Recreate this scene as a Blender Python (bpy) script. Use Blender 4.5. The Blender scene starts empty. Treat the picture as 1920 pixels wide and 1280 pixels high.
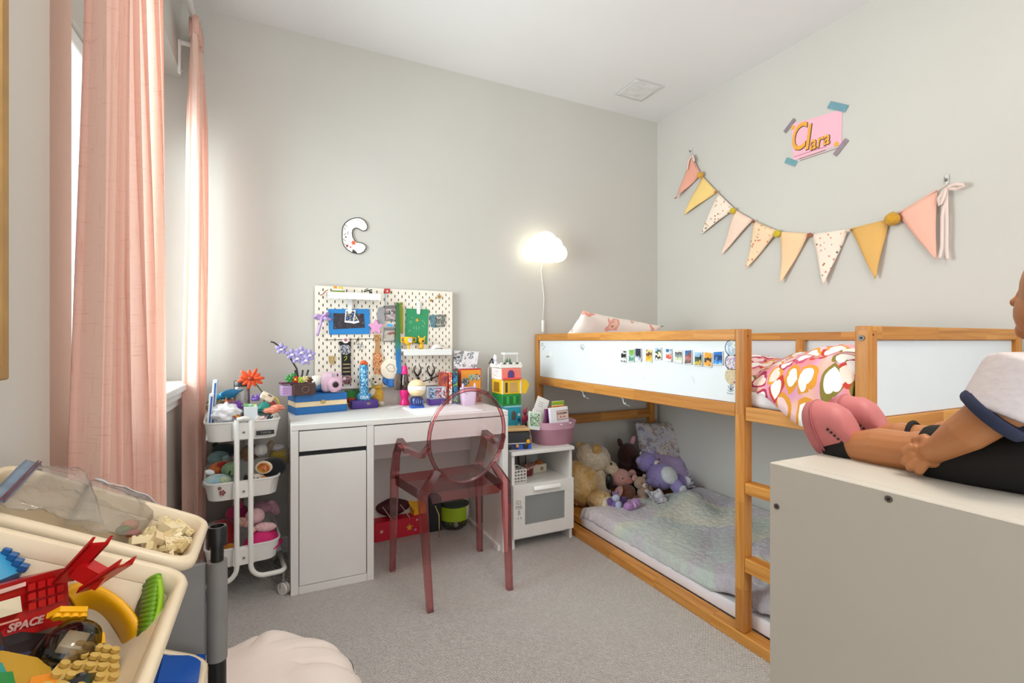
import bpy, bmesh, math, random
from mathutils import Vector, Matrix, Euler
C = bpy.context.scene.collection
R = math.radians
random.seed(7)

# ------------------------------------------------------------------ camera, world, lights, exposure
F, HZ, HC, YAW = 919.5, 638.3, 1.12, math.atan(445/919.5)
SN, CS = math.sin(YAW), math.cos(YAW)
scn = bpy.context.scene
cd = bpy.data.cameras.new('camera'); cam = bpy.data.objects.new('camera', cd); C.objects.link(cam)
cam.location = (0, 0, HC); cam.rotation_euler = (R(90), 0, -YAW)
cd.sensor_width = 36; cd.lens = 36*F/1920; cd.clip_start = .02; cd.shift_y = (640-HZ)/1920*-1
scn.camera = cam
w = bpy.data.worlds.new('sky'); scn.world = w; w.use_nodes = True
bg = w.node_tree.nodes['Background']; bg.inputs[0].default_value = (.93, .965, 1, 1); bg.inputs[1].default_value = 1.5
def area(name, loc, rot, sx, sy, e, col, spread=180):
    l = bpy.data.lights.new(name, 'AREA'); l.shape = 'RECTANGLE'; l.size = sx; l.size_y = sy; l.energy = e; l.color = col; l.spread = R(spread)
    o = bpy.data.objects.new(name, l); o.location = loc; o.rotation_euler = rot; C.objects.link(o); return o
area('window_daylight', (-1.05, 2.2, 1.6), (0, R(-90), 0), 1.5, 1.5, 115, (.95, .98, 1))
area('added_ceiling_fill', (.75, -.35, 1.75), (R(180), 0, 0), .7, .7, 28, (1, .975, .94))  # added upward light, bounced off the ceiling as soft fill from above
area('ceiling_lamp_light', (.95, .1, 2.68), (0, 0, 0), .45, .45, 12, (1, .86, .68))
scn.view_settings.view_transform = 'Standard'; scn.view_settings.look = 'None'
scn.view_settings.exposure = .12; scn.view_settings.gamma = 1
scn.view_settings.use_curve_mapping = False
scn.cycles.max_bounces = 10; scn.cycles.transparent_max_bounces = 24

# ------------------------------------------------------------------ points read off the photograph on known planes
def ray(px, py):
    u = (px-960)/F; v = (HZ-py)/F
    return Vector((SN+u*CS, CS-u*SN, v))
def PZ(px, py, z): d = ray(px, py); return Vector((0, 0, HC)) + d*((z-HC)/d.z)
def PY(px, py, y): d = ray(px, py); return Vector((0, 0, HC)) + d*(y/d.y)
def PX(px, py, x): d = ray(px, py); return Vector((0, 0, HC)) + d*(x/d.x)

# ------------------------------------------------------------------ materials
class NT:
    def __init__(s, m): s.t = m.node_tree; s.n = s.t.nodes; s.l = s.t.links
    def new(s, ty, **kw):
        n = s.n.new(ty)
        for k, v in kw.items(): setattr(n, k, v)
        return n
    def put(s, sock, v):
        if v is None: return
        if hasattr(v, 'is_linked') or hasattr(v, 'links'): s.l.new(v, sock)
        elif isinstance(v, (tuple, list)):
            v = tuple(v)
            if len(v) == 3 and len(sock.default_value) == 4: v += (1,)
            sock.default_value = v
        else: sock.default_value = v
    def math(s, op, a, b=None, c=None):
        n = s.new('ShaderNodeMath', operation=op)
        for i, v in enumerate((a, b, c)): s.put(n.inputs[i], v)
        return n.outputs[0]
    def vec(s, op, a, b=None):
        n = s.new('ShaderNodeVectorMath', operation=op); s.put(n.inputs[0], a); s.put(n.inputs[1], b)
        return n.outputs['Value' if op in ('LENGTH', 'DOT_PRODUCT', 'DISTANCE') else 0]
    def mix(s, f, a, b, mode='MIX'):
        n = s.new('ShaderNodeMix', data_type='RGBA', blend_type=mode); s.put(n.inputs[0], f); s.put(n.inputs[6], a); s.put(n.inputs[7], b)
        return n.outputs[2]
    def ramp(s, f, stops, mode='LINEAR'):
        n = s.new('ShaderNodeValToRGB'); r = n.color_ramp; r.interpolation = mode
        r.elements.remove(r.elements[1]); r.elements[0].position = stops[0][0]; r.elements[0].color = tuple(stops[0][1])[:3]+(1,)
        for p, c in stops[1:]: r.elements.new(p).color = tuple(c)[:3]+(1,)
        s.put(n.inputs[0], f); return n.outputs[0]
    def coord(s, kind='Object', scale=(1, 1, 1), rnd=False, rot=(0, 0, 0)):
        c = s.new('ShaderNodeTexCoord').outputs[kind]
        m = s.new('ShaderNodeMapping'); s.put(m.inputs[0], c); m.inputs[3].default_value = scale; m.inputs[2].default_value = rot
        o = m.outputs[0]
        if rnd:
            i = s.new('ShaderNodeObjectInfo').outputs['Random']
            o = s.vec('ADD', o, s.vec('SCALE', (37, 53, 71), None)) if False else s.vec('ADD', o, s.math('MULTIPLY', i, 43.0))
        return o
    def noise(s, v, sc, det=3, rough=.5, dist=0, dim='3D'):
        n = s.new('ShaderNodeTexNoise', noise_dimensions=dim); s.put(n.inputs['Vector'], v); n.inputs['Scale'].default_value = sc
        n.inputs['Detail'].default_value = det; n.inputs['Roughness'].default_value = rough; n.inputs['Distortion'].default_value = dist
        return n.outputs
    def vor(s, v, sc, feat='F1', rand=1, dim='3D'):
        n = s.new('ShaderNodeTexVoronoi', feature=feat, voronoi_dimensions=dim); s.put(n.inputs['Vector'], v); n.inputs['Scale'].default_value = sc
        n.inputs['Randomness'].default_value = rand; return n.outputs
    def xyz(s, v):
        n = s.new('ShaderNodeSeparateXYZ'); s.put(n.inputs[0], v); return n.outputs
    def comb(s, x, y, z):
        n = s.new('ShaderNodeCombineXYZ'); s.put(n.inputs[0], x); s.put(n.inputs[1], y); s.put(n.inputs[2], z); return n.outputs[0]
    def bump(s, h, st=.3, d=.01):
        n = s.new('ShaderNodeBump'); n.inputs['Strength'].default_value = st; n.inputs['Distance'].default_value = d; s.put(n.inputs['Height'], h); return n.outputs[0]
    def bsdf(s): return s.n['Principled BSDF']
MATS = {}
def lin(c):   # sRGB 0-255 -> linear
    if isinstance(c, str): c = tuple(int(c[i:i+2], 16) for i in (0, 2, 4))
    return tuple(((v/255)/12.92 if v/255 <= .04045 else ((v/255+.055)/1.055)**2.4) for v in c)
def base(name):
    m = bpy.data.materials.new(name); m.use_nodes = True; n = NT(m); return m, n
def mat(col, rough=.5, var=.05, sc=9, bump=0, bsc=80, metal=0, sheen=0, emis=0, trans=0, coat=0, alpha=1):
    key = (str(col), rough, var, sc, bump, bsc, metal, sheen, emis, trans, coat, alpha)
    if key in MATS: return MATS[key]
    m, n = base('paint_%d' % len(MATS)); b = n.bsdf(); c = lin(col)
    v = n.coord('Object', rnd=True); f = n.noise(v, sc)[0]
    lo = tuple(x*(1-var) for x in c); hi = tuple(min(1, x*(1+var)) for x in c)
    n.put(b.inputs['Base Color'], n.ramp(f, [(.3, lo), (.7, hi)]))
    b.inputs['Roughness'].default_value = rough; b.inputs['Metallic'].default_value = metal
    if sheen: b.inputs['Sheen Weight'].default_value = sheen; b.inputs['Sheen Roughness'].default_value = .5
    if trans: b.inputs['Transmission Weight'].default_value = trans
    if coat: b.inputs['Coat Weight'].default_value = coat
    if alpha < 1: b.inputs['Alpha'].default_value = alpha
    if emis:
        n.put(b.inputs['Emission Color'], c+(1,)); b.inputs['Emission Strength'].default_value = emis
    if bump: n.put(b.inputs['Normal'], n.bump(n.noise(v, bsc, 2)[0], bump, .004))
    MATS[key] = m; return m
def clear(col, gloss=.12, key=None):  # thin coloured see-through plastic: tinted transparency under a fresnel gloss
    k = ('clear', str(col), gloss)
    if k in MATS: return MATS[k]
    m, n = base('clear_plastic_%d' % len(MATS)); n.n.remove(n.bsdf())
    t = n.new('ShaderNodeBsdfTransparent'); g = n.new('ShaderNodeBsdfGlossy'); g.inputs['Roughness'].default_value = .08
    lw = n.new('ShaderNodeLayerWeight'); lw.inputs[0].default_value = .35
    c = lin(col); edge = tuple(x*x*.75 for x in c)
    n.put(t.inputs[0], n.mix(lw.outputs['Facing'], c, edge))
    mx = n.new('ShaderNodeMixShader'); fr = n.new('ShaderNodeFresnel'); fr.inputs[0].default_value = 1.45
    n.put(mx.inputs[0], n.math('MULTIPLY_ADD', fr.outputs[0], .8, gloss*.2)); n.put(mx.inputs[1], t.outputs[0]); n.put(mx.inputs[2], g.outputs[0])
    n.put(n.n['Material Output'].inputs[0], mx.outputs[0]); MATS[k] = m; return m
def pattern(key, fn, rough=.6):   # fn(n) -> colour socket
    if key in MATS: return MATS[key]
    m, n = base(key); b = n.bsdf(); b.inputs['Roughness'].default_value = rough
    n.put(b.inputs['Base Color'], fn(n)); MATS[key] = m; return m
def blotch(key, cols, sc=30, rough=.45, kind='vor', bg=None):   # small many-coloured print
    def fn(n):
        v = n.coord('Object', rnd=True)
        if kind == 'vor':
            f = n.xyz(n.vor(v, sc)[1])[0]
        elif kind == 'noise': f = n.noise(v, sc, 4, .6)[0]
        if kind == 'band': f = n.math('ADD', n.math('MULTIPLY_ADD', n.xyz(n.coord())[2], sc, .5), n.math('MULTIPLY_ADD', n.noise(v, 60, 3)[0], .7, -.35))
        k = len(cols); lo, hi = (0, 1) if kind != 'noise' else (.3, .7)
        return n.ramp(f, [(lo+(hi-lo)*i/k, lin(c)) for i, c in enumerate(cols)], 'CONSTANT')
    return pattern('print_'+key, fn, rough)
def wood(axis, tone=0):
    k = ('wood', axis, tone)
    if k in MATS: return MATS[k]
    m, n = base('pine_%s_%d' % (axis, tone)); b = n.bsdf(); v = n.coord('Object', rnd=True)
    x, y, z = n.xyz(v); ax = {'x': x, 'y': y, 'z': z}[axis]
    blk = n.math('FLOOR', n.math('MULTIPLY', ax, 3.1))                       # glued-up lengths
    wn = n.new('ShaderNodeTexWhiteNoise', noise_dimensions='1D'); n.put(wn.inputs['W'], blk); br = wn.outputs[0]
    sc = {'x': (1.2, 26, 26), 'y': (26, 1.2, 26), 'z': (26, 26, 1.2)}[axis]
    sv = n.vec('MULTIPLY', n.vec('ADD', v, n.comb(br, br, br)), sc)
    g = n.noise(sv, 1.6, 4, .6, .6)[0]
    col = n.ramp(g, [(.25, lin('a26420')), (.45, lin('bd7d33')), (.6, lin('cc9046')), (.8, lin('b4702a'))])
    tint = n.ramp(br, [(0, (.82, .74, .62)), (.35, (1, 1, 1)), (.7, (1.12, 1.13, 1.05)), (1, (.98, .9, .78))])
    n.put(b.inputs['Base Color'], n.mix(1, col, tint, 'MULTIPLY')); b.inputs['Roughness'].default_value = .45
    n.put(b.inputs['Normal'], n.bump(g, .12, .003)); MATS[k] = m; return m

# ------------------------------------------------------------------ geometry builder
class G:
    def __init__(s): s.b = bmesh.new()
    def _x(s, vs, loc, rot, sc=(1, 1, 1)):
        M = Matrix.Translation(loc) @ Euler(rot).to_matrix().to_4x4() @ Matrix.Diagonal((*sc, 1))
        bmesh.ops.transform(s.b, matrix=M, verts=vs)
    def box(s, lo, hi, bev=0, seg=1):
        lo, hi = Vector(lo), Vector(hi); r = bmesh.ops.create_cube(s.b, size=1); vs = r['verts']
        s._x(vs, (lo+hi)/2, (0, 0, 0), hi-lo); return s._bev(vs, bev, seg)
    def _bev(s, vs, bev, seg):
        if bev:
            es = list({e for v in vs for e in v.link_edges})
            bmesh.ops.bevel(s.b, geom=es, offset=bev, segments=seg, affect='EDGES', profile=.5)
        return s
    def cbox(s, c, size, rot=(0, 0, 0), bev=0, seg=1):
        r = bmesh.ops.create_cube(s.b, size=1); vs = r['verts']; s._x(vs, (0, 0, 0), (0, 0, 0), size)
        if bev:
            old = set(s.b.verts) - set(vs); s._bev(vs, bev, seg); vs = [v for v in s.b.verts if v not in old]
        s._x(vs, c, rot); return s
    def cyl(s, c, r, h, rot=(0, 0, 0), r2=None, n=20, bev=0):   # c = base centre, along local +Z
        k = bmesh.ops.create_cone(s.b, cap_ends=True, segments=n, radius1=r, radius2=r if r2 is None else r2, depth=h); vs = k['verts']
        for v in vs: v.co.z += h/2
        s._x(vs, c, rot); return s
    def ball(s, c, r, rot=(0, 0, 0), n=16):
        if not hasattr(r, '__len__'): r = (r, r, r)
        k = bmesh.ops.create_uvsphere(s.b, u_segments=n, v_segments=max(6, n*2//3), radius=1); s._x(k['verts'], c, rot, r); return s
    def ico(s, c, r, rot=(0, 0, 0), sub=1):
        if not hasattr(r, '__len__'): r = (r, r, r)
        k = bmesh.ops.create_icosphere(s.b, subdivisions=sub, radius=1); s._x(k['verts'], c, rot, r); return s
    def lathe(s, c, prof, n=24, rot=(0, 0, 0), sc=(1, 1, 1), cap=True):  # prof = [(r, z)]
        rings = []
        for r, z in prof: rings.append([s.b.verts.new((r*math.cos(2*math.pi*i/n), r*math.sin(2*math.pi*i/n), z)) for i in range(n)])
        for a, b in zip(rings, rings[1:]):
            for i in range(n): s.b.faces.new((a[i], a[(i+1) % n], b[(i+1) % n], b[i]))
        if cap:
            if prof[0][0] > 1e-5: s.b.faces.new(rings[0][::-1])
            if prof[-1][0] > 1e-5: s.b.faces.new(rings[-1])
        s._x([v for r in rings for v in r], c, rot, sc); return s
    def tube(s, pts, r, n=8, closed=False, flat=None):   # swept round bar; r number or list; flat=(a,b) scales the section
        pts = [Vector(p) for p in pts]; m = len(pts); rr = r if hasattr(r, '__len__') else [r]*m; rings = []; up = None
        for i, p in enumerate(pts):
            a = pts[(i-1) % m] if closed or i else pts[0]; b = pts[(i+1) % m] if closed or i < m-1 else pts[-1]
            t = (b-a).normalized()
            if up is None: up = Vector((0, 0, 1)) if abs(t.z) < .9 else Vector((1, 0, 0))
            sd = t.cross(up); sd = sd.normalized() if sd.length > 1e-6 else Vector((1, 0, 0)); up = sd.cross(t).normalized()
            fa, fb = flat or (1, 1)
            rings.append([s.b.verts.new(p + rr[i]*(sd*fa*math.cos(2*math.pi*(k+.5)/n) + up*fb*math.sin(2*math.pi*(k+.5)/n))) for k in range(n)])
        for i in range(m if closed else m-1):
            a, b = rings[i], rings[(i+1) % m]
            for k in range(n): s.b.faces.new((a[k], a[(k+1) % n], b[(k+1) % n], b[k]))
        if not closed: s.b.faces.new(rings[0][::-1]); s.b.faces.new(rings[-1])
        return s
    def poly(s, pts, ext):   # flat polygon pushed along ext
        ext = Vector(ext); a = [s.b.verts.new(p) for p in pts]; b = [s.b.verts.new(Vector(p)+ext) for p in pts]
        s.b.faces.new(a[::-1]); s.b.faces.new(b); k = len(pts)
        for i in range(k): s.b.faces.new((a[i], a[(i+1) % k], b[(i+1) % k], b[i]))
        return s
    def grid(s, fn, nu, nv, thick=0, closed_u=False, uv=None):
        vv = [[s.b.verts.new(fn(i/(nu if closed_u else nu-1), j/(nv-1))) for j in range(nv)] for i in range(nu)]
        for i in range(nu if closed_u else nu-1):
            for j in range(nv-1):
                k = (i+1) % nu; s.b.faces.new((vv[i][j], vv[k][j], vv[k][j+1], vv[i][j+1]))
        if uv:
            L = s.b.loops.layers.uv.verify(); w = {vv[i][j]: (uv[0]*i/(nu-1), uv[1]*j/(nv-1)) for i in range(nu) for j in range(nv)}
            for f in s.b.faces:
                for l in f.loops:
                    if l.vert in w: l[L].uv = w[l.vert]
        s.vv = vv; return s
    def puff(s, out, M, prof, n=None):   # out: 2-D outline about its centre; prof = [(scale, height)] from back to front
        rs = [[s.b.verts.new(M @ Vector((x*k, y*k, h))) for x, y in out] for k, h in prof]; m = len(out)
        for a, b in zip(rs, rs[1:]):
            for i in range(m): s.b.faces.new((a[i], a[(i+1) % m], b[(i+1) % m], b[i]))
        s.b.faces.new(rs[0][::-1]); s.b.faces.new(rs[-1]); return s
    def obj(s, name, m, parent=None, smooth=None, local=False, sub=0, solid=0, origin=True):
        b = s.b; bmesh.ops.recalc_face_normals(b, faces=b.faces[:])
        if parent is not None and not local:
            b.transform(world(parent).inverted())
        off = Vector((0, 0, 0))
        if origin and b.verts:
            xs = [v.co for v in b.verts]; lo = Vector([min(v[i] for v in xs) for i in range(3)]); hi = Vector([max(v[i] for v in xs) for i in range(3)])
            off = (lo+hi)/2
            if parent is None: off.z = lo.z
            b.transform(Matrix.Translation(-off))
        me = bpy.data.meshes.new(name); b.to_mesh(me); b.free()
        for mm in (m if isinstance(m, (list, tuple)) else [m]): me.materials.append(mm)
        if smooth: 
            for p in me.polygons: p.use_smooth = True
            if smooth is not True: me.set_sharp_from_angle(angle=R(smooth))
        o = bpy.data.objects.new(name, me); C.objects.link(o); o.location = off
        if parent is not None: o.parent = parent
        if sub: 
            d = o.modifiers.new('sub', 'SUBSURF'); d.levels = sub; d.render_levels = sub
        if solid: d = o.modifiers.new('solid', 'SOLIDIFY'); d.thickness = solid; d.offset = 0
        return o
def world(o):
    M = Matrix.Identity(4)
    while o: M = (Matrix.Translation(o.location) @ o.rotation_euler.to_matrix().to_4x4()) @ M; o = o.parent
    return M
def tag(o, label, cat, group=None, kind=None):
    o['label'] = label; o['category'] = cat
    if group: o['group'] = group
    if kind: o['kind'] = kind
    return o
def thing(name, label, cat, loc=(0, 0, 0), rz=0, group=None):
    o = bpy.data.objects.new(name, None); C.objects.link(o); o.location = loc; o.rotation_euler = (0, 0, rz); o.empty_display_size = .05
    return tag(o, label, cat, group)
def struct(g, name, m, **k):
    o = g.obj(name, m, **k); o['kind'] = 'structure'; return o
def copy_tree(o, parent=None):
    c = o.copy(); C.objects.link(c)
    if parent: c.parent = parent
    for ch in list(o.children): copy_tree(ch, c)
    return c
def text(s, size, m, parent, loc, xdir, ydir, ext=.0006, name='lettering', shear=0, bold=0, align='CENTER', sx=1):
    cu = bpy.data.curves.new('t', 'FONT'); cu.body = s; cu.size = size; cu.extrude = ext; cu.align_x = align; cu.align_y = 'CENTER'; cu.shear = shear; cu.offset = bold; cu.resolution_u = 3
    t = bpy.data.objects.new('t', cu); me = bpy.data.meshes.new_from_object(t); bpy.data.objects.remove(t); bpy.data.curves.remove(cu)
    xd = Vector(xdir).normalized(); zd = xd.cross(Vector(ydir)).normalized(); yd = zd.cross(xd)
    M = Matrix((xd, yd, zd)).transposed().to_4x4(); M.translation = Vector(loc); M = M @ Matrix.Diagonal((sx, 1, 1, 1))
    me.transform(world(parent).inverted() @ M); me.name = name; me.materials.clear(); me.materials.append(m)
    o = bpy.data.objects.new(name, me); C.objects.link(o); o.parent = parent; return o
def rim(pts, ext):   # ordered outline helper
    return [Vector(p) for p in pts]
# ------------------------------------------------------------------ room shell
YW, XW, XL, CH = 2.865, 2.61, -.41, 2.77
Y0 = -1.25
def wall_fn(c, spot=.02):
    def fn(n):
        v = n.coord('Object'); f = n.noise(v, 1.6, 3)[0]
        return n.ramp(f, [(.3, tuple(x*(1-spot) for x in lin(c))), (.7, tuple(min(1, x*(1+spot)) for x in lin(c)))])
    return fn
def wall_mat(key, c):
    m = pattern(key, wall_fn(c), .75); n = NT(m); v = n.coord('Object')
    n.put(n.bsdf().inputs['Normal'], n.bump(n.noise(v, 160, 2)[0], .06, .002)); return m
WALL = wall_mat('greige_wall_paint', 'cbc8c1'); CEIL = wall_mat('white_ceiling_paint', 'e6e5e4'); TRIM = mat('f1f1ef', .4, .02)
def carpet():
    m, n = base('looped_carpet'); b = n.bsdf(); v = n.coord('Object')
    x, y, z = n.xyz(v); wob = n.noise(v, 9, 2)[0]
    p_ = n.math('SUBTRACT', n.math('MULTIPLY', x, .66), n.math('MULTIPLY', y, .75)); d_ = n.math('ADD', n.math('MULTIPLY', x, .75), n.math('MULTIPLY', y, .66))
    a = n.math('MULTIPLY', n.math('ADD', p_, n.math('MULTIPLY', wob, .008)), 330); c = n.math('MULTIPLY', n.math('ADD', d_, n.math('MULTIPLY', wob, .01)), 640)
    row = n.math('FLOOR', n.math('DIVIDE', a, math.pi))
    h = n.math('MULTIPLY', n.math('ABSOLUTE', n.math('SINE', a)), n.math('MULTIPLY_ADD', n.math('SINE', n.math('ADD', c, n.math('MULTIPLY', row, 2.4))), .5, .5))
    f = n.noise(v, 70, 3, .7)[0]; big = n.noise(v, 2.2, 3)[0]
    col = n.ramp(h, [(.05, lin('cdc8c5')), (.4, lin('dedad7')), (1, lin('eae7e4'))])
    col = n.mix(.32, col, n.ramp(f, [(.3, lin('9f9893')), (.7, lin('e2ddd9'))]))
    n.put(b.inputs['Base Color'], n.mix(n.math('MULTIPLY', big, .25), col, lin('c6c0bb')))
    b.inputs['Roughness'].default_value = .95
    n.put(b.inputs['Normal'], n.bump(n.math('ADD', h, n.math('MULTIPLY', f, .6)), .8, .008)); return m
struct(G().box((-.85, Y0, -.06), (XW+.12, YW+.12, 0)), 'floor', carpet())
struct(G().box((-.85, Y0, CH), (XW+.12, YW+.12, CH+.08)), 'ceiling', CEIL)
struct(G().box((-.85, YW, 0), (XW+.12, YW+.12, CH)), 'wall_back', WALL)
struct(G().box((XW, Y0, 0), (XW+.12, YW, CH)), 'wall_right', WALL)
# left wall: solid up to the window recess, header above it, apron wall below the sill
g = G(); g.box((XL-.24, 1.143, 0), (XL, 1.42, CH)); g.box((XL-.24, 1.42, 2.406), (XL, YW, CH)); g.box((XL-.24, 1.42, 0), (XL, YW, .895))
g.box((XL-.24, Y0, 0), (XL+.05, 1.143, CH))
struct(g, 'wall_left', WALL)
XG = XL-.16
g = G(); g.box((XG-.10, 1.42, .895), (XG, 1.52, 2.406)); g.box((XG-.10, 1.52, 2.13), (XG, YW, 2.406)); g.box((XG-.10, 2.80, .895), (XG, YW, 2.13))
struct(g, 'wall_window', WALL)
WF = mat('eef0f0', .35, .02)
g = G()
for (a, b_, c, d) in ((1.52, 1.57, .92, 2.13), (2.75, 2.80, .92, 2.13), (2.135, 2.185, .92, 2.13)): g.box((XG-.075, a, c), (XG-.015, b_, d), .004)
g.box((XG-.075, 1.57, 2.08), (XG-.015, 2.75, 2.13), .004); g.box((XG-.075, 1.57, .92), (XG-.015, 2.75, .97), .004)
win = struct(g, 'window_1', WF)
for a, b_ in ((1.57, 2.135), (2.185, 2.75)):
    p = G().box((XG-.05, a, .97), (XG-.045, b_, 2.08)).obj('pane', clear('f2f8f8', .05), win)
g = G(); g.box((XG, 1.422, .895), (XL+.052, YW-.002, .926), .006, 2); g.box((XL+.001, 1.422, .862), (XL+.036, YW-.002, .895), .008, 2); g.box((XL+.001, 1.422, .825), (XL+.018, YW-.002, .862), .006, 2)
struct(g, 'trim_1', TRIM)
# baseboards
struct(G().box((-.40, YW-.014, 0), (XW-.001, YW-.001, .085), .004), 'baseboard_back', TRIM)
struct(G().box((XW-.014, Y0, 0), (XW-.001, YW-.015, .085), .004), 'baseboard_right', TRIM)
struct(G().box((XL+.001, 1.145, 0), (XL+.014, YW-.015, .085), .004), 'baseboard_left', TRIM)
# patch in the ceiling
t = thing('ceiling_patch', 'rough white plastered-over square hatch in the ceiling near the corner', 'ceiling patch', (2.16, 2.55, CH))
pm = mat('dddcda', .85, .05, 40, .6, 60)
p4 = [PZ(1187, 148, CH), PZ(1250, 160, CH), PZ(1203, 190, CH), PZ(1148, 178, CH)]
x0, x1, y0, y1 = 2.04, 2.28, 2.43, 2.66
g = G(); g.grid(lambda u, v: (x0+.012+(x1-x0-.024)*u, y0+.012+(y1-y0-.024)*v, CH-.002-.004*(.5+.5*math.sin(u*9+v*5)*math.cos(v*11-u*3))), 18, 18)
g.obj('plaster', pm, t, True, solid=.002)
g = G()
for a, b_ in (((x0, y0), (x1, y0+.012)), ((x0, y1-.012), (x1, y1)), ((x0, y0+.012), (x0+.012, y1-.012)), ((x1-.012, y0+.012), (x1, y1-.012))): g.box((*a, CH-.005), (*b_, CH-.0005), .0015)
g.obj('frame', mat('d3d2d0', .7), t)

# ------------------------------------------------------------------ curtains and rod
def linen(key, c, c2, tr=.5):
    m, n = base(key); n.n.remove(n.bsdf()); v = n.coord('Object')
    a = n.noise(n.vec('MULTIPLY', v, (16, 16, 260)), 1, 3, .65)[0]; b_ = n.noise(n.vec('MULTIPLY', v, (190, 190, 7)), 1, 3, .65)[0]
    f = n.math('MAXIMUM', a, b_); col = n.ramp(f, [(.45, lin(c)), (.6, lin(c)), (.8, lin(c2))])
    d = n.new('ShaderNodeBsdfDiffuse'); t = n.new('ShaderNodeBsdfTranslucent'); n.put(d.inputs[0], col); n.put(t.inputs[0], col)
    bm = n.bump(f, .25, .003); n.put(d.inputs['Normal'], bm)
    mx = n.new('ShaderNodeMixShader'); mx.inputs[0].default_value = tr; n.put(mx.inputs[1], d.outputs[0]); n.put(mx.inputs[2], t.outputs[0])
    n.put(n.n['Material Output'].inputs[0], mx.outputs[0]); return m
LIN = linen('pink_linen', 'fbdccf', 'e9b7a6')
def curtain(name, label, y0, y1, yb0, yb1, x, ztop, pleats, amp, seed, bulge=0):
    rd = random.Random(seed); ph = [rd.uniform(-.5, .5) for _ in range(30)]; am = [rd.uniform(.55, 1.25) for _ in range(30)]
    t = thing(name, label, 'curtain', (x, (y0+y1)/2, 0))
    def fn(u, v):
        z = ztop-(ztop-.015)*v; k = u*pleats; i = int(k); 
        loc = am[i % 30]*(1-(k-i))+am[(i+1) % 30]*(k-i)
        s = math.sin(2*math.pi*k+ph[i % 30]*0+.6*math.sin(3*u+2.3*v)); 
        gather = min(1, v*6)
        y = (y0+(y1-y0)*u)*(1-v)+(yb0+(yb1-yb0)*u)*v + .012*math.sin(2*math.pi*k*2+v*2)*gather
        off = amp*(.45+.55*gather)*(1+.5*v)*loc*s + bulge*v*math.sin(math.pi*u) + .008*math.sin(5*v+7*u)
        return (x+off, y, z)
    g = G(); g.grid(fn, int(pleats*14), 40); g.obj('curtain_panel', LIN, t, True)
    g = G()   # stitched heading tape with pinch pleats
    g.grid(lambda u, v: (x+amp*.6*math.sin(2*math.pi*u*pleats)+.004, y0+(y1-y0)*u, ztop-.004-.085*v), int(pleats*10), 3); g.obj('heading', LIN, t, True, solid=.004)
    g = G(); g.grid(lambda u, v: Vector(fn(u, 1))+Vector((.002, 0, .05*(1-v))), int(pleats*14), 2); g.obj('hem', LIN, t, True, solid=.003)
    return t
curtain('curtain', 'long pink linen curtain gathered in front of the left side of the window', 1.17, 1.55, 1.07, 1.72, -.30, 2.60, 6.5, .024, 3, .01)
curtain('curtain', 'narrow pink linen curtain bunched in the corner behind the white trolley', 2.62, 2.80, 2.58, 2.77, -.335, 2.60, 3.5, .034, 9)
t = thing('curtain_rod', 'white curtain rod carrying the two pink curtains', 'curtain rod', (-.335, 2.0, 2.60))
g = G(); g.tube([(-.335, .95, 2.60), (-.335, 2.83, 2.60)], .0125, 12); g.obj('rod', TRIM, t, True)
for yy in (1.05, 2.755):
    g = G(); g.box((XL+.001, yy-.012, 2.375), (XL+.013, yy+.012, 2.53), .003); g.box((XL+.013, yy-.008, 2.512), (-.325, yy+.008, 2.53), .003); g.box((-.343, yy-.008, 2.53), (-.327, yy+.008, 2.5875), .003); g.obj('bracket', TRIM, t)
    G().ball((XL+.016, yy, 2.39), .006).obj('screw', mat('d8d8d8', .3, metal=.8), t, True)

# framed picture at the far left edge
t = thing('picture_frame', 'gold framed picture on the left wall, cut by the photo edge', 'picture', (XL+.05+.01, .82, 1.056))
gm = mat('b08a50', .4, .1, 20, metal=.4)
g = G(); ya, yb, za, zb = .45, PX(18, 711, XL+.076).y, PX(18, 711, XL+.076).z, 1.75
for lo, hi in (((XL+.05+.002, yb-.022, za), (XL+.05+.026, yb, zb)), ((XL+.05+.002, ya, za), (XL+.05+.026, ya+.022, zb)), ((XL+.05+.002, ya+.022, za), (XL+.05+.026, yb-.022, za+.022)), ((XL+.05+.002, ya+.022, zb-.022), (XL+.05+.026, yb-.022, zb))): g.box(lo, hi, .002)
g.obj('frame', gm, t)
G().box((XL+.05+.003, ya+.022, za+.022), (XL+.05+.012, yb-.022, zb-.022)).obj('print', blotch('pale_picture', ['f3e9df', 'e9d9c8', 'f6f1ea', 'd9c8b8'], 6, kind='noise'), t)
# ------------------------------------------------------------------ desk
WHITE = mat('e2e1dd', .38, .015); DARK = mat('17151a', .6)
DX0, DX1, DY0, DY1 = .063, 1.116, 2.352, 2.846
t = thing('desk', 'white desk with a cupboard and drawers under the pegboard', 'desk', ((DX0+DX1)/2, (DY0+DY1)/2, 0))
G().box((DX0, DY0, .723), (DX1, DY1, .75), .0025).obj('desk_top', WHITE, t)
for n, a, b in (('side_panel', DX0, .095), ('side_panel', .388, .419), ('side_panel', 1.085, DX1)):
    G().box((a, DY0+.001, 0), (b, DY1-.002, .7225), .0015).obj(n, WHITE, t)
g = G(); g.box((.096, DY0+.022, .605), (.387, DY0+.03, .722)); g.box((.096, DY0+.03, .60), (.387, DY1-.01, .605)); g.obj('drawer_box', DARK, t)
G().box((.0975, DY0+.002, .629), (.3865, DY0+.020, .7185), .0015).obj('drawer_front', WHITE, t)
G().box((.0975, DY0+.002, .0375), (.3845, DY0+.020, .6075), .0015).obj('door', WHITE, t)
G().box((.096, DY0+.003, 0), (.3875, DY0+.02, .035), .001).obj('plinth', WHITE, t)
G().box((.4205, DY0+.002, .6275), (1.0835, DY0+.020, .718), .0015).obj('wide_drawer_front', WHITE, t)
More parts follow.
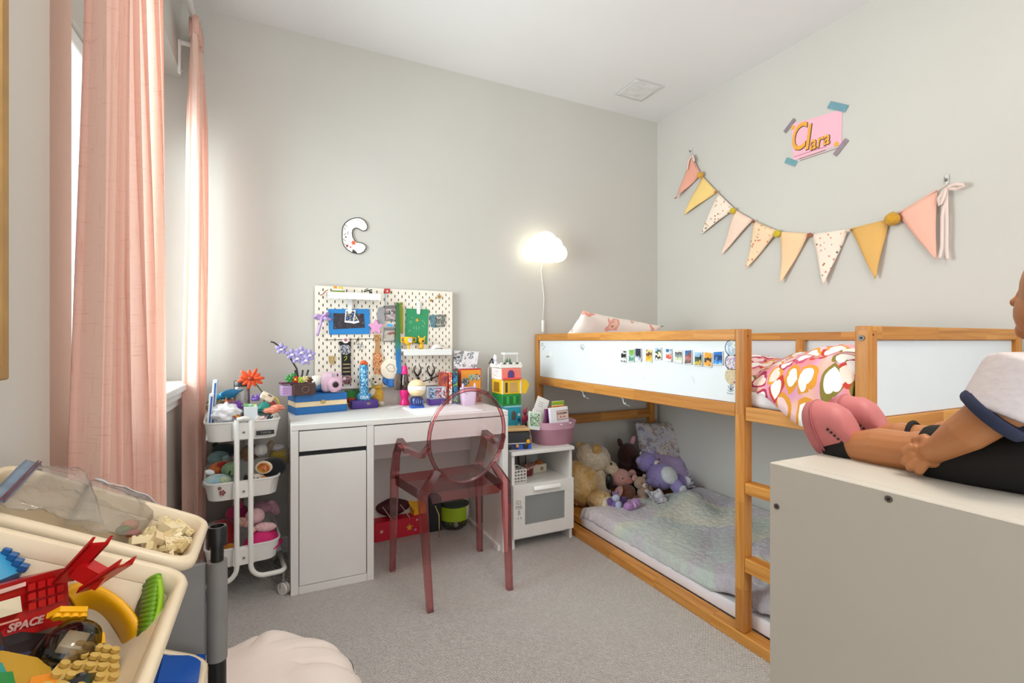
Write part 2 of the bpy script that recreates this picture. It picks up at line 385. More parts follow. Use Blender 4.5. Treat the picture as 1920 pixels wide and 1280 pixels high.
g = G(); g.box((.4205, DY0+.021, .63), (1.0835, DY1-.02, .636)); g.obj('wide_drawer_box', WHITE, t)
G().box((.420, DY1-.02, .45), (1.0845, DY1-.008, .7), .001).obj('back_panel', WHITE, t)
G().box((1.068, DY0+.03, 0), (1.0845, DY1-.01, .03), .001).obj('floor_strip', WHITE, t)
# ------------------------------------------------------------------ nightstand
NX0, NX1, NY0, NY1 = 1.142, 1.523, 2.345, 2.75
t = thing('nightstand', 'white nightstand with an open shelf and a frosted glass flap door', 'nightstand', ((NX0+NX1)/2, (NY0+NY1)/2, 0))
G().box((NX0-.003, NY0-.004, .505), (NX1+.003, NY1, .523), .0015).obj('top', WHITE, t)
for a, b in ((NX0, NX0+.018), (NX1-.018, NX1)): G().box((a, NY0+.018, 0), (b, NY1, .5045), .001).obj('side_panel', WHITE, t)
G().box((NX0+.0185, NY0+.018, .325), (NX1-.0185, NY1-.01, .340), .001).obj('shelf', WHITE, t)
G().box((NX0+.0185, NY0+.05, .055), (NX1-.0185, NY1-.01, .068), .001).obj('bottom_panel', WHITE, t)
G().box((NX0+.0185, NY1-.009, .055), (NX1-.0185, NY1-.003, .5045)).obj('back_panel', WHITE, t)
dr = G(); gx0, gx1, gz0, gz1 = 1.213, 1.463, .128, .283
for lo, hi in (((NX0+.001, .062), (gx0, .346)), ((gx1, .062), (NX1-.001, .346)), ((gx0, .062), (gx1, gz0)), ((gx0, gz1), (gx1, .346))): dr.box((lo[0], NY0, lo[1]), (hi[0], NY0+.017, hi[1]))
d = dr.obj('door', WHITE, t)
fm, n = base('frosted_glass'); b = n.bsdf(); b.inputs['Base Color'].default_value = (.36, .38, .38, 1); b.inputs['Roughness'].default_value = .55; b.inputs['Alpha'].default_value = .6; n.put(b.inputs['Normal'], n.bump(n.noise(n.coord(), 300)[0], .1, .001))
G().box((gx0, NY0+.006, gz0), (gx1, NY0+.010, gz1)).obj('pane', fm, d)
g = G(); g.cbox((1.345, NY0-.012, .320), (.165, .012, .022), (R(-18), 0, 0), .003, 2); g.cbox((1.345, NY0-.003, .312), (.15, .007, .008)); g.obj('handle', mat('f6f6f4', .3, .01), d, 40)
G().box((NX0+.0185, NY0+.06, .03), (NX1-.0185, NY0+.07, .0545)).obj('plinth', WHITE, t)

# ------------------------------------------------------------------ bunk bed
BX0, BX1, BY0, BY1 = 1.552, 2.545, .829, 2.858
PANEL = mat('dfe4e7', .3, .012)
t = thing('bunk_bed', 'low pine bunk bed with white panels and a ladder opening', 'bed', ((BX0+BX1)/2, (BY0+BY1)/2, 0))
def post(x, y, sx=.043, sy=.04, z0=.042, z1=1.163): return G().box((x, y, z0), (x+sx, y+sy, z1), .003, 2).obj('post', wood('z'), t)
post(BX0, BY0); post(BX0, 1.25); post(BX0, BY1-.04, z0=0); post(BX1-.043, BY1-.04, z0=0); post(BX1-.043, BY0, z0=0)
def rail(nm, lo, hi, ax, m=None): return G().box(lo, hi, .0025).obj(nm, m or wood(ax), t)
rail('rail', (BX0+.002, 1.2905, 1.121), (BX0+.040, BY1-.0405, 1.163), 'y')
rail('rail', (BX0+.002, 1.2905, .835), (BX0+.040, BY1-.0405, .884), 'y')
rail('guard_panel', (BX0+.014, 1.2905, .8845), (BX0+.022, BY1-.0405, 1.1205), 'y', PANEL)
rail('bed_board', (BX0+.004, .8695, .826), (BX0+.030, 1.2495, .875), 'y', wood('y', 1))
rail('bottom_rail', (BX0-.006, BY0, 0), (BX0+.055, BY1-.0405, .041), 'y')
rail('bottom_rail', (BX0+.0555, BY0, 0), (BX1-.0435, BY0+.04, .041), 'x')
rail('bottom_rail', (BX1-.042, BY0+.0405, 0), (BX1, BY1-.0405, .041), 'y')
for a, b in ((.557, .597), (.27, .321)): rail('rung', (BX0+.001, .8695, a), (BX0+.052, 1.2495, b), 'y')
for yy, s_ in ((BY0, 1), (BY1-.04, 1)):
    rail('rail', (BX0+.0435, yy+.002, 1.122), (BX1-.0435, yy+.038, 1.163), 'x'); rail('rail', (BX0+.0435, yy+.002, .845), (BX1-.0435, yy+.038, .889), 'x')
    rail('guard_panel', (BX0+.0435, yy+.014, .8895), (BX1-.0435, yy+.022, 1.1215), 'x', PANEL)
rail('rail', (BX0+.0435, BY1-.03, .552), (BX1-.0435, BY1-.004, .615), 'x')
rail('rail', (BX1-.040, BY0+.0405, 1.122), (BX1-.002, BY1-.0405, 1.163), 'y'); rail('rail', (BX1-.040, BY0+.0405, .835), (BX1-.002, BY1-.0405, .884), 'y')
rail('guard_panel', (BX1-.026, BY0+.0405, .8845), (BX1-.018, BY1-.0405, 1.1215), 'y', PANEL)
q = PX(1499, 645, BX1-.06); G().box((BX1-.064, q.y-.02, .8845), (BX1-.0405, q.y+.02, 1.125), .002).obj('upright', wood('z'), t)
for i in range(12):
    y = BY0+.06+i*.168; G().box((BX0+.041, y, .852), (BX1-.041, y+.07, .870)).obj('slat', wood('x', 1), t)
for y, zz, xx in ((.849, 1.128, BX0),):
    g = G(); g.cyl((xx+.001, y, zz), .0085, .004, (0, R(-90), 0), n=16); sc_ = g.obj('bolt', mat('77736e', .5, metal=.5), t, 40)
    G().cyl((xx-.0025, y, zz), .0035, .002, (0, R(-90), 0), n=6).obj('socket', DARK, sc_)
for y, x_, z_ in ((BY0, BX0+.02, 1.137), (1.25, BX0+.02, 1.137)): G().cyl((x_, y+.001, z_), .003, .002, (R(90), 0, 0), n=8).obj('screw_hole', mat('4a2c16', .8), t)
for y in (1.10, 1.05): G().cyl((BX0+.002, y, .298), .003, .002, (0, R(-90), 0), n=8).obj('screw_hole', mat('4a2c16', .8), t)

# ------------------------------------------------------------------ see-through pink armchair
PINK = clear('fbedf0', .3)
PINKT = clear('f6c4c6', .3)
t = thing('armchair', 'transparent pink armchair with an oval back pulled up to the desk', 'chair', (.757, 2.2, 0))
def leg(p, q, w0=.017, w1=.024):
    g = G(); g.tube([p, q], [w0*1.15, w1*1.15], 4); return g.obj('leg', PINKT, t)
BL, BR, FL, FR = Vector((.578, 1.972, 0)), Vector((.951, 1.992, 0)), Vector((.515, 2.40, 0)), Vector((.983, 2.425, 0))
kBL, kBR = PY(792, 930, 2.015), PY(948, 903, 2.03)
sBL, sBR = Vector((.585, 2.03, .462)), Vector((.945, 2.05, .462)); sFL, sFR = Vector((.525, 2.395, .462)), Vector((.975, 2.42, .462))
ov = PY(877, 817.5, 2.0); rx, rz = .176, .208
tilt = R(9)
def oval(a, k=1, off=0): # leaning plane of the backrest
    lx = rx*k*math.cos(a); lz = rz*k*math.sin(a)
    return ov + Vector((lx, .05*lx-lz*math.sin(tilt)+off, lz*math.cos(tilt)))
for f_, k_, a_ in ((BL, kBL, R(222)), (BR, kBR, R(-42))):
    g = G(); o_ = oval(a_, 1.0); g.tube([f_, f_.lerp(k_, .5), k_, k_.lerp(o_, .55), o_], [.018, .0205, .0255, .023, .018], 4); g.obj('leg', PINKT, t)
for f_, s_, px_ in ((FL, sFL, 0), (FR, sFR, 0)):
    g = G(); g.tube([f_, f_.lerp(s_, .5), s_], [.018, .021, .026], 4); g.obj('leg', PINKT, t)
g = G(); NO = 40
g.tube([oval(2*math.pi*i/NO) for i in range(NO)], .0085, 8, True); bk = g.obj('back_frame', PINKT, t, True)
g = G(); g.grid(lambda u, v: oval(2*math.pi*u, max(.02, .97*v), -.012*(1-v*v)), NO, 6, closed_u=True); g.obj('backrest', PINK, t, True)
# seat: a shallow dished plate with an apron
def seatp(u, v, dz=0):
    a = sBL.lerp(sFL, v); b = sBR.lerp(sFR, v); p = a.lerp(b, u); p.z = .468-.012*math.sin(math.pi*u)*math.sin(math.pi*v)+dz; return p
g = G(); g.grid(lambda u, v: seatp(u, v), 14, 14); g.obj('seat', PINKT, t, True)
g = G(); ring = [sBL, sBR, sFR, sFL]
for a, b in zip(ring, ring[1:]+ring[:1]):
    g.poly([a.lerp(b, .02)+Vector((0, 0, .004)), b.lerp(a, .02)+Vector((0, 0, .004)), b.lerp(a, .06)+Vector((0, 0, -.038)), a.lerp(b, .06)+Vector((0, 0, -.038))], (0, 0, 0.0001) if False else (b-a).cross(Vector((0, 0, 1))).normalized()*.003)
g.obj('apron', PINKT, t)
# arms: post up from the front legs then sweeping back to the oval
for s_, oa, px in ((sFL, R(187), -1), (sFR, R(-3), 1)):
    e = oval(oa, 1.0); c1 = s_+Vector((px*.004, -.055, .115)); c2 = s_+Vector((px*-.005, -.095, .186)); c3 = s_.lerp(e, .5)+Vector((px*.02, -.02, 0)); c3.z = .630; c4 = e+Vector((px*.012, .06, -.002)); c4.z = .628
    g = G(); g.tube([s_, c1, c2, c3, c4, e], [.026, .021, .020, .019, .017, .013], 4); g.obj('arm', PINKT, t)

# ------------------------------------------------------------------ trolley
CARTW = mat('e9e8e4', .35, .015)
def rr(w, d, r, n=6):
    out = []
    for cx, cy, a0 in ((w/2-r, d/2-r, 0), (-w/2+r, d/2-r, 90), (-w/2+r, -d/2+r, 180), (w/2-r, -d/2+r, 270)):
        for i in range(n+1): a = R(a0+90*i/n); out.append((cx+r*math.cos(a), cy+r*math.sin(a)))
    return out
def rings(g, levels, M, cap0=True, cap1=False):   # levels = [(outline, z)]
    rs = [[g.b.verts.new(M @ Vector((x, y, z))) for x, y in o] for o, z in levels]
    for a, b in zip(rs, rs[1:]):
        k = len(a)
        for i in range(k): g.b.faces.new((a[i], a[(i+1) % k], b[(i+1) % k], b[i]))
    if cap0: g.b.faces.new(rs[0][::-1])
    if cap1: g.b.faces.new(rs[-1])
    return g
def tub(g, w, d, h, M, r=.05, taper=.012, lip=.004, wall=.003):
    rings(g, [(rr(w-2*taper, d-2*taper, r), 0), (rr(w, d, r), h-.008), (rr(w+2*lip, d+2*lip, r+lip), h-.006), (rr(w+2*lip, d+2*lip, r+lip), h), (rr(w-2*wall, d-2*wall, r), h),
              (rr(w-2*taper-2*wall, d-2*taper-2*wall, r-.003), wall)], M, True, True)
    return g
CRZ = R(5); CC = Vector((-.136, 2.575, 0)); CM = Matrix.Translation(CC) @ Matrix.Rotation(CRZ, 4, 'Z')
TZ = [(.695, .778), (.448, .526), (.165, .247)]
cart = thing('trolley', 'white three-tier metal trolley crammed with toys beside the desk', 'trolley', CC, CRZ)
TW, TD = .285, .40
def CL(x, y, z): return CM @ Vector((x, y, z))
for z0, z1 in TZ: tub(G(), TW, TD, z1-z0, CM @ Matrix.Translation((0, 0, z0))).obj('tray', CARTW, cart, 50)
for sy in (-1, 1):
    g = G()
    for sx in (-1, 1):
        x = sx*.026; y = sy*(TD/2+.012)
        pts = [CL(x, y, .785), CL(x, y, .20)]
        for i in range(7): a = R(90*i/6); pts.append(CL(x+sx*(.055-.055*math.cos(a)), y, .165-.055*math.sin(a)))
        pts += [CL(sx*.13, y, .11)]
        for i in range(1, 7): a = R(90*i/6); pts.append(CL(sx*(.13+.03*math.sin(a)), y-sy*(.03-.03*math.cos(a)), .11))
        pts.append(CL(sx*.16, 0, .11)); g.tube(pts, .0105, 10)
    g.tube([CL(-.026, sy*(TD/2+.012), .785), CL(0, sy*(TD/2+.012), .790), CL(.026, sy*(TD/2+.012), .785)], .0105, 10)
    g.obj('frame', CARTW, cart, True)
    for z0, z1 in TZ: G().cbox(CL(0, sy*(TD/2+.006), (z0+z1)/2), (.082, .016, z1-z0-.012), (0, 0, CRZ), .003).obj('bracket', CARTW, cart)
    for z0, z1 in TZ: G().ball(CL(0, sy*(TD/2+.016), (z0+z1)/2-.004), .005).obj('screw', mat('8f8a84', .3, metal=.9), cart, True)
for sx in (-1, 1):
    for sy in (-1, 1):
        c = CL(sx*.155, sy*.20, 0); g = G()
        for k in (-1, 1): g.cyl(c+Matrix.Rotation(R(38), 3, 'Z') @ Vector((k*.007-.0045, 0, .027)), .027, .009, (0, R(90), R(38)), n=20)
        w_ = g.obj('wheel', mat('dcdad6', .4, .02), cart, 40)
        g = G(); g.tube([c+Vector((0, .0, .055)), c+Vector((0, -.004, .11))], .006, 8); g.tube([c+Vector((-.014, 0, .027)), c+Vector((-.014, 0, .06)), c+Vector((.014, 0, .06)), c+Vector((.014, 0, .027))], .003, 6); g.cyl(c+Vector((0, 0, .06)), .011, .012); g.obj('fork', mat('a9a6a2', .3, metal=.9), cart, 40)
# black label strip with raised letters on the top tray
yL = -(TD/2+.0045); g = G(); g.cbox(CL(.082, yL, .722), (.070, .003, .019), (0, 0, CRZ), .0008); lab = g.obj('name_strip', mat('1b1a18', .35), cart, None)
text('TAROK', .0125, mat('8f8c84', .5), lab, CL(.084, yL-.0022, .722), CM.to_3x3() @ Vector((1, 0, 0)), (0, 0, 1))
st = mat('8a4a48', .6)
g = G()
for x, z, r_ in ((-.088, .505, .006), (-.078, .485, .010)):
    for k in range(5): g.cyl(CL(x+r_*.75*math.cos(k*1.257), -(TD/2+.001), z+r_*.75*math.sin(k*1.257)), r_*.5, .002, (R(90), 0, CRZ), n=8)
g.obj('flower_sticker', st, cart)

# ------------------------------------------------------------------ white cabinet on the right
KX0, KX1, KY0, KY1, KZ = .66, 1.10, .02, .488, .94
t = thing('cabinet', 'plain white cabinet at the right edge with a doll sitting on it', 'cabinet', ((KX0+KX1)/2, (KY0+KY1)/2, 0))
CABM = mat('cfcbc1', .5, .01)
G().box((KX0+.0185, KY0, KZ-.019), (KX1-.0185, KY1, KZ), .0008).obj('top_panel', CABM, t)
for a in (KX0, KX1-.018): G().box((a, KY0, 0), (a+.018, KY1, KZ), .0012).obj('side_panel', CABM, t)
G().box((KX0+.0185, KY0+.01, .03), (KX1-.0185, KY1-.01, .048)).obj('bottom_panel', CABM, t)
G().box((KX0+.0185, KY1-.009, .05), (KX1-.0185, KY1-.003, KZ-.02)).obj('back_panel', CABM, t)
for y, z in ((.476, .878), (.331, .931), (.476, .60), (.16, .931)):
    g = G(); g.cyl((KX0+.0005, y, z), .0042, .0016, (0, R(-90), 0), n=14); o = g.obj('screw', mat('8b8983', .3, metal=.8), t)
    G().cyl((KX0-.001, y, z), .0018, .0006, (0, R(-90), 0), n=6).obj('socket', DARK, o)
from mathutils import noise as nz
# ------------------------------------------------------------------ fabrics
def hearts():
    m, n = base('heart_print_cotton'); b = n.bsdf(); b.inputs['Roughness'].default_value = .8
    v = n.new('ShaderNodeUVMap').outputs[0]; v = n.vec('SCALE', v); v.node.inputs['Scale'].default_value = 15
    v = n.vec('ADD', v, n.vec('MULTIPLY', n.noise(v, .9, 2)[1], (.35, .35, 0)))
    o = n.vor(v, 1, rand=.75, dim='2D'); d = n.vec('SUBTRACT', v, o[2]); rx, ry, rz = n.xyz(o[1]); dx, dy, _ = n.xyz(d)
    an = n.math('MULTIPLY_ADD', rz, 5.5, 0.0); c, s = n.math('COSINE', an), n.math('SINE', an)
    x = n.math('SUBTRACT', n.math('MULTIPLY', dx, c), n.math('MULTIPLY', dy, s)); y = n.math('ADD', n.math('MULTIPLY', dx, s), n.math('MULTIPLY', dy, c))
    def heart(k):
        X = n.math('MULTIPLY', x, k); Y = n.math('MULTIPLY', y, k); a = n.math('SUBTRACT', n.math('ADD', n.math('MULTIPLY', X, X), n.math('MULTIPLY', Y, Y)), 1.0)
        f = n.math('SUBTRACT', n.math('MULTIPLY', n.math('MULTIPLY', a, a), a), n.math('MULTIPLY', n.math('MULTIPLY', X, X), n.math('MULTIPLY', n.math('MULTIPLY', Y, Y), Y)))
        return n.math('LESS_THAN', f, 0.0)
    outl = n.ramp(rx, [(0, lin('b5355a')), (.34, lin('e39a2e')), (.55, lin('8a7d33')), (.68, lin('d2527a')), (.86, lin('c9402f'))], 'CONSTANT')
    ins = n.ramp(ry, [(0, lin('f7f3ef')), (.6, lin('f6e2d6')), (.85, lin('f4cfd0'))], 'CONSTANT')
    bgc = n.ramp(n.noise(v, .5, 2)[0], [(.38, lin('e88f8f')), (.47, lin('df9cc0')), (.56, lin('f1b9a4')), (.66, lin('efc7d0'))])
    col = n.mix(heart(2.0), bgc, outl); col = n.mix(heart(3.0), col, ins)
    n.put(b.inputs['Base Color'], col); n.put(b.inputs['Normal'], n.bump(n.noise(n.coord(), 14, 4)[0], .3, .01)); return m
HEARTS = hearts()
COTTON = mat('f2efec', .85, .02, 6, .25, 30)
def fur(c, c2=None, sc=90, bump=.8): 
    k = ('fur', c, c2, sc)
    if k in MATS: return MATS[k]
    m, n = base('plush_%d' % len(MATS)); b = n.bsdf(); v = n.coord('Object', rnd=True); f = n.noise(v, sc, 4, .7)[0]; f2 = n.noise(v, 9, 3)[0]
    a, d = lin(c), lin(c2 or c); lo = tuple(x*.62 for x in a)
    n.put(b.inputs['Base Color'], n.mix(n.ramp(f2, [(.42, (0, 0, 0)), (.6, (1, 1, 1))]), n.ramp(f, [(.3, lo), (.6, a)]), n.ramp(f, [(.3, tuple(x*.7 for x in d)), (.6, d)])))
    b.inputs['Roughness'].default_value = .95; b.inputs['Sheen Weight'].default_value = .3
    n.put(b.inputs['Normal'], n.bump(f, bump, .006)); MATS[k] = m; return m
def fuzz(g, amp, sc):
    g.b.normal_update()
    for v in g.b.verts: v.co += v.normal*amp*nz.noise(v.co*sc)
    return g
# upper mattress, duvet, pillows
t = tag(G().box((1.60, .875, .8705), (2.50, 2.81, .935), .02, 3).obj('upper_mattress', mat('e9e7ea', .85, .03, 8, .3, 60), None, 45), 'white mattress on the upper bunk under the heart duvet', 'mattress')
def duv(u, v):
    y = .875+(1.47)*v; s = u*1.18
    opening = 1 if y < 1.235 else 0
    k = max(0, min(1, (1.235-y)/.24)); k = k*k*(3-2*k)
    hgt = 1.035+.03*math.sin(y*7+1)+.028*nz.noise(Vector((s*5, y*5, 0)))+.016*nz.noise(Vector((s*13, y*11, 3)))+.03*math.sin(s*4.2)
    hgt -= .05*max(0, (s-.55))
    if s < .16:
        a = s/.16; drop = .925*(1-k)+.84*k
        x = 1.60*(1-k)+1.536*k+ (.03)*a**2.0 + .012*nz.noise(Vector((a*3, y*9, 7)))*k
        z = drop+(hgt-.03-drop)*math.sin(a*math.pi/2)
        x += .05*(1-math.cos(a*math.pi/2))
    else:
        a = (s-.16); x0 = (1.60*(1-k)+1.536*k)+.08; x = x0+(2.485-x0)*min(1, a/.98); z = hgt-.03*max(0, 1-a/.12)
    if k == 0: x = max(x, 1.612)
    if y > 1.235 and y < 1.31: x = max(x, 1.612)
    return (x, y, z)
g = G(); g.grid(duv, 80, 90, uv=(1.1, 1.47)); o = g.obj('duvet', HEARTS, None, True, solid=.012); tag(o, 'crumpled duvet with red and yellow hearts on the upper bunk', 'duvet')
def pillow(name, label, cat, M, w, h, th, m, group=None, ruffle=0, corner=.06, nn=28):
    def top(sgn):
        def fn(u, v):
            a, b = 2*u-1, 2*v-1; e = (1-abs(a)**2.6)*(1-abs(b)**2.6)
            pin = 1-corner*(a*a*b*b*0+ (1-abs(a))*abs(b)**2 + (1-abs(b))*abs(a)**2)
            p = Vector((a*w/2*(1-corner*(1-b*b)*abs(a)*.9), b*h/2*(1-corner*(1-a*a)*abs(b)*.9), sgn*th/2*max(0, e)**.55))
            p.z += .02*th*0 + sgn*.05*th*nz.noise(Vector((a*3, b*3, sgn)))*(e > .02)
            return M @ p
        return fn
    g = G(); g.grid(top(1), nn, nn, uv=(w, h)); g.grid(top(-1), nn, nn); bmesh.ops.remove_doubles(g.b, verts=g.b.verts[:], dist=.0015)
    o = g.obj(name, m, None, True)
    if label: tag(o, label, cat, group)
    if ruffle:
        g = G(); per = []
        N_ = 160
        for i in range(N_):
            q = i/N_*4; s_ = int(q); f = q-s_; a, b = [(-1+2*f, -1), (1, -1+2*f), (1-2*f, 1), (-1, 1-2*f)][s_]
            cx = a*w/2*(1-corner*(1-b*b)*abs(a)*.9); cy = b*h/2*(1-corner*(1-a*a)*abs(b)*.9); per.append((cx, cy))
        def rf(u, v):
            i = int(round(u*N_)) % N_; x, y = per[i]; L = math.hypot(x, y) or 1; k = 1+v*ruffle/L
            return M @ Vector((x*k, y*k, v*.016*math.sin(i*1.25)))
        g.grid(rf, N_, 3, closed_u=True); g.obj('ruffle', mat('d9d6ea', .9, .04), o, True, solid=.002)
    return o
def MM(loc, rx=0, ry=0, rz=0): return Matrix.Translation(loc) @ Euler((R(rx), R(ry), R(rz))).to_matrix().to_4x4()
def print_pillow():
    def fn(n):
        v = n.coord('Object'); f = n.noise(v, 7, 2, .5)[0]; f2 = n.noise(v, 11, 2, .5, 1)[1]
        return n.ramp(f, [(0, lin('f7ece3')), (.58, lin('f7ece3')), (.6, lin('eda99b')), (.66, lin('f3cbb8')), (.70, lin('c9792e')), (.74, lin('8a5a2a')), (.77, lin('f7ece3'))], 'CONSTANT')
    return pattern('pillow_print', fn, .85)
pillow('pillow', 'white pillow with a pink and brown print on top of the other pillow', 'pillow', MM((1.90, 2.56, 1.115), -40, 7, 4), .66, .44, .15, print_pillow(), None, 0, .11)
pillow('pillow', 'pale dotted pillow underneath, at the head of the upper bunk', 'pillow', MM((1.99, 2.60, 1.025), -10, 0, 2), .72, .40, .13, blotch('pale_dots', ['f3ecea', 'f3ecea', 'f3ecea', 'e2cfd2', 'f3ecea', 'f3ecea'], 90, .85))
# ------------------------------------------------------------------ lower bunk
t = tag(G().box((1.608, .885, .041), (2.495, 2.40, .099), .008, 2).obj('lower_mattress', mat('e8e4ea', .9, .03), None, 45), 'thin mattress on the floor of the lower bunk', 'mattress')
tag(G().box((1.61, 2.405, .041), (2.498, 2.80, .085), .004).obj('bed_plank', wood('x', 1), None), 'bare wooden board at the head of the lower bunk under the plush toys', 'board')
def furblanket():
    m, n = base('pastel_fur'); b = n.bsdf(); v = n.coord('Object'); wv = n.vec('ADD', v, n.vec('MULTIPLY', n.noise(v, 5, 2)[1], (.16, .16, 0)))
    f = n.xyz(n.vor(n.vec('MULTIPLY', wv, (1, 1, 0)), 3.0)[1])[0]; f = n.math('MULTIPLY_ADD', n.noise(v, 3, 2)[0], .5, n.math('MULTIPLY', f, .6))
    col = n.ramp(f, [(.2, lin('d9d2dc')), (.35, lin('cfc9d2')), (.45, lin('d6e4da')), (.53, lin('f3f0dc')), (.60, lin('d2e2da')), (.68, lin('d8d2dc')), (.85, lin('efe6ea'))])
    s = n.noise(n.vec('MULTIPLY', v, (1, 1.8, 1)), 120, 4, .75, .8)[0]; s2 = n.noise(v, 45, 3, .7, .6)[0]
    col = n.mix(.75, col, n.ramp(s, [(.28, (.68, .68, .7)), (.55, (1, 1, 1)), (.75, (1.12, 1.12, 1.1))]), 'MULTIPLY')
    col = n.mix(.5, col, n.ramp(s2, [(.3, (.82, .82, .84)), (.6, (1.05, 1.05, 1.05))]), 'MULTIPLY')
    n.put(b.inputs['Base Color'], col); b.inputs['Roughness'].default_value = .95; b.inputs['Sheen Weight'].default_value = .4
    n.put(b.inputs['Normal'], n.bump(n.math('ADD', s, s2), .7, .014)); return m
FURB = furblanket()
def blk(u, v):
    x = 1.608+.917*u; y = .885+1.53*v
    z = .150+.018*nz.noise(Vector((x*4, y*4, 1)))
    for (cx, cy, dx, dy, L, hgt, wd) in ((2.10, 1.75, .8, .6, .45, .035, .05), (2.0, 1.5, .95, .3, .5, .03, .045), (1.85, 1.42, .9, .42, .35, .035, .05), (2.2, 2.1, .6, .8, .3, .045, .09), (1.95, 2.05, .9, .45, .35, .02, .05), (1.75, 1.25, .8, .6, .35, .04, .06), (2.05, 1.2, .9, .4, .5, .03, .06)):
        a = (x-cx)*dx+(y-cy)*dy; b_ = -(x-cx)*dy+(y-cy)*dx
        z += hgt*math.exp(-(b_/wd)**2)*math.exp(-(a/L)**4)
    z += .005*nz.noise(Vector((x*40, y*40, 2)))+.003*nz.noise(Vector((x*110, y*110, 5)))
    e = min(u/.035, 1); z -= .055*(1-e)**2; z = max(z, .118 if e >= 1 else .094)
    e2 = min((1-v)/.05, 1); z -= .02*(1-e2)**2
    return (x+.006*nz.noise(Vector((0, y*30, 3)))*(u < .02), y, z)
g = G(); g.grid(blk, 170, 260); tag(g.obj('fur_blanket', FURB, None, True, solid=.006), 'pastel fluffy blanket spread over the lower bunk mattress', 'blanket')
def cush_mat():
    def fn(n):
        v = n.coord('Object'); f = n.noise(v, 26, 4, .65, .4)[0]; f2 = n.noise(v, 8, 2)[0]
        return n.mix(n.ramp(f, [(.5, (0, 0, 0)), (.57, (1, 1, 1))]), n.ramp(f2, [(.4, lin('b9b9c4')), (.6, lin('cdc7c6'))]), n.ramp(f2, [(.35, lin('8f8aa0')), (.6, lin('a8907e'))]))
    return pattern('grey_print_cushion', fn, .9)
CPOS = PY(1247, 850, 2.70)
pillow('cushion', 'grey printed square cushion leaning on the wall in the lower bunk', 'cushion', MM((CPOS.x, 2.70, .315), 76, 2, -4), .46, .45, .12, cush_mat())
LIL = mat('b6a3cf', .85, .06, 12, .3, 60)
q = PY(1252, 893, 2.58)
pillow('cushion', 'lilac cushion with a white ruffled edge behind the purple teddy', 'cushion', MM((q.x, 2.585, .235), 48, 12, -8), .33, .22, .08, LIL, None, .026)
# plush animals built from stuffed parts
def bits(t, parts):
    for p in parts:
        nm, m, c, r = p[:4]; rot = p[4] if len(p) > 4 else (0, 0, 0); fz = p[5] if len(p) > 5 else 0
        g = G(); g.ball(c, r, tuple(R(a) for a in rot), 20 if not fz else 32)
        if fz: fuzz(g, fz, 55)
        g.obj(nm, m, t, True)
BLACK = mat('15120f', .25)
def face(t, e1, e2, nose, er=.006, nr=.009):
    for c in (e1, e2):
        if c: G().ball(c, er, n=10).obj('eye', BLACK, t, True)
    if nose: G().ball(nose, (nr, nr*.8, nr*.8), n=10).obj('nose', BLACK, t, True)
CREAM, GOLD = fur('e6d9c4', 'd8c49f', 60), fur('d0a35a', 'e0c08a', 45, 1)
p = PY(1098, 915, 2.57); L0 = Vector((p.x, 2.57, .085))
t = thing('plush_bear', 'big shaggy cream and golden plush bear slumped beside the nightstand', 'plush toy', L0)
bits(t, [('body', GOLD, L0+Vector((-.02, .02, .14)), (.115, .12, .14), (0, 0, 0), .018), ('head', CREAM, L0+Vector((.06, .0, .295)), (.115, .10, .088), (0, 22, 0), .012),
         ('muzzle', CREAM, L0+Vector((.155, -.045, .225)), (.066, .05, .046), (0, 38, -18), .004), ('ear', GOLD, L0+Vector((.0, .06, .36)), (.03, .018, .03)), ('ear', GOLD, L0+Vector((.03, -.08, .365)), (.03, .018, .03)),
         ('arm', CREAM, L0+Vector((.085, -.06, .14)), (.045, .045, .10), (0, -20, 0), .008), ('leg', GOLD, L0+Vector((.02, -.12, .062)), (.07, .09, .062), (0, 0, 10), .012), ('foot', CREAM, L0+Vector((.03, -.20, .055)), (.052, .03, .055), (0, 0, 0), .006)])
face(t, L0+Vector((.138, -.075, .262)), None, L0+Vector((.206, -.068, .188)), .009, .014)
BRN = fur('4a2520', '3a1a16', 70); 
p = PY(1170, 862, 2.72); L0 = Vector((p.x, 2.70, .085))
t = thing('plush_horse', 'dark brown plush animal with a pink ear sitting behind the cream bear', 'plush toy', L0)
bits(t, [('body', BRN, L0+Vector((0, .01, .11)), (.075, .07, .11)), ('head', BRN, L0+Vector((.0, -.02, .255)), (.075, .06, .08), (0, 20, 0)), ('muzzle', BRN, L0+Vector((.05, -.07, .20)), (.04, .05, .04)), ('ear', mat('d99aa8', .8), L0+Vector((.055, -.01, .345)), (.018, .008, .032), (0, 25, 0)), ('ear', BRN, L0+Vector((-.05, .0, .335)), (.02, .012, .035), (0, -25, 0)),
         ('arm', BRN, L0+Vector((.08, -.04, .11)), (.03, .03, .07), (0, -30, 0)), ('leg', BRN, L0+Vector((-.04, -.08, .035)), (.035, .06, .035)), ('leg', BRN, L0+Vector((.05, -.08, .035)), (.035, .06, .035))])
G().ball(L0+Vector((.068, -.072, .265)), (.010, .006, .014), n=10).obj('eye', mat('e9e4de', .3), t, True)
PUR, PUR2, WHT = fur('a598d2', '9b8bcd', 120, .4), fur('b6a9d8', None, 120, .4), fur('e6ecf0', None, 130, .3)
p = PY(1243, 908, 2.46); L0 = Vector((p.x, 2.46, .14))
t = thing('plush_bear', 'purple teddy bear with a white tummy lying against the lilac ruffled cushion', 'plush toy', L0)
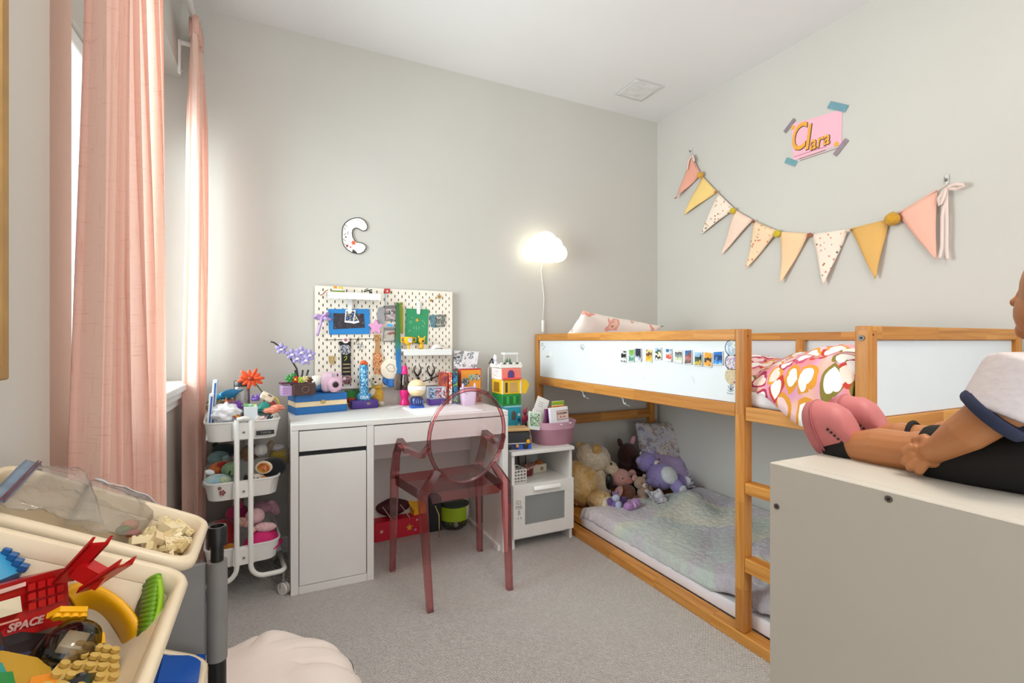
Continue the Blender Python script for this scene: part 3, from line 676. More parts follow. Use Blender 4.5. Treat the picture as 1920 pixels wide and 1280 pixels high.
bits(t, [('body', PUR, L0+Vector((0, .02, .085)), (.098, .085, .088), (-30, 0, 0)), ('tummy_patch', WHT, L0+Vector((.008, -.048, .108)), (.064, .034, .060), (-34, 0, 6)), ('head', PUR, L0+Vector((-.045, .10, .165)), (.075, .062, .062), (-20, -8, 0)), ('muzzle', mat('e6d3cd', .9), L0+Vector((-.012, .045, .168)), (.027, .017, .020)),
         ('ear', PUR2, L0+Vector((-.115, .10, .185)), (.024, .012, .024)), ('ear', PUR2, L0+Vector((.005, .11, .222)), (.024, .012, .024)), ('leg', PUR, L0+Vector((.035, -.085, .045)), (.038, .055, .042), (20, 0, 0)), ('leg', PUR, L0+Vector((.12, -.02, .055)), (.05, .042, .042), (0, 20, -25)), ('foot', WHT, L0+Vector((.042, -.135, .032)), (.03, .013, .03)), ('foot', WHT, L0+Vector((.158, -.045, .052)), (.014, .032, .032), (0, 0, 20)), ('arm', PUR, L0+Vector((-.09, -.0, .06)), (.03, .05, .03), (0, 0, 30))])
face(t, L0+Vector((-.062, .045, .165)), L0+Vector((.018, .055, .188)), L0+Vector((-.01, .028, .174)), .006, .006)
PINKP, MUD = fur('d3a39a', 'c99389', 110, .4), fur('7a4b36', None, 100)
p = PY(1168, 918, 2.46); L0 = Vector((p.x, 2.46, .12))
t = thing('plush_doll', 'pink-faced plush doll with a brown body sitting in front of the cream bear', 'plush toy', L0)
bits(t, [('body', MUD, L0+Vector((.015, 0, .05)), (.072, .06, .052)), ('head', PINKP, L0+Vector((.005, .03, .135)), (.078, .058, .055), (0, 12, 0)), ('ear', PINKP, L0+Vector((.095, .03, .145)), (.034, .012, .03)), ('ear', BLACK, L0+Vector((-.105, .0, .13)), (.026, .014, .05)), ('arm', PINKP, L0+Vector((-.06, -.03, .065)), (.02, .03, .045), (0, 30, 0)), ('leg', MUD, L0+Vector((.05, -.06, .018)), (.026, .035, .022)), ('snout', fur('c67f78', None, 120), L0+Vector((.025, -.025, .125)), (.03, .02, .02))])
face(t, L0+Vector((-.02, -.022, .145)), L0+Vector((.05, -.02, .15)), None, .005)
TAN = fur('b59a86', 'a88a78', 110)
p = PY(1208, 925, 2.38); L0 = Vector((p.x, 2.385, .135))
t = thing('plush_bear', 'small tan teddy bear wrapped in a grey and white cloth', 'plush toy', L0)
bits(t, [('body', TAN, L0+Vector((0, 0, .04)), (.04, .04, .042)), ('head', TAN, L0+Vector((-.01, .02, .098)), (.042, .038, .038)), ('muzzle', mat('d9c9bd', .9), L0+Vector((-.005, -.016, .09)), (.018, .012, .014)), ('ear', PINKP, L0+Vector((-.045, .03, .13)), (.022, .009, .02)), ('ear', TAN, L0+Vector((.03, .03, .132)), (.014, .008, .014)), ('leg', TAN, L0+Vector((.05, -.03, .02)), (.022, .03, .02)), ('leg', TAN, L0+Vector((-.03, -.035, .018)), (.02, .028, .018)), ('arm', TAN, L0+Vector((.045, -.005, .055)), (.018, .018, .03), (0, -30, 0))])
face(t, L0+Vector((-.026, -.012, .105)), L0+Vector((.012, -.014, .105)), L0+Vector((-.006, -.028, .094)), .004, .005)
g = G(); g.grid(lambda u, v: L0+Vector((-.04+.11*u+.02*math.sin(v*4), -.052-.105*v+.015*math.sin(u*6), .055*(1-v)**2+.012+.008*math.sin(9*u+4*v)+.006*math.sin(15*v))), 24, 24)
g.obj('cloth', blotch('grey_cloth', ['d4d2d6', 'bdbcc6', 'dedcde', 'a9a6b6'], 60, .9), t, True, solid=.005)
p = PY(1157, 940, 2.33); L0 = Vector((p.x, 2.33, .125)); VIO = fur('8d6fb5', '6d5096', 110)
t = thing('plush_dragon', 'little purple plush creature with a pale blue belly on the blanket edge', 'plush toy', L0)
bits(t, [('body', VIO, L0+Vector((0, 0, .028)), (.036, .034, .032)), ('belly', mat('b7c3dd', .9), L0+Vector((-.006, -.022, .032)), (.022, .018, .026)), ('head', fur('c8cfe6', None, 120), L0+Vector((-.012, -.005, .072)), (.024, .022, .022)), ('wing', VIO, L0+Vector((.048, 0, .045)), (.028, .007, .026), (0, 30, 0)), ('wing', VIO, L0+Vector((-.044, .01, .05)), (.02, .007, .026), (0, -30, 0)), ('ear', VIO, L0+Vector((-.026, 0, .096)), (.007, .006, .018), (0, -20, 0)), ('ear', VIO, L0+Vector((.004, 0, .096)), (.007, .006, .018), (0, 20, 0)), ('leg', VIO, L0+Vector((.02, -.03, .012)), (.016, .02, .012)), ('leg', VIO, L0+Vector((-.024, -.03, .012)), (.016, .02, .012))])
p = PY(1186, 955, 2.26); L0 = Vector((p.x, 2.26, .135)); ORC = fur('c79bd3', 'b583c4', 130, .3)
t = thing('plush_bow', 'small orchid pink satin plush with two round lobes lying on the blanket', 'plush toy', L0)
bits(t, [('lobe', ORC, L0+Vector((-.026, 0, .025)), (.034, .028, .027)), ('lobe', ORC, L0+Vector((.03, .012, .034)), (.032, .028, .028)), ('knot', fur('dcb6e2', None, 130), L0+Vector((.002, -.012, .03)), (.014, .018, .018))])
p = PX(1436, 1165, 1.66); RB = mat('e6e3ea', .85, .05, 30, .3, 60)
t = thing('bolster', 'white round bolster with a dusty pink side at the foot of the lower bunk', 'cushion', (1.72, 1.03, .15))
g = G(); g.lathe((1.70, .99, .17), [(.02, -.012), (.105, -.006), (.122, .008), (.124, .02)], 32, (R(-82), 0, R(-35)), cap=True); g.obj('end_cap', RB, t, True)
g = G(); g.lathe((1.70, .99, .17), [(.1245, .012), (.132, .035), (.131, .17), (.08, .19)], 32, (R(-82), 0, R(-35)), cap=False); g.obj('side', fur('a88a88', None, 80), t, True)

# ------------------------------------------------------------------ cards, stickers and doodles on the bed panel
PXP = BX0+.0138
cards = [(118, 205, 165, 355, ['1e2420', 'e8ecea', '10130f', 'd0d4d2', '3a443c']), (233, 325, 160, 355, ['5f9a8a', '4f8f78', '9cc7c0', '7fae52', '5f9f3a']), (330, 430, 138, 340, ['dfe6ec', '9fb0c4', '16202c', '1c2a3c', '25384f']), (490, 592, 150, 350, ['e8e0c8', 'e2bd3a', 'c79a2c', '5c3a1a', 'd8c27a', '6a7a6a']), (628, 735, 132, 325, ['e8e0d8', '3a3a24', 'e8e4c0', '2d4a2c', '9fb8d0', 'dfe8e6']), (788, 888, 145, 345, ['e9e4d2', 'd8452f', 'e0603f', 'c9d0d8', '1f6a9f', '2a72b8']), (925, 1045, 150, 365, ['e8ecd8', 'c9d8b0', '8d8f92', '55595e', 'd6d8d6', '8d8f92']), (1073, 1190, 168, 395, ['3a4b46', '7e5a5a', 'b5706a', '8a5050', '3a6b9b', '2d5cab']), (1217, 1345, 190, 412, ['5a6a2a', 'c9a83f', '2f4a36', '1f2f26', '8fb4d6', '9fc4e6']), (1365, 1490, 190, 422, ['c97a1a', 'e8a030', '3d2a16', 'e09a25', 'eab04a']), (1500, 1655, 190, 405, ['8fc4ea', '2a86d6', '123a70', '1f6fc0', '1f6fc0'])]
desc = ['black and white', 'green', 'dark navy', 'brown and gold', 'white and leafy green', 'red and blue', 'grey sketch', 'blue sky and red', 'blue and olive', 'orange', 'plain blue curled']
for i, (a, b, c, d, cols) in enumerate(cards):
    A = PX(1150+a/8, 635+c/8, PXP); B = PX(1150+b/8, 635+d/8, PXP); yl, yr, zt, zb = A.y, B.y, A.z, B.z; curl = .004+.006*((i*7) % 3)/2
    def fn(u, v, k=0): return (PXP-.0006-k-curl*(u-.3)**2*1.2-curl*(max(0, v-.6))**2*3, yl+(yr-yl)*u-.002*(v)*((i % 3)-1), zt+(zb-zt)*v+.003*((i*5 % 3)-1)*u)
    g = G(); g.grid(lambda u, v: fn(u, v), 6, 6); o = g.obj('photo_card', mat('f2f2ee', .5), None, True, solid=.0006)
    tag(o, 'small %s picture card, number %d in the row on the white bed panel' % (desc[i], i+1) if False else '%s picture card %s' % (desc[i], ['first at the left of the row on the bed panel', 'between the black and white and the navy card', 'third from the left on the bed panel', 'just right of the gap after the navy card', 'highest in the row on the bed panel', 'with a white foot, mid row on the bed panel', 'between the red and blue cards', 'with a red shape, right of the grey sketch', 'left of the orange card', 'beside the blue curled card', 'last at the right of the row'][i]), 'card', 'picture cards on the bed panel')
    g = G(); g.grid(lambda u, v: Vector(fn(.05+.9*u, .04+(.76 if i in (5, 6) else .88)*v, .0007)), 5, 5); g.obj('picture', blotch('card_%d' % i, cols, 13, .4, 'band'), o, True)
def disc_cut(c, r, ymin, x, n=28):
    out = []
    for i in range(n):
        a = 2*math.pi*i/n; y = c.y+r*math.cos(a); z = c.z+r*math.sin(a); out.append((x, max(y, ymin), z))
    return out
for i, (py, cols, rc) in enumerate(((652, ['b9c9a8', 'dfe7ea', '9db6cf', 'd8d3a0'], '4a5a86'), (679, ['cbb9cf', 'a58cc0', 'd9d2c8', '8a7aa8'], '53406f'), (705, ['d3c19a', 'c7b48c', 'cfc3a6', '9a3f8a'], 'c9b98e'))):
    c = PX(1372.5, py, PXP); 
    o = G().poly(disc_cut(c, .0455*.72, 1.2912, PXP), (-.0006, 0, 0)).obj('round_sticker', mat(rc, .4), None)
    tag(o, ['round sticker with a blue rim, topmost of three on the bed panel', 'round sticker with a purple rim, middle of three on the bed panel', 'round tan sticker with a magenta spot, lowest of three on the bed panel'][i], 'sticker', 'round stickers by the bed post')
    G().poly(disc_cut(c, .0455*.62, 1.2914, PXP-.0007), (-.0004, 0, 0)).obj('picture', blotch('sticker_%d' % i, cols, 55, .4, 'noise'), o)
INK = mat('4a5560', .7)
bed = bpy.data.objects['bunk_bed']
def doodle(px_lines, parent, x, r=.0011, m=None):
    g = G()
    for ln in px_lines: g.tube([PX(a, b, x-.0003) for a, b in ln], r, 5)
    return g.obj('doodle', m or INK, parent)
doodle([[(1016, 644), (1018, 643), (1019, 647), (1016, 649), (1015, 646), (1017, 643)]], bed, PXP); doodle([[(1022, 649), (1017, 656)]], bed, PXP)
doodle([[(1090, 644), (1088, 651), (1092, 655), (1096, 651), (1093, 645), (1090, 652), (1094, 657), (1091, 649)]], bed, PXP)
for ln in ([(1370, 732), (1365, 723)], [(1370, 731), (1369, 720)], [(1371, 731), (1373, 719)], [(1372, 731), (1376, 724)], [(1364, 731), (1370, 734), (1376, 731)], [(1363, 736), (1369, 738), (1375, 738)]): doodle([ln], bed, PXP)
for ln in ([(1209, 707), (1208, 711)], [(1298, 705), (1302, 718)], [(1196, 683), (1200, 684)], [(1182, 720), (1182, 722)]): doodle([ln], bed, PXP, .0007, mat('b9bfc6', .7))
for px, nm in ((1093, 'clear hook with a loop under the bed rail, left of the two'), (1168, 'clear hook with a loop under the bed rail, right of the two')):
    py = 738 if px < 1100 else 748
    c = PX(px, py, BX0+.02); t = thing('hook', nm, 'hook', c, 0, 'clear hooks under the bed rail'); CLH = mat('dfe4e8', .2, .02)
    c.z = .8345; G().box((c.x-.008, c.y-.006, c.z-.004), (c.x+.008, c.y+.006, c.z-.0003), .001).obj('plate', CLH, t)
    g = G(); g.tube([c+Vector((0, .0, -.004)), c+Vector((0, -.004, -.024)), c+Vector((0, -.014, -.032)), c+Vector((0, -.022, -.022))], .0022, 6); g.obj('loop', CLH, t, True)
    g = G(); g.tube([c+Vector((0, -.014, -.032)), c+Vector((.004, -.03, -.034)), c+Vector((0, -.055, -.038))], .0008, 5); g.obj('thread', CLH, t, True)
# ------------------------------------------------------------------ bunting on the right wall
def cloth(key, bgc, spots, sc=40, th=.2):
    def fn(n):
        v = n.coord('Object', rnd=True); o = n.vor(v, sc); k = len(spots); f = n.xyz(o[1])[0]; d = n.math('LESS_THAN', n.math('ADD', o[0], n.math('MULTIPLY', n.noise(v, sc*3)[0], .25)), th+.12)
        keep = n.math('MULTIPLY', d, n.math('GREATER_THAN', n.xyz(o[1])[1], .25))
        return n.mix(keep, lin(bgc), n.ramp(f, [(i/k, lin(c)) for i, c in enumerate(spots)], 'CONSTANT'))
    m = pattern('cloth_'+key, fn, .9); n = NT(m); v = n.coord('Object')
    x, y, z = n.xyz(v); h = n.math('ADD', n.math('SINE', n.math('MULTIPLY', y, 900)), n.math('SINE', n.math('MULTIPLY', z, 900))); n.put(n.bsdf().inputs['Normal'], n.bump(h, .12, .001)); return m
FL1 = cloth('floral', 'f4e3d2', ['d98a72', 'a8845c', 'e0a18c', '7d7a66'], 46, .27); FL2 = cloth('floral_cream', 'f3d5b0', ['cf6f58', 'a99a62', 'dd8a70'], 44, .27); DOT = cloth('dotted', 'efb8a4', ['7a5040', '6a5a50'], 42, .02); DOT2 = cloth('dotted_deep', 'eba893', ['7a5040'], 40, .02)
PEN = [((1296, 292), (1314, 327), (1271, 374), DOT2), ((1317, 331), (1344, 360), (1284, 404), mat('f3d084', .9, .03)), ((1346, 362), (1377, 392), (1316, 440), FL1), ((1379, 394), (1412, 413), (1354, 479), mat('f5d6c2', .9, .02)), ((1415, 415), (1460, 434), (1401, 505), FL2),
       ((1464, 435), (1518, 439), (1467, 532), mat('f4cfa4', .9, .02)), ((1522, 440), (1591, 431), (1548, 535), FL1), ((1595, 430), (1667, 412), (1645, 524), mat('deae63', .9, .03)), ((1683, 402), (1757, 357), (1758, 488), DOT)]
t = thing('bunting', 'fabric pennant bunting strung across the right wall above the bed', 'bunting', (XW-.01, 1.8, 1.75))
bx = XW-.013; TH = mat('e9d9c6', .9)
line = [(1296, 288)]+[q for p_ in PEN for q in p_[:2]]+[(1776, 344)]
g = G(); g.tube([PX(a, b, bx) for a, b in line], .0022, 6); g.obj('cord', TH, t, True)
for i, (a, b, c, m) in enumerate(PEN):
    A, B, T = PX(*a, bx), PX(*b, bx), PX(*c, bx)
    cen = (A+B+T)/3
    def fn(u, v):
        p = (A.lerp(B, u)).lerp(T, v*.985); p.x = bx-.0045-.012*v*v-.010*math.sin(math.pi*u)*(1-v)+.005*math.sin(6*v+i)
        if i == 0: p.x -= .05*max(0, v-.45)*max(0, u-.2)
        return p
    g = G(); g.grid(fn, 8, 12); o = g.obj('pennant', m, t, True, solid=.003)
    o['label'] = ['pink dotted pennant with a curled tip', 'plain yellow pennant', 'white floral pennant', 'plain pale peach pennant', 'cream floral pennant', 'peach checked pennant', 'cream pink floral pennant', 'tan pennant', 'large pink dotted pennant'][i]
    g = G(); e = [A.lerp(B, k/4) for k in range(5)]; g.tube([Vector((bx-.006, p.y, p.z)) for p in e], .0035, 6); g.obj('seam', m, o, True)
def pom(c, r, m):
    g = G(); g.ico(c, r, sub=3); g.b.normal_update()
    for v in g.b.verts: v.co += (v.co-c).normalized()*r*.28*nz.noise(v.co*160)
    return g.obj('pompom', m, t, True)
for (px, py, r, c) in ((1313, 328, .021, 'eab13c'), (1342, 360, .010, 'c98a4a'), (1374, 395, .019, 'e8c52e'), (1412, 415, .010, '9a6242'), (1457, 438, .021, 'e6cb28'), (1518, 441, .013, 'b26a4c'), (1590, 432, .010, 'e6d6c2'), (1673, 410, .031, 'e3a92a')):
    q = PX(px, py, bx-.018); pom(q, r, fur(c, None, 140))
RIB = mat('e9d3c9', .6, .03)
c0 = PX(1774, 352, bx-.012)
def ribbon(pts, w): 
    g = G(); P = [Vector(p) for p in pts]; k = len(P)-1
    def fn(u, v):
        f = u*k; i = min(int(f), k-1); p = P[i].lerp(P[i+1], f-i); d = (P[i+1]-P[i]).normalized(); s_ = d.cross(Vector((1, 0, 0))).normalized(); return p+s_*(v-.5)*w
    g.grid(fn, 4*k+1, 2); return g
for nm, pts in (('bow_loop', [c0, c0+Vector((-.01, -.035, .005)), c0+Vector((-.014, -.068, -.008)), c0+Vector((-.006, -.04, -.018)), c0]), ('bow_loop', [c0, c0+Vector((-.01, .004, -.035)), c0+Vector((-.012, .016, -.075)), c0+Vector((-.004, .026, -.04)), c0]),
                ('ribbon_tail', [c0, c0+Vector((-.004, .012, -.12)), c0+Vector((-.002, .014, -.25)), c0+Vector((-.003, .022, -.30))]), ('ribbon_tail', [c0, c0+Vector((-.004, -.004, -.14)), c0+Vector((-.001, -.002, -.26)), c0+Vector((-.003, -.006, -.31))])):
    ribbon(pts, .013).obj(nm, RIB, t, True, solid=.0012)
c1 = PX(1297, 291, bx-.012)
for pts in ([c1, c1+Vector((-.01, -.02, -.02)), c1+Vector((-.012, -.035, -.06)), c1+Vector((-.004, -.02, -.045)), c1], [c1, c1+Vector((-.01, .02, -.03)), c1+Vector((-.01, .035, -.09))]): ribbon(pts, .014).obj('bow_loop', RIB, t, True, solid=.0012)
for px, py, lb in ((1297, 284, 'small clear wall hook at the left end of the bunting'), (1776, 338, 'small clear wall hook at the right end of the bunting')):
    q = PX(px, py, XW); h = thing('wall_hook', lb, 'hook', q, 0, 'wall hooks for the bunting'); HM = mat('cfcfcb', .25, .02)
    G().box((XW-.005, q.y-.008, q.z-.016), (XW-.0005, q.y+.008, q.z+.026), .003, 2).obj('plate', HM, h, 40)
    g = G(); g.tube([(XW-.005, q.y, q.z+.006), (XW-.012, q.y, q.z-.006), (XW-.020, q.y, q.z-.004), (XW-.022, q.y, q.z+.008)], .0026, 6); g.obj('peg', mat('8f8a84', .3, metal=.8), h, True)
# ------------------------------------------------------------------ taped paper name sign
t = thing('name_sign', 'pink paper sign with a yellow handwritten name taped to the right wall', 'sign', (XW-.002, 1.66, 2.22))
x_ = XW-.0025
S = [PX(1484, 233, x_), PX(1579, 205, x_), PX(1578, 270, x_), PX(1487, 301, x_)]
pa = G().poly(S, (.0012, 0, 0)).obj('paper', mat('f0b9c8', .85, .02), t)
yel, ink = mat('f0a93c', .7, .05), mat('5a3a3e', .7)
for tx, px, py, sz, sx in (('C', 1496, 260, .205, .62), ('l', 1513, 260, .19, .8), ('ara', 1536, 264, .105, .82)):
    q = PX(px, py, x_-.0004)
    text(tx, sz, ink, t, q+Vector((0, -.003, -.003)), (0, -1, .0), (0, 0, 1), .0002, 'lettering_outline', .18, .0035, 'CENTER', sx)  # bolder ink copy behind each letter, its drawn dark outline
    text(tx, sz, yel, t, q+Vector((-.0008, 0, 0)), (0, -1, .0), (0, 0, 1), .0003, 'lettering', .18, .0012, 'CENTER', sx)
for ln in ([(1489, 294), (1550, 274)], [(1498, 298), (1548, 281)], [(1500, 301), (1575, 276)]): 
    g = G(); g.tube([PX(a, b, x_-.0006) for a, b in ln], .0014, 5); g.obj('underline', mat('a8626e', .8), t)
for px, py in ((1487, 239), (1568, 270)):
    q = PX(px, py, x_-.001); g = G(); g.cyl((x_+.0, q.y, q.z), .012, .001, (0, R(-90), 0), n=10); g.obj('flower', yel, t)
for i, (p, q, w_, c) in enumerate((((1471, 248), (1490, 223), .024, '8e8088'), ((1554, 196), (1588, 204), .034, '6f9aa6'), ((1565, 291), (1588, 261), .027, '93838a'), ((1473, 300), (1493, 307), .03, '6f9fa8'))):
    A, B = PX(*p, x_-.0012), PX(*q, x_-.0012); d = (B-A); s_ = Vector((0, -d.z, d.y)).normalized()*w_/2
    G().poly([A-s_, B-s_, B+s_, A+s_], (-.0004, 0, 0)).obj('tape', mat(c, .5, .08, 40), t)
# ------------------------------------------------------------------ decorated letter on the back wall
o2 = [(690, 235), (600, 232), (510, 255), (420, 295), (340, 365), (290, 450), (275, 540), (272, 700), (285, 820), (320, 910), (400, 1000), (510, 1065), (640, 1095), (720, 1090), (800, 1040), (845, 970), (850, 920), (810, 870), (740, 835), (630, 815), (570, 770), (530, 690), (515, 600), (530, 520), (570, 485), (620, 475), (680, 500), (760, 545), (810, 548), (860, 520), (885, 470), (875, 400), (830, 320), (760, 260)]
CP = lambda a, b, y=YW-.006: PY(620+a/12.8, 390+b/12.8, y)
t = thing('wall_letter', 'white cut-out letter with a black outline and red flowers on the back wall', 'letter', PY(665, 476, YW-.003))
G().poly([CP(*q) for q in o2], (0, .005, 0)).obj('letter_body', mat('f1eeea', .6, .02), t)
g = G(); g.tube([CP(*q, YW-.0065) for q in o2], .0022, 6, True); g.obj('outline', mat('3a3532', .7), t, True)
def blob(pts, m, nm='painted_flower'): G().poly([CP(*q, YW-.0068) for q in pts], (0, .0008, 0)).obj(nm, m, t)
star = lambda cx, cy, r, k=6: [(cx+(r if i % 2 == 0 else r*.5)*math.cos(math.pi*i/k), cy+(r if i % 2 == 0 else r*.5)*math.sin(math.pi*i/k)) for i in range(2*k)]
blob(star(550, 830, 70), mat('e0653c', .7)); blob(star(395, 905, 42, 5), mat('9a2f4a', .7)); blob(star(475, 935, 30, 5), mat('c9605a', .7)); blob(star(365, 695, 30, 5), mat('7a6a78', .7)); blob([(530, 985), (600, 1030), (640, 1085), (570, 1090), (515, 1065)], mat('4a423a', .7), 'painted_patch')
for ln in ([(330, 380), (390, 450)], [(320, 460), (355, 520)], [(325, 650), (365, 600)], [(410, 560), (415, 635)], [(300, 740), (370, 800)], [(330, 870), (360, 860)]):
    g = G(); g.tube([CP(*q, YW-.0066) for q in ln], .0012, 5); g.obj('painted_stroke', mat('5d5550', .7), t)
for c_ in ((765, 350), (660, 290)): blob(star(*c_, 14, 4), mat('7a7470', .7), 'painted_dot')
# ------------------------------------------------------------------ cloud lamp
q = PY(1022, 465, YW-.06); t = thing('wall_lamp', 'glowing white cloud-shaped wall lamp with a cord, above the bunk bed corner', 'lamp', q)
circ = [(-.005, .022, .084), (-.1, -.035, .056), (.098, -.03, .055), (-.066, .018, .052), (.066, .02, .05), (0, -.035, .06), (-.055, -.05, .042), (.055, -.05, .042)]
out = []
for i in range(96):
    a = 2*math.pi*i/96; dx, dy = math.cos(a), math.sin(a); best = 0
    for cx, cy, r in circ:
        b_ = cx*dx+cy*dy; disc = b_*b_-(cx*cx+cy*cy-r*r)
        if disc > 0: best = max(best, b_+math.sqrt(disc))
    y = dy*best; 
    if y < -.088: best *= .088/-y if False else 1; 
    out.append((dx*best, max(dy*best, -.092)))
M = Matrix.Translation(q) @ Euler((R(90), 0, 0)).to_matrix().to_4x4()
glow, n = base('lit_lamp_shade'); b = n.bsdf(); b.inputs['Base Color'].default_value = (.9, .88, .8, 1); b.inputs['Roughness'].default_value = .5
ed = n.noise(n.coord(), 5)[0]; n.put(b.inputs['Emission Color'], n.ramp(ed, [(.3, (1, .90, .66)), (.7, (1, .93, .74))])); b.inputs['Emission Strength'].default_value = 1.9
G().puff(out, M, [(.90, -.040), (.985, -.034), (1, -.02), (1, .015), (.975, .034), (.90, .047), (.7, .056), (.35, .061), (.05, .062)]).obj('lamp_shade', glow, t, 50)
G().cbox((q.x, YW-.011, q.z), (.10, .018, .08), (0, 0, 0), .003).obj('wall_plate', mat('f0eee8', .5), t)
for k in (-.055, .055): G().ball((q.x+k, q.y-.02, q.z-.093), .004, n=10).obj('fastener', mat('b5ad9c', .4), t, True)
cw = mat('f0eee8', .4, .02)
s0, s1 = PY(1018, 600, YW-.01), PY(1018, 623, YW-.01)
g = G(); g.tube([(q.x, YW-.02, q.z-.08), (q.x-.001, YW-.006, q.z-.14), PY(1020, 560, YW-.006), (s0.x, YW-.008, s0.z)], .0028, 8); g.tube([(s1.x, YW-.008, s1.z), (s1.x, YW-.007, s1.z-.25)], .0028, 8); g.obj('cord', cw, t, True)
G().cbox(((s0.x+s1.x)/2, YW-.010, (s0.z+s1.z)/2), (.018, .014, s0.z-s1.z), (0, 0, 0), .005, 3).obj('switch', cw, t, 40)
# ------------------------------------------------------------------ pegboard with real slots
PX0, PX1, PZ0, PZ1, PF = .195, .970, .855, 1.416, 2.834   # PF: front face
BOARD = mat('efe6d8', .5, .015)
t = thing('pegboard', 'cream slotted pegboard on the back wall above the desk', 'pegboard', ((PX0+PX1)/2, PF+.01, PZ0))
xs, zs, hole = [PX0], [PZ0], set()
nx, nz_ = 37, 26; sx_ = (PX1-PX0)/(nx+1); sz_ = (PZ1-PZ0)/(nz_+1)
for i in range(nx): c = PX0+sx_*(i+1); xs += [c-.0027, c+.0027]
for j in range(nz_): c = PZ0+sz_*(j+1); zs += [c-.0075, c+.0075]
xs.append(PX1); zs.append(PZ1); b = bmesh.new(); V = {}
def gv(i, j):
    if (i, j) not in V: V[i, j] = b.verts.new((xs[i], PF+.0025, zs[j]))
    return V[i, j]
for i in range(len(xs)-1):
    for j in range(len(zs)-1):
        if i % 2 == 1 and j % 2 == 1 and ((i//2)+(j//2)) % 2 == 0: continue
        b.faces.new((gv(i, j), gv(i+1, j), gv(i+1, j+1), gv(i, j+1)))
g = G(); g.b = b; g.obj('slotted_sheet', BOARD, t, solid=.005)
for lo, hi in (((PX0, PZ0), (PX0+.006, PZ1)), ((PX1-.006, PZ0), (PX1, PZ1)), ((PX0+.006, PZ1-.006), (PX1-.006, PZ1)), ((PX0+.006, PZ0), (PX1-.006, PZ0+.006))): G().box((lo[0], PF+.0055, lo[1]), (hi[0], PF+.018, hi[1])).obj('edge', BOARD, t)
G().box((PX0+.008, PF+.0062, PZ0+.008), (PX1-.008, PF+.017, PZ1-.008)).obj('slot_shade', mat('1a1816', .9), t)  # black sheet just behind the slots, standing in for shade in the wall gap
PB = lambda px, py, d=0: PY(px, py, PF-d)
def solo(g, name, label, cat, m, smooth=None, group=None, **k): return tag(g.obj(name, m, None, smooth, **k), label, cat, group)
def hang(name, label, cat, px, py, group=None): return thing(name, label, cat, PB(px, py), 0, group)
PW = mat('e6e6e4', .4, .01)
# shelves
for (xa, xb, yt, lb) in ((614, 711, 547, 'white shelf ledge at the upper left of the pegboard'), (753, 842, 653, 'white shelf ledge at the right of the pegboard holding the yellow trophy')):
    A, B = PB(xa, yt, .03), PB(xb, yt, .03); z = A.z-.008
    t = thing('pegboard_shelf', lb, 'shelf', ((A.x+B.x)/2, PF-.04, z-.03), 0, 'pegboard shelves')
    G().box((A.x, PF-.085, z-.032), (B.x, PF-.081, z+.004), .0015).obj('front_lip', PW, t); G().box((A.x, PF-.081, z-.008), (B.x, PF-.001, z-.004)).obj('tray', PW, t)
    for x in (A.x, B.x-.004): G().box((x, PF-.081, z-.004), (x+.004, PF-.001, z+.004)).obj('end', PW, t)
    if yt < 600: SH1 = (A.x, B.x, z-.004)
    else: SH2 = (A.x, B.x, z-.004)
BRICKC = {k: mat(c, .3, .02) for k, c in dict(y='f0c02f', o='e8892d', g='3f8f45', r='c92a24', w='f0efe9', k='23211f', b='2a63b5', t='3fa7a0', tan='d9c48f', br='5a3420', lg='a7c83a', gr='8f9296', pk='e58fae').items()}
def brick(g, c, sx, sy, h=.0096, u=.008, rot=0, studs=True):   # toy brick with studs, sx x sy studs, base centre c
    M = Matrix.Translation(c) @ (Matrix.Rotation(rot, 4, 'Z') if not hasattr(rot, 'to_4x4') else rot.to_4x4())
    n0 = set(g.b.verts); w, d = sx*u, sy*u
    g.cbox((0, 0, h/2), (w-.0002, d-.0002, h))
    if studs:
        for i in range(sx):
            for j in range(sy): g.cyl(((i-(sx-1)/2)*u, (j-(sy-1)/2)*u, h), u*.3, u*.21, n=8)
    bmesh.ops.transform(g.b, matrix=M, verts=[v for v in g.b.verts if v not in n0]); return g
x0, x1, z = SH1
t = thing('toy_house', 'tiny yellow and orange brick house on the upper left pegboard shelf', 'toy', ((x0+.045), PF-.045, z))
c = Vector((x0+.05, PF-.045, z+.0003))
for k, (dx, dz, a, b_, h, m) in enumerate(((0, 0, 7, 4, .012, 'y'), (0, .0175, 5, 3, .010, 'w'), (0, .0145, 9, 4, .003, 'g'), (-.012, .0285, 2, 2, .014, 'o'), (.016, .0285, 3, 2, .010, 'y'))):
    g = G(); brick(g, c+Vector((dx, 0, dz)), a, b_, h); g.obj('brick', BRICKC[m], t)
t = thing('toy_vehicle', 'small dark toy plane on a tan base on the upper left pegboard shelf', 'toy', (x1-.06, PF-.045, z))
c = Vector((x1-.06, PF-.045, z+.0003)); g = G(); brick(g, c, 7, 3, .004); g.obj('base', BRICKC['tan'], t)
g = G(); g.cbox(c+Vector((.012, 0, .014)), (.012, .012, .018)); g.cbox(c+Vector((-.004, 0, .026)), (.046, .01, .007), (0, R(-14), 0)); g.cbox(c+Vector((-.012, 0, .033)), (.016, .03, .004), (0, R(-20), 0)); g.obj('plane_body', BRICKC['k'], t)
solo(brick(G(), Vector(((x0+x1)/2+.005, PF-.045, z+.0003)), 3, 2, .012), 'brick_block', 'little white brick between the toy house and plane on the shelf', 'toy', BRICKC['w'])
g = G(); p0 = PB(600, 553, .006); g.tube([p0, PB(606, 551, .012), PB(610, 546, .02), PB(615, 543, .03)], .0035, 6, flat=(1.4, .5)); solo(g, 'ribbon', 'short dark red ribbon at the left end of the upper shelf', 'ribbon', mat('9a2f35', .7), True)
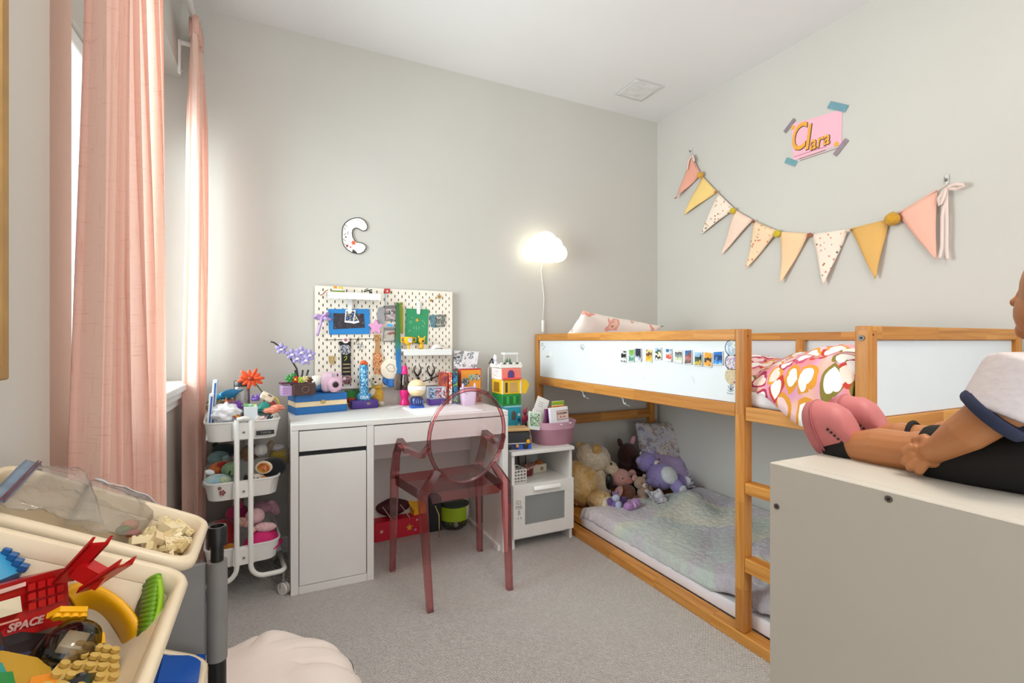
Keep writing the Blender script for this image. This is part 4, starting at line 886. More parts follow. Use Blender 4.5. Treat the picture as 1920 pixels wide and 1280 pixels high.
# trophy and figure on the right shelf
x0, x1, z = SH2; YEL = mat('f2b619', .3, .03)
A = PB(766, 650, .045); t = thing('trophy', 'yellow plastic toy trophy cup on the right pegboard shelf', 'trophy', (A.x, PF-.045, z)); c = Vector((A.x, PF-.045, z+.0003))
g = G(); g.lathe(c, [(.014, 0), (.014, .004), (.006, .006), (.005, .028), (.010, .032), (.024, .042), (.027, .07), (.028, .078), (.025, .078), (.022, .05), (.002, .038)], 24); g.obj('cup', YEL, t, 50)
for k in (-1, 1): g = G(); g.tube([c+Vector((k*.024, 0, .074)), c+Vector((k*.042, 0, .072)), c+Vector((k*.042, 0, .052)), c+Vector((k*.022, 0, .046))], .0042, 6); g.obj('handle', YEL, t, True)
G().cbox(c+Vector((.002, -.0275, .058)), (.018, .002, .026), (R(-8), 0, 0)).obj('badge', blotch('badge', ['e9ecf2', 'c9d2e4', 'c9433a', '8fa3c9'], 120, .4), t)
A = PB(790, 650, .04); t = thing('toy_figure', 'small yellow toy creature figure next to the trophy', 'toy', (A.x, PF-.04, z)); c = Vector((A.x, PF-.04, z+.0003))
bits(t, [('body', YEL, c+Vector((0, 0, .022)), (.014, .011, .020)), ('head', YEL, c+Vector((.002, 0, .056)), (.020, .014, .018)), ('ear', YEL, c+Vector((-.014, 0, .075)), (.005, .004, .011), (0, -25, 0)), ('ear', YEL, c+Vector((.018, 0, .073)), (.005, .004, .011), (0, 25, 0)), ('mouth', mat('6a3a1e', .6), c+Vector((.006, -.013, .054)), (.008, .003, .006)), ('foot', mat('3a3d55', .5), c+Vector((-.006, -.006, .005)), (.012, .012, .005))])
A = PB(822, 650, .04)
g = G(); g.grid(lambda u, v: (A.x-.05+.085*u, PF-.075+.06*v, z+.002+.034*math.sin(math.pi*u)**.7*(.35+.65*math.sin(math.pi*v))*(1+.35*nz.noise(Vector((u*5, v*5, 2))))), 18, 14); solo(g, 'cloth_bundle', 'crumpled white and cream cloth on the right pegboard shelf', 'cloth', mat('f0e4dc', .85, .06, 25), True, solid=.002)
g = G(); brick(g, Vector((PB(806, 650).x, PF-.05, z+.0003)), 3, 2, .010); solo(g, 'brick_block', 'tiny red and white brick piece beside the yellow creature', 'toy', blotch('redwhite', ['d8d8dc', 'b8405a', 'f0f0f0'], 160))
# blue photo frame with instant photos and a clip
def card(name, quad, d, th, m, parent=None, label=None, cat=None, group=None):
    g = G(); g.poly([PB(*p, d) for p in quad], (0, -th, 0)); o = g.obj(name, m, parent)
    if label: tag(o, label, cat, group)
    return o
t = hang('framed_photo', 'bright blue paper frame around a dark group photo on the pegboard', 'photo', 655, 627)
o = card('frame', [(615, 579), (693, 579), (693, 626), (617, 627)], .003, .003, mat('1f7fc4', .5, .02), t)
card('photo', [(625, 587), (682, 588), (684, 614), (625, 617)], .0065, .0012, blotch('group_photo', ['2c2733', '3a2f3f', '17141a', '2f2836', '2a2430', '5a5048'], 30, .35, 'noise'), t)
for q, lb in (([(649, 581), (661, 581), (674, 604), (662, 607)], 'tilted white-edged instant photo, behind, on the blue frame'), ([(648, 580), (667, 581), (663, 606), (646, 604)], 'white-edged instant photo of a tent at night, in front, on the blue frame')):
    k = .0085 if 'behind' in lb else .0105
    o = card('instant_photo', q, k, .0008, mat('f2f2f2', .4), None, lb, 'photo', 'instant photos clipped on the blue frame')
    cx = sum(a for a, _ in q)/4; cy = sum(b for _, b in q)/4-1
    card('picture', [(cx+(a-cx)*.82, cy+(b-cy)*.74) for a, b in q], k+.0009, .0003, blotch('night'+str(int(k*1e5)), ['1f3f7f', '2a4f96', '16264f', 'c9c07a', '1b2f60'], 80, .4, 'noise'), o)
def clip(px, y0, y1, d, lb):
    A, B = PB(px, y0), PB(px, y1); t = thing('clip', lb, 'clip', A, 0, 'white pegboard clips')
    g = G(); g.poly([(A.x-.0105, 0, A.z), (A.x+.0105, 0, A.z), (B.x+.0105, 0, B.z+.008), (B.x+.006, 0, B.z), (B.x-.006, 0, B.z), (B.x-.0105, 0, B.z+.008)], (0, .0025, 0)); 
    for v in g.b.verts: v.co.y += PF-d
    g.obj('tongue', PW, t); G().box((A.x-.0105, PF-d+.0025, A.z-.012), (A.x+.0105, PF-.0003, A.z), .001).obj('mount', PW, t)
clip(655, 560, 588, .017, 'white spring clip holding the instant photos on the blue frame')
# green card with a clip
t = hang('greeting_card', 'green card with an orange sun and white doodles on the pegboard', 'card', 783, 645)
card('card', [(761, 578), (804, 580), (801, 645), (759, 642)], .003, .0015, mat('2f9160', .6, .04), t)
P = PB(782, 600, .0048); G().cyl((P.x, PF-.0046, P.z), .0085, .0008, (R(90), 0, 0), n=14).obj('sun', mat('e89a2c', .6), t)
LW = mat('cfe3d0', .6)
for ln in ([(772, 604), (770, 601), (767, 604), (770, 607), (772, 604)], [(775, 612), (777, 617)], [(780, 611), (781, 618)], [(786, 612), (785, 618)], [(770, 618), (765, 622)], [(792, 610), (796, 613)], [(791, 600), (796, 604), (797, 609)], [(774, 596), (771, 594)]):
    g = G(); g.tube([PB(*q_, .005) for q_ in ln], .0007, 5); g.obj('doodle', LW, t)
clip(784, 564, 589, .009, 'white spring clip holding the green card')
for q, cols, lb in (([(805, 591), (817, 590), (817, 614), (808, 613)], ['4f7784', '3f6a78', '6a8f98', '2f5560'], 'blue grey photo print right of the green card'), ([(818, 590), (835, 589), (834, 612), (828, 612), (818, 614)], ['3f5a56', '8a8f86', '2a3330', 'c9c2b4', '1d1f1d'], 'dark photo strip at the right of the pegboard')):
    o = card('photo_print', q, .003+.002*(q[0][0] > 810), .0008, blotch(lb[:8], cols, 70, .4, 'noise'), None, lb, 'photo', 'photo prints right of the green card')
# clear pouches
for q, lb, cols in (([(722, 573), (745, 572), (744, 602), (722, 601)], 'clear pouch with a green and white sticker, upper of two on the pegboard', ['ece8e4', 'f0efea', '3a4a3a', 'ecdfe0', 'd8a8b0', 'f0efea']), ([(720, 614), (742, 614), (742, 641), (717, 640)], 'clear pouch with a red animal sticker, lower of two on the pegboard', ['f0e8d8', 'efe6d0', 'b5442e', 'f2ece0', 'd8c9a8'])):
    t = hang('clear_pouch', lb, 'pouch', (q[0][0]+q[1][0])/2, q[2][1], 'clear pouches on the pegboard')
    cx = sum(a for a, _ in q)/4; cy = sum(b for _, b in q)/4
    card('backing_card', q, .003, .0012, mat('8d8884', .6), t); card('sticker', [(cx+(a-cx)*.85, cy+(b-cy)*.72+2) for a, b in q], .0045, .0008, blotch('pouch'+str(q[0][1]), cols, 75, .4), t)
    card('sleeve', [(cx+(a-cx)*1.08, cy+(b-cy)*1.08) for a, b in q], .0075, .001, clear('fefefe', .05), t)
    if q[0][1] > 600: 
        P = PB(731, 612, .006); g = G(); g.poly([(P.x+.019*math.cos(a), PF-.0085, P.z+.016*math.sin(a)) for a in [math.pi*i/10 for i in range(11)]], (0, -.001, 0)); g.obj('flap', mat('5aa9e0', .5), t)
g = G(); g.poly([PB(*q, .004) for q in ((709, 577), (719, 574), (721, 605), (716, 612), (709, 606), (706, 590))], (0, -.006, 0)); solo(g, 'grey_charm', 'flat grey felt charm hanging left of the upper clear pouch', 'charm', mat('9a979b', .8, .05, 30))
# pink star on a tan strap
stp = lambda cx, cy, r, d, k=5: [PB(cx+(r if i % 2 == 0 else r*.5)*math.sin(math.pi*i/k), cy-(r if i % 2 == 0 else r*.5)*math.cos(math.pi*i/k), d) for i in range(2*k)]
solo(G().poly(stp(704, 613, 15.5, .012), (0, -.008, 0)), 'star_ornament', 'pink glitter star hanging beside the blue frame', 'ornament', mat('dd9cc6', .5, .08, 60))
t = hang('strap', 'tan leather strap with an orange patterned end hanging below the pink star', 'strap', 706, 705)
TANL, ORP = mat('b98a58', .7, .06, 20), blotch('orange_pattern', ['d9905a', '9a5a30', 'e3a878', 'c97a48', '5a3418'], 60, .6, 'noise')
g = G(); g.poly([PB(*q, .006) for q in ((700, 627), (714, 627), (712, 645), (713, 662), (702, 662), (704, 645))], (0, -.004, 0)); g.obj('upper_strap', TANL, t)
g = G(); g.poly([PB(*q, .006) for q in ((700, 662), (714, 661), (717, 675), (715, 700), (709, 706), (702, 703), (699, 680))], (0, -.005, 0)); g.obj('patterned_end', ORP, t)
g = G(); g.tube([PB(*q, .0108) for q in ((706, 629), (711, 634), (706, 640), (701, 634))], .0011, 5, True); g.obj('stitching', mat('7a5226', .7), t)
# black sash with patches
t = hang('sash', 'black hanging sash with patches and gold stripes on the pegboard', 'sash', 648, 705); BKC = mat('1c1a1c', .8, .05)
g = G(); g.poly([PB(*q, .006) for q in ((636, 640), (658, 640), (657, 665), (658, 704), (641, 704), (640, 665))], (0, -.004, 0)); g.obj('band', BKC, t)
P = PB(648, 637, .011); g = G(); g.cyl((P.x, PF-.0105, P.z), .0235*.8, .003, (R(90), 0, 0), n=20); o = g.obj('round_badge', mat('eee6e2', .5), t); G().cyl((P.x, PF-.0137, P.z), .010, .0008, (R(90), 0, 0), n=6).obj('badge_mark', mat('b06a74', .6), o)
g = G(); g.poly([PB(*q, .0103) for q in ((636, 650), (642, 646), (653, 646), (658, 652), (657, 660), (650, 665), (640, 663))], (0, -.002, 0)); o = g.obj('patch', blotch('patch', ['3a3d48', 'd8dae0', '2a2c36', '8f94a4'], 110, .7, 'noise'), t)
GOLD_ = mat('bfa46a', .5, .1, 30)
for y in (683, 690, 697): g = G(); g.poly([PB(643, y-1, .0103), PB(656, y-1.4, .0103), PB(656, y+.4, .0103), PB(643, y+.8, .0103)], (0, -.0008, 0)); g.obj('stripe', GOLD_, t)
g = G(); g.tube([PB(*q, .0108) for q in ((645, 670), (650, 667), (650, 672), (646, 676))], .0016, 5); g.obj('squiggle', mat('d8e03a', .6), t)
g = G(); P = PB(651, 712, .02); g.ball(P, .026, n=18); solo(g, 'ball', 'purple and orange swirled ball below the black sash', 'ball', blotch('swirl', ['7a5a6a', 'c9a8b8', '8a5230', '5a3a48', 'd8c0c8', 'a8602a'], 45, .4, 'noise'), True)
# rod, small pins and charms
g = G(); g.tube([PB(609, 637, .012), PB(698, 635, .012)], .0018, 6); solo(g, 'hanging_rod', 'thin dark rod across the left half of the pegboard', 'rod', mat('4a4640', .4, metal=.8), True)
t = hang('pin', 'gold shield pin on the left of the pegboard', 'pin', 622, 684); g = G(); g.poly([PB(*q, .004) for q in ((616, 667), (628, 667), (627, 679), (622, 685), (617, 679))], (0, -.002, 0)); g.obj('shield', GOLD_, t)
g = G(); g.tube([PB(*q, .0065) for q in ((618, 670), (626, 670), (625, 678), (619, 678))], .0009, 5, True); g.obj('relief', mat('8f7433', .4, metal=.5), t)
g = G(); g.poly([PB(*q, .004) for q in ((674, 629), (671, 637), (666, 647), (669, 636))], (0, -.002, 0)); solo(g, 'feather', 'small brown feather pin hanging from the dark rod', 'pin', mat('7a5238', .8))
t = hang('charm', 'silver charm cluster hanging under the brown feather', 'charm', 674, 660); SIL = mat('b9bcc2', .3, .1, 60, metal=.7)
for dx, dy, r_ in ((671, 644, .006), (676, 648, .007), (674, 655, .006), (670, 651, .004)): P = PB(dx, dy, .008); G().ball(P, (r_, .004, r_*1.3), n=8).obj('bead', SIL, t, True)
# lilac bow at the left
t = hang('bow', 'lilac ribbon bow at the left edge of the pegboard', 'bow', 603, 630); LB = mat('c2a4d8', .5, .06)
def strip(pts, w, d): 
    g = G(); P = [PB(*p, d+.01*math.sin(i*1.7)) for i, p in enumerate(pts)]; k = len(P)-1
    def fn(u, v):
        f = u*k; i = min(int(f), k-1); p = P[i].lerp(P[i+1], f-i); dd = (P[i+1]-P[i]).normalized(); s_ = dd.cross(Vector((0, 1, 0))).normalized(); return p+s_*(v-.5)*w
    g.grid(fn, 5*k+1, 2); return g
for nm, pts, w in (('bow_loop', [(604, 593), (594, 590), (588, 595), (596, 597), (604, 594)], .014), ('bow_loop', [(604, 593), (612, 587), (617, 588), (611, 593), (604, 594)], .014), ('tail', [(604, 594), (601, 608), (595, 629)], .014), ('tail', [(604, 594), (612, 597), (621, 599)], .016)): strip(pts, w, .016).obj(nm, LB, t, True, solid=.001)
G().ball(PB(604, 594, .018), .006, n=10).obj('knot', LB, t, True)
# red flag on a stick, long blue ruler, green stick
t = hang('flag', 'tiny red flag on a thin stick at the top of the pegboard', 'flag', 722, 575)
g = G(); g.tube([PB(722, 541, .006), PB(723, 575, .006)], .0014, 6); g.obj('stick', mat('2a8fb5', .5), t, True)
g = G(); g.poly([PB(*q, .006) for q in ((720, 541), (731, 541), (732, 549), (721, 550))], (0, -.0015, 0)); f_ = g.obj('banner', mat('c23a32', .6), t); g = G(); g.poly([PB(*q, .0078) for q in ((724, 547), (726, 543), (728, 547))], (0, -.0006, 0)); g.obj('mark', mat('f0e8e4', .6), f_)
def rul():
    def fn(n): return n.ramp(n.math('MULTIPLY_ADD', n.xyz(n.coord())[2], 2.6, .22), [(0, lin('1c86cc')), (.55, lin('1f6fae')), (.68, lin('2a7a6a')), (.85, lin('2f6a34'))])
    return pattern('blue_green_fade', fn, .3)
g = G(); g.poly([PB(*q, .016) for q in ((743, 566), (748, 568), (751, 640), (752, 700), (748, 705), (743, 702), (741, 640))], (0, -.006, 0)); solo(g, 'paddle', 'long blue and green plastic strip hanging down the middle of the pegboard', 'strip', rul())
g = G(); g.poly([PB(*q, .006) for q in ((748, 568), (752, 566), (756, 580), (756, 624), (750, 624), (747, 600))], (0, -.004, 0)); solo(g, 'leaf_stick', 'olive green leaf-shaped stick right of the long blue strip', 'stick', mat('93a52c', .6, .05))
for x, y, r_, lb in ((808, 563, .008, 'lower left'), (823, 556, .012, 'upper right')):
    t = hang('pin', 'small gold %s pin of a pair in the top right of the pegboard' % lb, 'pin', x, y); P = PB(x, y, .004)
    g = G()
    for k in range(5): g.ball(P+Vector((r_*.7*math.cos(k*1.257), 0, r_*.7*math.sin(k*1.257))), (r_*.5, .002, r_*.5), n=8)
    g.obj('petals', GOLD_, t, True); G().ball(P+Vector((0, -.002, 0)), r_*.35, n=8).obj('centre', mat('a8602a', .4), t, True)
# round ornament with blue cloth, brown tassel
P = PB(734, 692, .02); t = hang('round_ornament', 'cream round ornament with a pencil face and a blue lower edge on the pegboard', 'ornament', 734, 728)
g = G(); g.lathe((P.x, PF-.004, P.z), [(.058, 0), (.061, .006), (.058, .014), (.03, .018), (.001, .019)], 28, (R(90), 0, 0)); g.obj('disc', mat('efe3d0', .6, .03), t, 50)
g = G(); g.tube([PB(*q, .0235) for q in ((724, 688), (730, 682), (737, 684), (741, 692), (737, 697), (729, 695))], .0012, 5, True); g.obj('pencil_line', mat('6a7076', .7), t)
for dx in (731, 737): G().ball(PB(dx, 690, .0235), .002, n=6).obj('pencil_dot', mat('6a7076', .7), t)
g = G(); g.grid(lambda u, v: PB(718+28*u, 709+16*v*math.sin(math.pi*(.1+.8*u))+2*u, .022+.006*math.sin(u*12)), 16, 5); g.obj('blue_edge', mat('2a6ab5', .6), t, True, solid=.004)
g = G(); 
for k in range(16): a = k*2.4; g.tube([PB(745+2*math.cos(a), 700, .03+.004*math.sin(a)), PB(745+6*math.cos(a), 716, .03+.010*math.sin(a)), PB(745+5*math.cos(a+1), 731, .03+.008*math.sin(a))], .004, 5)
solo(g, 'tassel', 'grey brown woolly tassel hanging left of the pink lava lamp', 'tassel', fur('6f5d55', '857269', 80), True)
for px, lb in ((783, 'black claw hook on the pegboard, left of two above the cream ball'), (808, 'black claw hook on the pegboard, right of two above the cream ball')):
    t = hang('claw_hook', lb, 'hook', px, 712, 'black claw hooks')
    for k in (-1, 1): g = G(); g.tube([PB(px+k*1, 704, .012), PB(px+k*6, 697, .016), PB(px+k*6.5, 689, .022), PB(px+k*3, 685, .026)], [.005, .0045, .004, .0028], 6); g.obj('claw', BLACK, t, True)
    g = G(); g.tube([PB(px, 703, .012), PB(px+1, 714, .010)], .0055, 8); g.obj('stem', BLACK, t, True)
g = G(); g.tube([PB(790, 716, .03), PB(806, 711, .02), PB(824, 703, .014)], .0035, 6); solo(g, 'black_stick', 'thin black stick slanting across the lower right of the pegboard', 'stick', mat('2a2422', .5), True)

# ------------------------------------------------------------------ things on the desk
DZ = .7503
def at(px, py, z=DZ): p = PZ(px, py, z); return p
# blue painted chest
A, B = at(554, 778.5), at(651, 770); dx = (B-A); wdt = dx.length; rz = math.atan2(dx.y, dx.x)
M = Matrix.Translation(A) @ Matrix.Rotation(rz, 4, 'Z'); hz = .098; dp = .155
t = thing('wooden_chest', 'blue painted wooden chest with a cream band and gold clasp on the desk', 'box', M @ Vector((wdt/2, dp/2, 0)), rz)
def lb(name, lo, hi, m, bev=.002): 
    g = G(); g.box(lo, hi, bev); g.b.transform(M); return g.obj(name, m, t)
BLU, CRM = mat('1769b0', .35, .04), mat('efd9b0', .5, .05)
lb('body', (0, 0, 0), (wdt, dp, .036), BLU); lb('cream_band', (.001, .001, .0362), (wdt-.001, dp-.001, .062), CRM); lb('lid', (0, 0, .0622), (wdt, dp, hz), BLU)
g = G(); g.lathe(M @ Vector((wdt*.52, -.0008, .058)), [(.013, 0), (.013, .003), (.006, .006)], 12, (R(90), 0, rz), (1, .8, 1)); g.obj('clasp', GOLD_, t)
TOPZ = DZ+hz+.0003
# orchid in a brown pot with a lilac side
c = at(569, 742, TOPZ); c = Vector((c.x, c.y+.045, TOPZ))
t = thing('brick_orchid', 'toy orchid with lilac flowers in a brown pot on the blue chest', 'toy plant', c)
g = G(); g.cbox(c+Vector((.0, 0, .03)), (.105, .07, .058), (0, 0, rz), .004); g.obj('pot', mat('4a2f2a', .45, .08, 30), t)
g = G(); g.tube([c+Vector((.01+.016*math.cos(a), -.037, .03+.016*math.sin(a))) for a in [k*.785 for k in range(8)]], .001, 5, True); g.obj('pot_mark', mat('8a6f5a', .5), t)
g = G(); g.cbox(c+Vector((-.077, .004, .026)), (.045, .06, .05), (0, 0, rz), .002); o = g.obj('lilac_block', mat('c9a6d6', .5), t)
for k in range(3): G().cbox(c+Vector((-.08, -.0275, .015+.011*k)), (.03, .001, .002), (0, 0, rz)).obj('print_line', mat('8f6aa0', .6), o)
g = G(); g.cbox(c+Vector((-.045, .004, .062)), (.12, .055, .008), (0, 0, rz), .001); g.obj('plum_tray', mat('5a2440', .4), t)
st_ = mat('2f2a2e', .5)
g = G(); stem_pts = [c+Vector((-.02, 0, .066)), c+Vector((-.028, 0, .13)), c+Vector((-.055, 0, .18)), c+Vector((-.085, 0, .225)), c+Vector((-.13, 0, .262)), c+Vector((-.145, 0, .266))]; g.tube(stem_pts, .004, 6); g.obj('stem', st_, t, True)
for k in (-.01, .012, .028): g = G(); g.tube([c+Vector((-.02+k, 0, .066)), c+Vector((-.02+k*1.6, 0, .125))], .0045, 6); g.obj('stem', st_, t, True)
LF = mat('a397cc', .5, .06)
for fx, fz in ((-.098, .232), (-.052, .205), (-.028, .185), (-.008, .215), (.012, .175), (.03, .2)):
    fc = c+Vector((fx, -.012, fz)); g = G()
    for k in range(5): a = k*1.257+.3; g.ball(fc+Vector((.017*math.cos(a), -.003*(k % 2), .017*math.sin(a))), (.0125, .004, .0095), (0, -a, 0), 10)
    f = g.obj('flower', LF, t, True); g = G(); g.ball(fc+Vector((.002, -.008, -.004)), (.009, .006, .006), n=8); g.obj('flower_lip', mat('f0e6f2', .4), f, True)
for k, (dx_, dz_, r_, m) in enumerate(((-.06, .085, .022, 'g'), (-.035, .08, .018, 'r'), (-.012, .076, .017, 'lg'), (.01, .08, .018, 'tan'), (.03, .075, .016, 'br'), (-.045, .10, .014, 'g'))):
    fc = c+Vector((dx_, -.012, dz_)); g = G()
    for q_ in range(6): a = q_*1.047; g.ball(fc+Vector((r_*.6*math.cos(a), -.004, r_*.6*math.sin(a))), (r_*.45, r_*.3, r_*.35), (0, -a, 0), 8)
    f = g.obj('succulent', BRICKC[m], t, True); G().ball(fc+Vector((0, -.01, 0)), r_*.35, n=8).obj('centre', BRICKC['y' if m == 'r' else m], f, True)
# white and blue whale, pink instant camera
c = at(596, 737, TOPZ); c = Vector((c.x+.005, c.y+.07, TOPZ)); t = thing('whale_toy', 'white and dusky blue rounded whale toy between the orchid and the pink camera', 'toy', c)
bits(t, [('back', mat('ece8df', .6), c+Vector((-.005, 0, .055)), (.045, .032, .034)), ('belly', mat('4f7494', .6), c+Vector((.008, .002, .024)), (.05, .034, .0238)), ('tail', mat('4f7494', .6), c+Vector((.055, 0, .03)), (.018, .02, .010), (0, -20, 0))])
for k in (-.012,): G().ball(c+Vector((-.02, -.029, .052)), .004, n=8).obj('eye', BLACK, t, True)
c = at(624, 737, TOPZ); c = Vector((c.x, c.y+.05, TOPZ)); t = thing('toy_camera', 'pale pink instant camera with a strap on the blue chest', 'camera', c); PKC = mat('e6c6d8', .35, .02)
g = G(); g.cbox(c+Vector((0, 0, .055)), (.105, .045, .106), (0, 0, rz), .022, 4); g.obj('camera_body', PKC, t, 50)
nrm = Vector((math.sin(rz), -math.cos(rz), 0))
g = G(); g.lathe(c+nrm*.018+Vector((.008, 0, .042)), [(.037, 0), (.037, .014), (.032, .02), (.02, .021), (.018, .017)], 28, (R(90), 0, rz)); l_ = g.obj('lens_ring', mat('dcb5cc', .35), t, 50)
G().lathe(c+nrm*.036+Vector((.008, 0, .042)), [(.0145, 0), (.0145, .003), (.009, .004)], 20, (R(90), 0, rz)).obj('lens', BLACK, l_, 50)
for dx_, w_, h_, m in ((-.028, .014, .012, BLACK), (.0, .016, .018, mat('b9b3c0', .2)), (.022, .007, .014, BLACK)): G().cbox(c+nrm*.0225+Vector((dx_, 0, .092)), (w_, .003, h_), (0, 0, rz), .001).obj('window', m, t)
g = G(); g.tube([c+nrm*.024+Vector((-.045, 0, .07)), c+nrm*.03+Vector((-.035, 0, .035)), c+nrm*.038+Vector((-.012, 0, .006)), c+nrm*.04+Vector((.03, 0, .004)), c+nrm*.035+Vector((.005, 0, .006)), c+nrm*.03+Vector((-.028, 0, .03))], .004, 6, flat=(1.3, .5)); g.obj('strap', mat('efd0da', .6), t, True)
# rainbow bowl, stacked on a tub
c = at(657, 764); c = Vector((c.x+.02, c.y+.06, DZ)); t = thing('bowl', 'striped green, red and orange bowl of blue bits behind the blue chest', 'bowl', c)
g = G(); g.lathe(c, [(.030, 0), (.036, .025)], 24); g.obj('lower_band', mat('c9742a', .4), t, True); g = G(); g.lathe(c, [(.0362, .0255), (.042, .052)], 24); g.obj('middle_band', mat('c9432a', .4), t, True)
g = G(); g.lathe(c, [(.0425, .0525), (.048, .088), (.050, .092), (.047, .092), (.040, .06), (.001, .056)], 28); g.obj('upper_band', mat('4f9f4a', .4), t, 60)
rd = random.Random(4)
for k in range(14): 
    a = rd.random()*6.28; r_ = .030*rd.random(); G().cbox(c+Vector((r_*math.cos(a), r_*math.sin(a), .082+.02*rd.random())), (.014, .010, .010), (rd.random(), rd.random(), rd.random()), .001).obj('bit', mat(rd.choice(['1f4fa8', '2a62c0', '17346f', 'd0d8e0', '2f8fb0']), .35), t)
# blue glitter bottle on its purple base
c = at(684, 766); c = Vector((c.x, c.y+.03, DZ)); t = thing('glitter_bottle', 'tall blue glitter bottle with an orange cap standing on a purple block', 'bottle', c)
PURB = mat('4a2f86', .4, .06); g = G(); g.cbox(c+Vector((0, 0, .0235)), (.142, .06, .046), (0, 0, R(4)), .005, 2); b_ = g.obj('block', PURB, t, 50)
g = G(); 
for k in range(6): a = k*1.047; g.tube([c+Vector((.02, -.0325, .027)), c+Vector((.02+.014*math.cos(a), -.0318, .027+.010*math.sin(a)))], .0011, 5)
g.obj('gold_star', GOLD_, b_)
def glit(n):
    v = n.coord('Object'); o = n.vor(v, 130); return n.ramp(n.xyz(o[1])[0], [(0, lin('2f86b8')), (.3, lin('6fb6d8')), (.5, lin('1f6a9f')), (.7, lin('a9d4e6')), (.85, lin('3f7fae'))], 'CONSTANT')
GLB = pattern('blue_glitter', glit, .25)
c2 = c+Vector((.0, 0, .0465))
g = G(); g.lathe(c2, [(.036, 0), (.038, .012), (.034, .03), (.024, .042), (.0235, .06), (.0235, .185), (.02, .19), (.001, .19)], 24); g.obj('bottle', GLB, t, 50)
g = G(); g.lathe(c2, [(.0385, .006), (.039, .010), (.039, .024), (.036, .03)], 24, cap=False); bd = g.obj('name_band', mat('3f8fbf', .4), t, True)
text('CEUS', .019, mat('e8eef2', .4), bd, c2+Vector((-.004, -.0400, .016)), (1, 0, 0), (0, 0, 1), .0006, bold=.0004)
g = G(); pts = []
for k in range(7): a = k*.9; g.ball(c2+Vector((.012*math.cos(a), .01*math.sin(a), .197+.004*(k % 3))), (.010, .009, .011), n=8)
g.obj('orange_cap', mat('d9622e', .5, .08, 40), t, True)
# cartoon-free plush dog -> small white and yellow plush
c = at(706, 762); c = Vector((c.x, c.y+.04, DZ)); t = thing('plush_puppy', 'small white plush puppy with a yellow scarf beside the glitter bottle', 'plush toy', c)
WP, YP = fur('ece4d6', 'e2d3b6', 120, .4), fur('e0b040', None, 120, .4)
bits(t, [('body', YP, c+Vector((0, 0, .045)), (.028, .026, .045)), ('head', WP, c+Vector((-.004, -.005, .112)), (.03, .026, .03)), ('muzzle', WP, c+Vector((-.014, -.03, .104)), (.016, .014, .013)), ('ear', WP, c+Vector((.014, .0, .15)), (.012, .008, .024), (0, 30, 0)), ('ear', fur('6a5a78', None, 120), c+Vector((.03, -.004, .105)), (.008, .012, .02), (0, -20, 0)), ('arm', WP, c+Vector((-.024, -.012, .06)), (.012, .012, .022), (0, 25, 0)), ('foot', WP, c+Vector((.012, -.02, .011)), (.014, .018, .011))])
face(t, c+Vector((-.022, -.026, .120)), c+Vector((.004, -.031, .118)), c+Vector((-.016, -.044, .107)), .004, .005)
g = G(); g.lathe(c+Vector((-.002, -.003, .084)), [(.022, -.008), (.027, 0), (.022, .008)], 16); g.obj('scarf', YP, t, True); t.scale = (1.3, 1.3, 1.3); t.location.x += .012
# lava lamp
c = at(761, 760); c = Vector((c.x, c.y+.03, DZ)); t = thing('lava_lamp', 'small hot pink lava lamp on the desk in front of the pegboard', 'lamp', c); HP = mat('e6237f', .3, .03)
g = G(); g.lathe(c, [(.030, 0), (.031, .006), (.026, .022), (.020, .034), (.024, .05), (.029, .068), (.028, .086), (.0275, .088)], 24); g.obj('lamp_base', HP, t, True)
g = G(); g.lathe(c, [(.0272, .0885), (.0275, .10), (.0185, .172), (.0175, .176)], 24); g.obj('glass', clear('c9b3a6', .4), t, True)
g = G()
for z_, r_, ph in ((.104, .017, 0), (.118, .013, 2), (.132, .012, 4), (.146, .009, 1), (.158, .008, 3)): g.ball(c+Vector((.004*math.cos(ph), .004*math.sin(ph), z_)), r_, n=10)
g.obj('wax', mat('6a5048', .5, .1, 60), t, True)
g = G(); g.lathe(c, [(.0178, .1765), (.0185, .18), (.014, .222), (.012, .226), (.001, .226)], 24); g.obj('lamp_cap', HP, t, 50)
# cream ball lamp on a blue stand
c = at(786, 768); c = Vector((c.x, c.y+.05, DZ)); t = thing('ball_ornament', 'cream ball with a white band on a navy and blue stand', 'ornament', c)
g = G(); g.box(c+Vector((-.036, -.03, 0)), c+Vector((.036, .03, .022)), .006, 2); g.obj('stand_foot', mat('1f4fae', .3, .04), t, 50)
g = G(); g.lathe(c+Vector((0, 0, .0225)), [(.034, 0), (.036, .03), (.026, .042)], 20); g.obj('stand_cup', mat('27336a', .25, .1, 50), t, 50)
for k in range(5): G().cbox(c+Vector((-.024+.012*k, -.0355+.002*abs(k-2), .04)), (.004, .002, .016)).obj('stand_mark', mat('6a86c9', .4), t)
bc = c+Vector((0, 0, .112)); g = G(); g.lathe(bc, [(.001, -.048), (.028, -.041), (.043, -.024), (.0475, -.0115)], 24); g.obj('ball_lower', mat('e3c79a', .5), t, True)
g = G(); g.lathe(bc, [(.0478, -.0113), (.0486, 0), (.0478, .0133)], 24); g.obj('ball_band', mat('f6f3ec', .4), t, True)
g = G(); g.lathe(bc, [(.0475, .0135), (.043, .025), (.028, .041), (.001, .048)], 24); g.obj('ball_upper', mat('e6cfa4', .5), t, True)
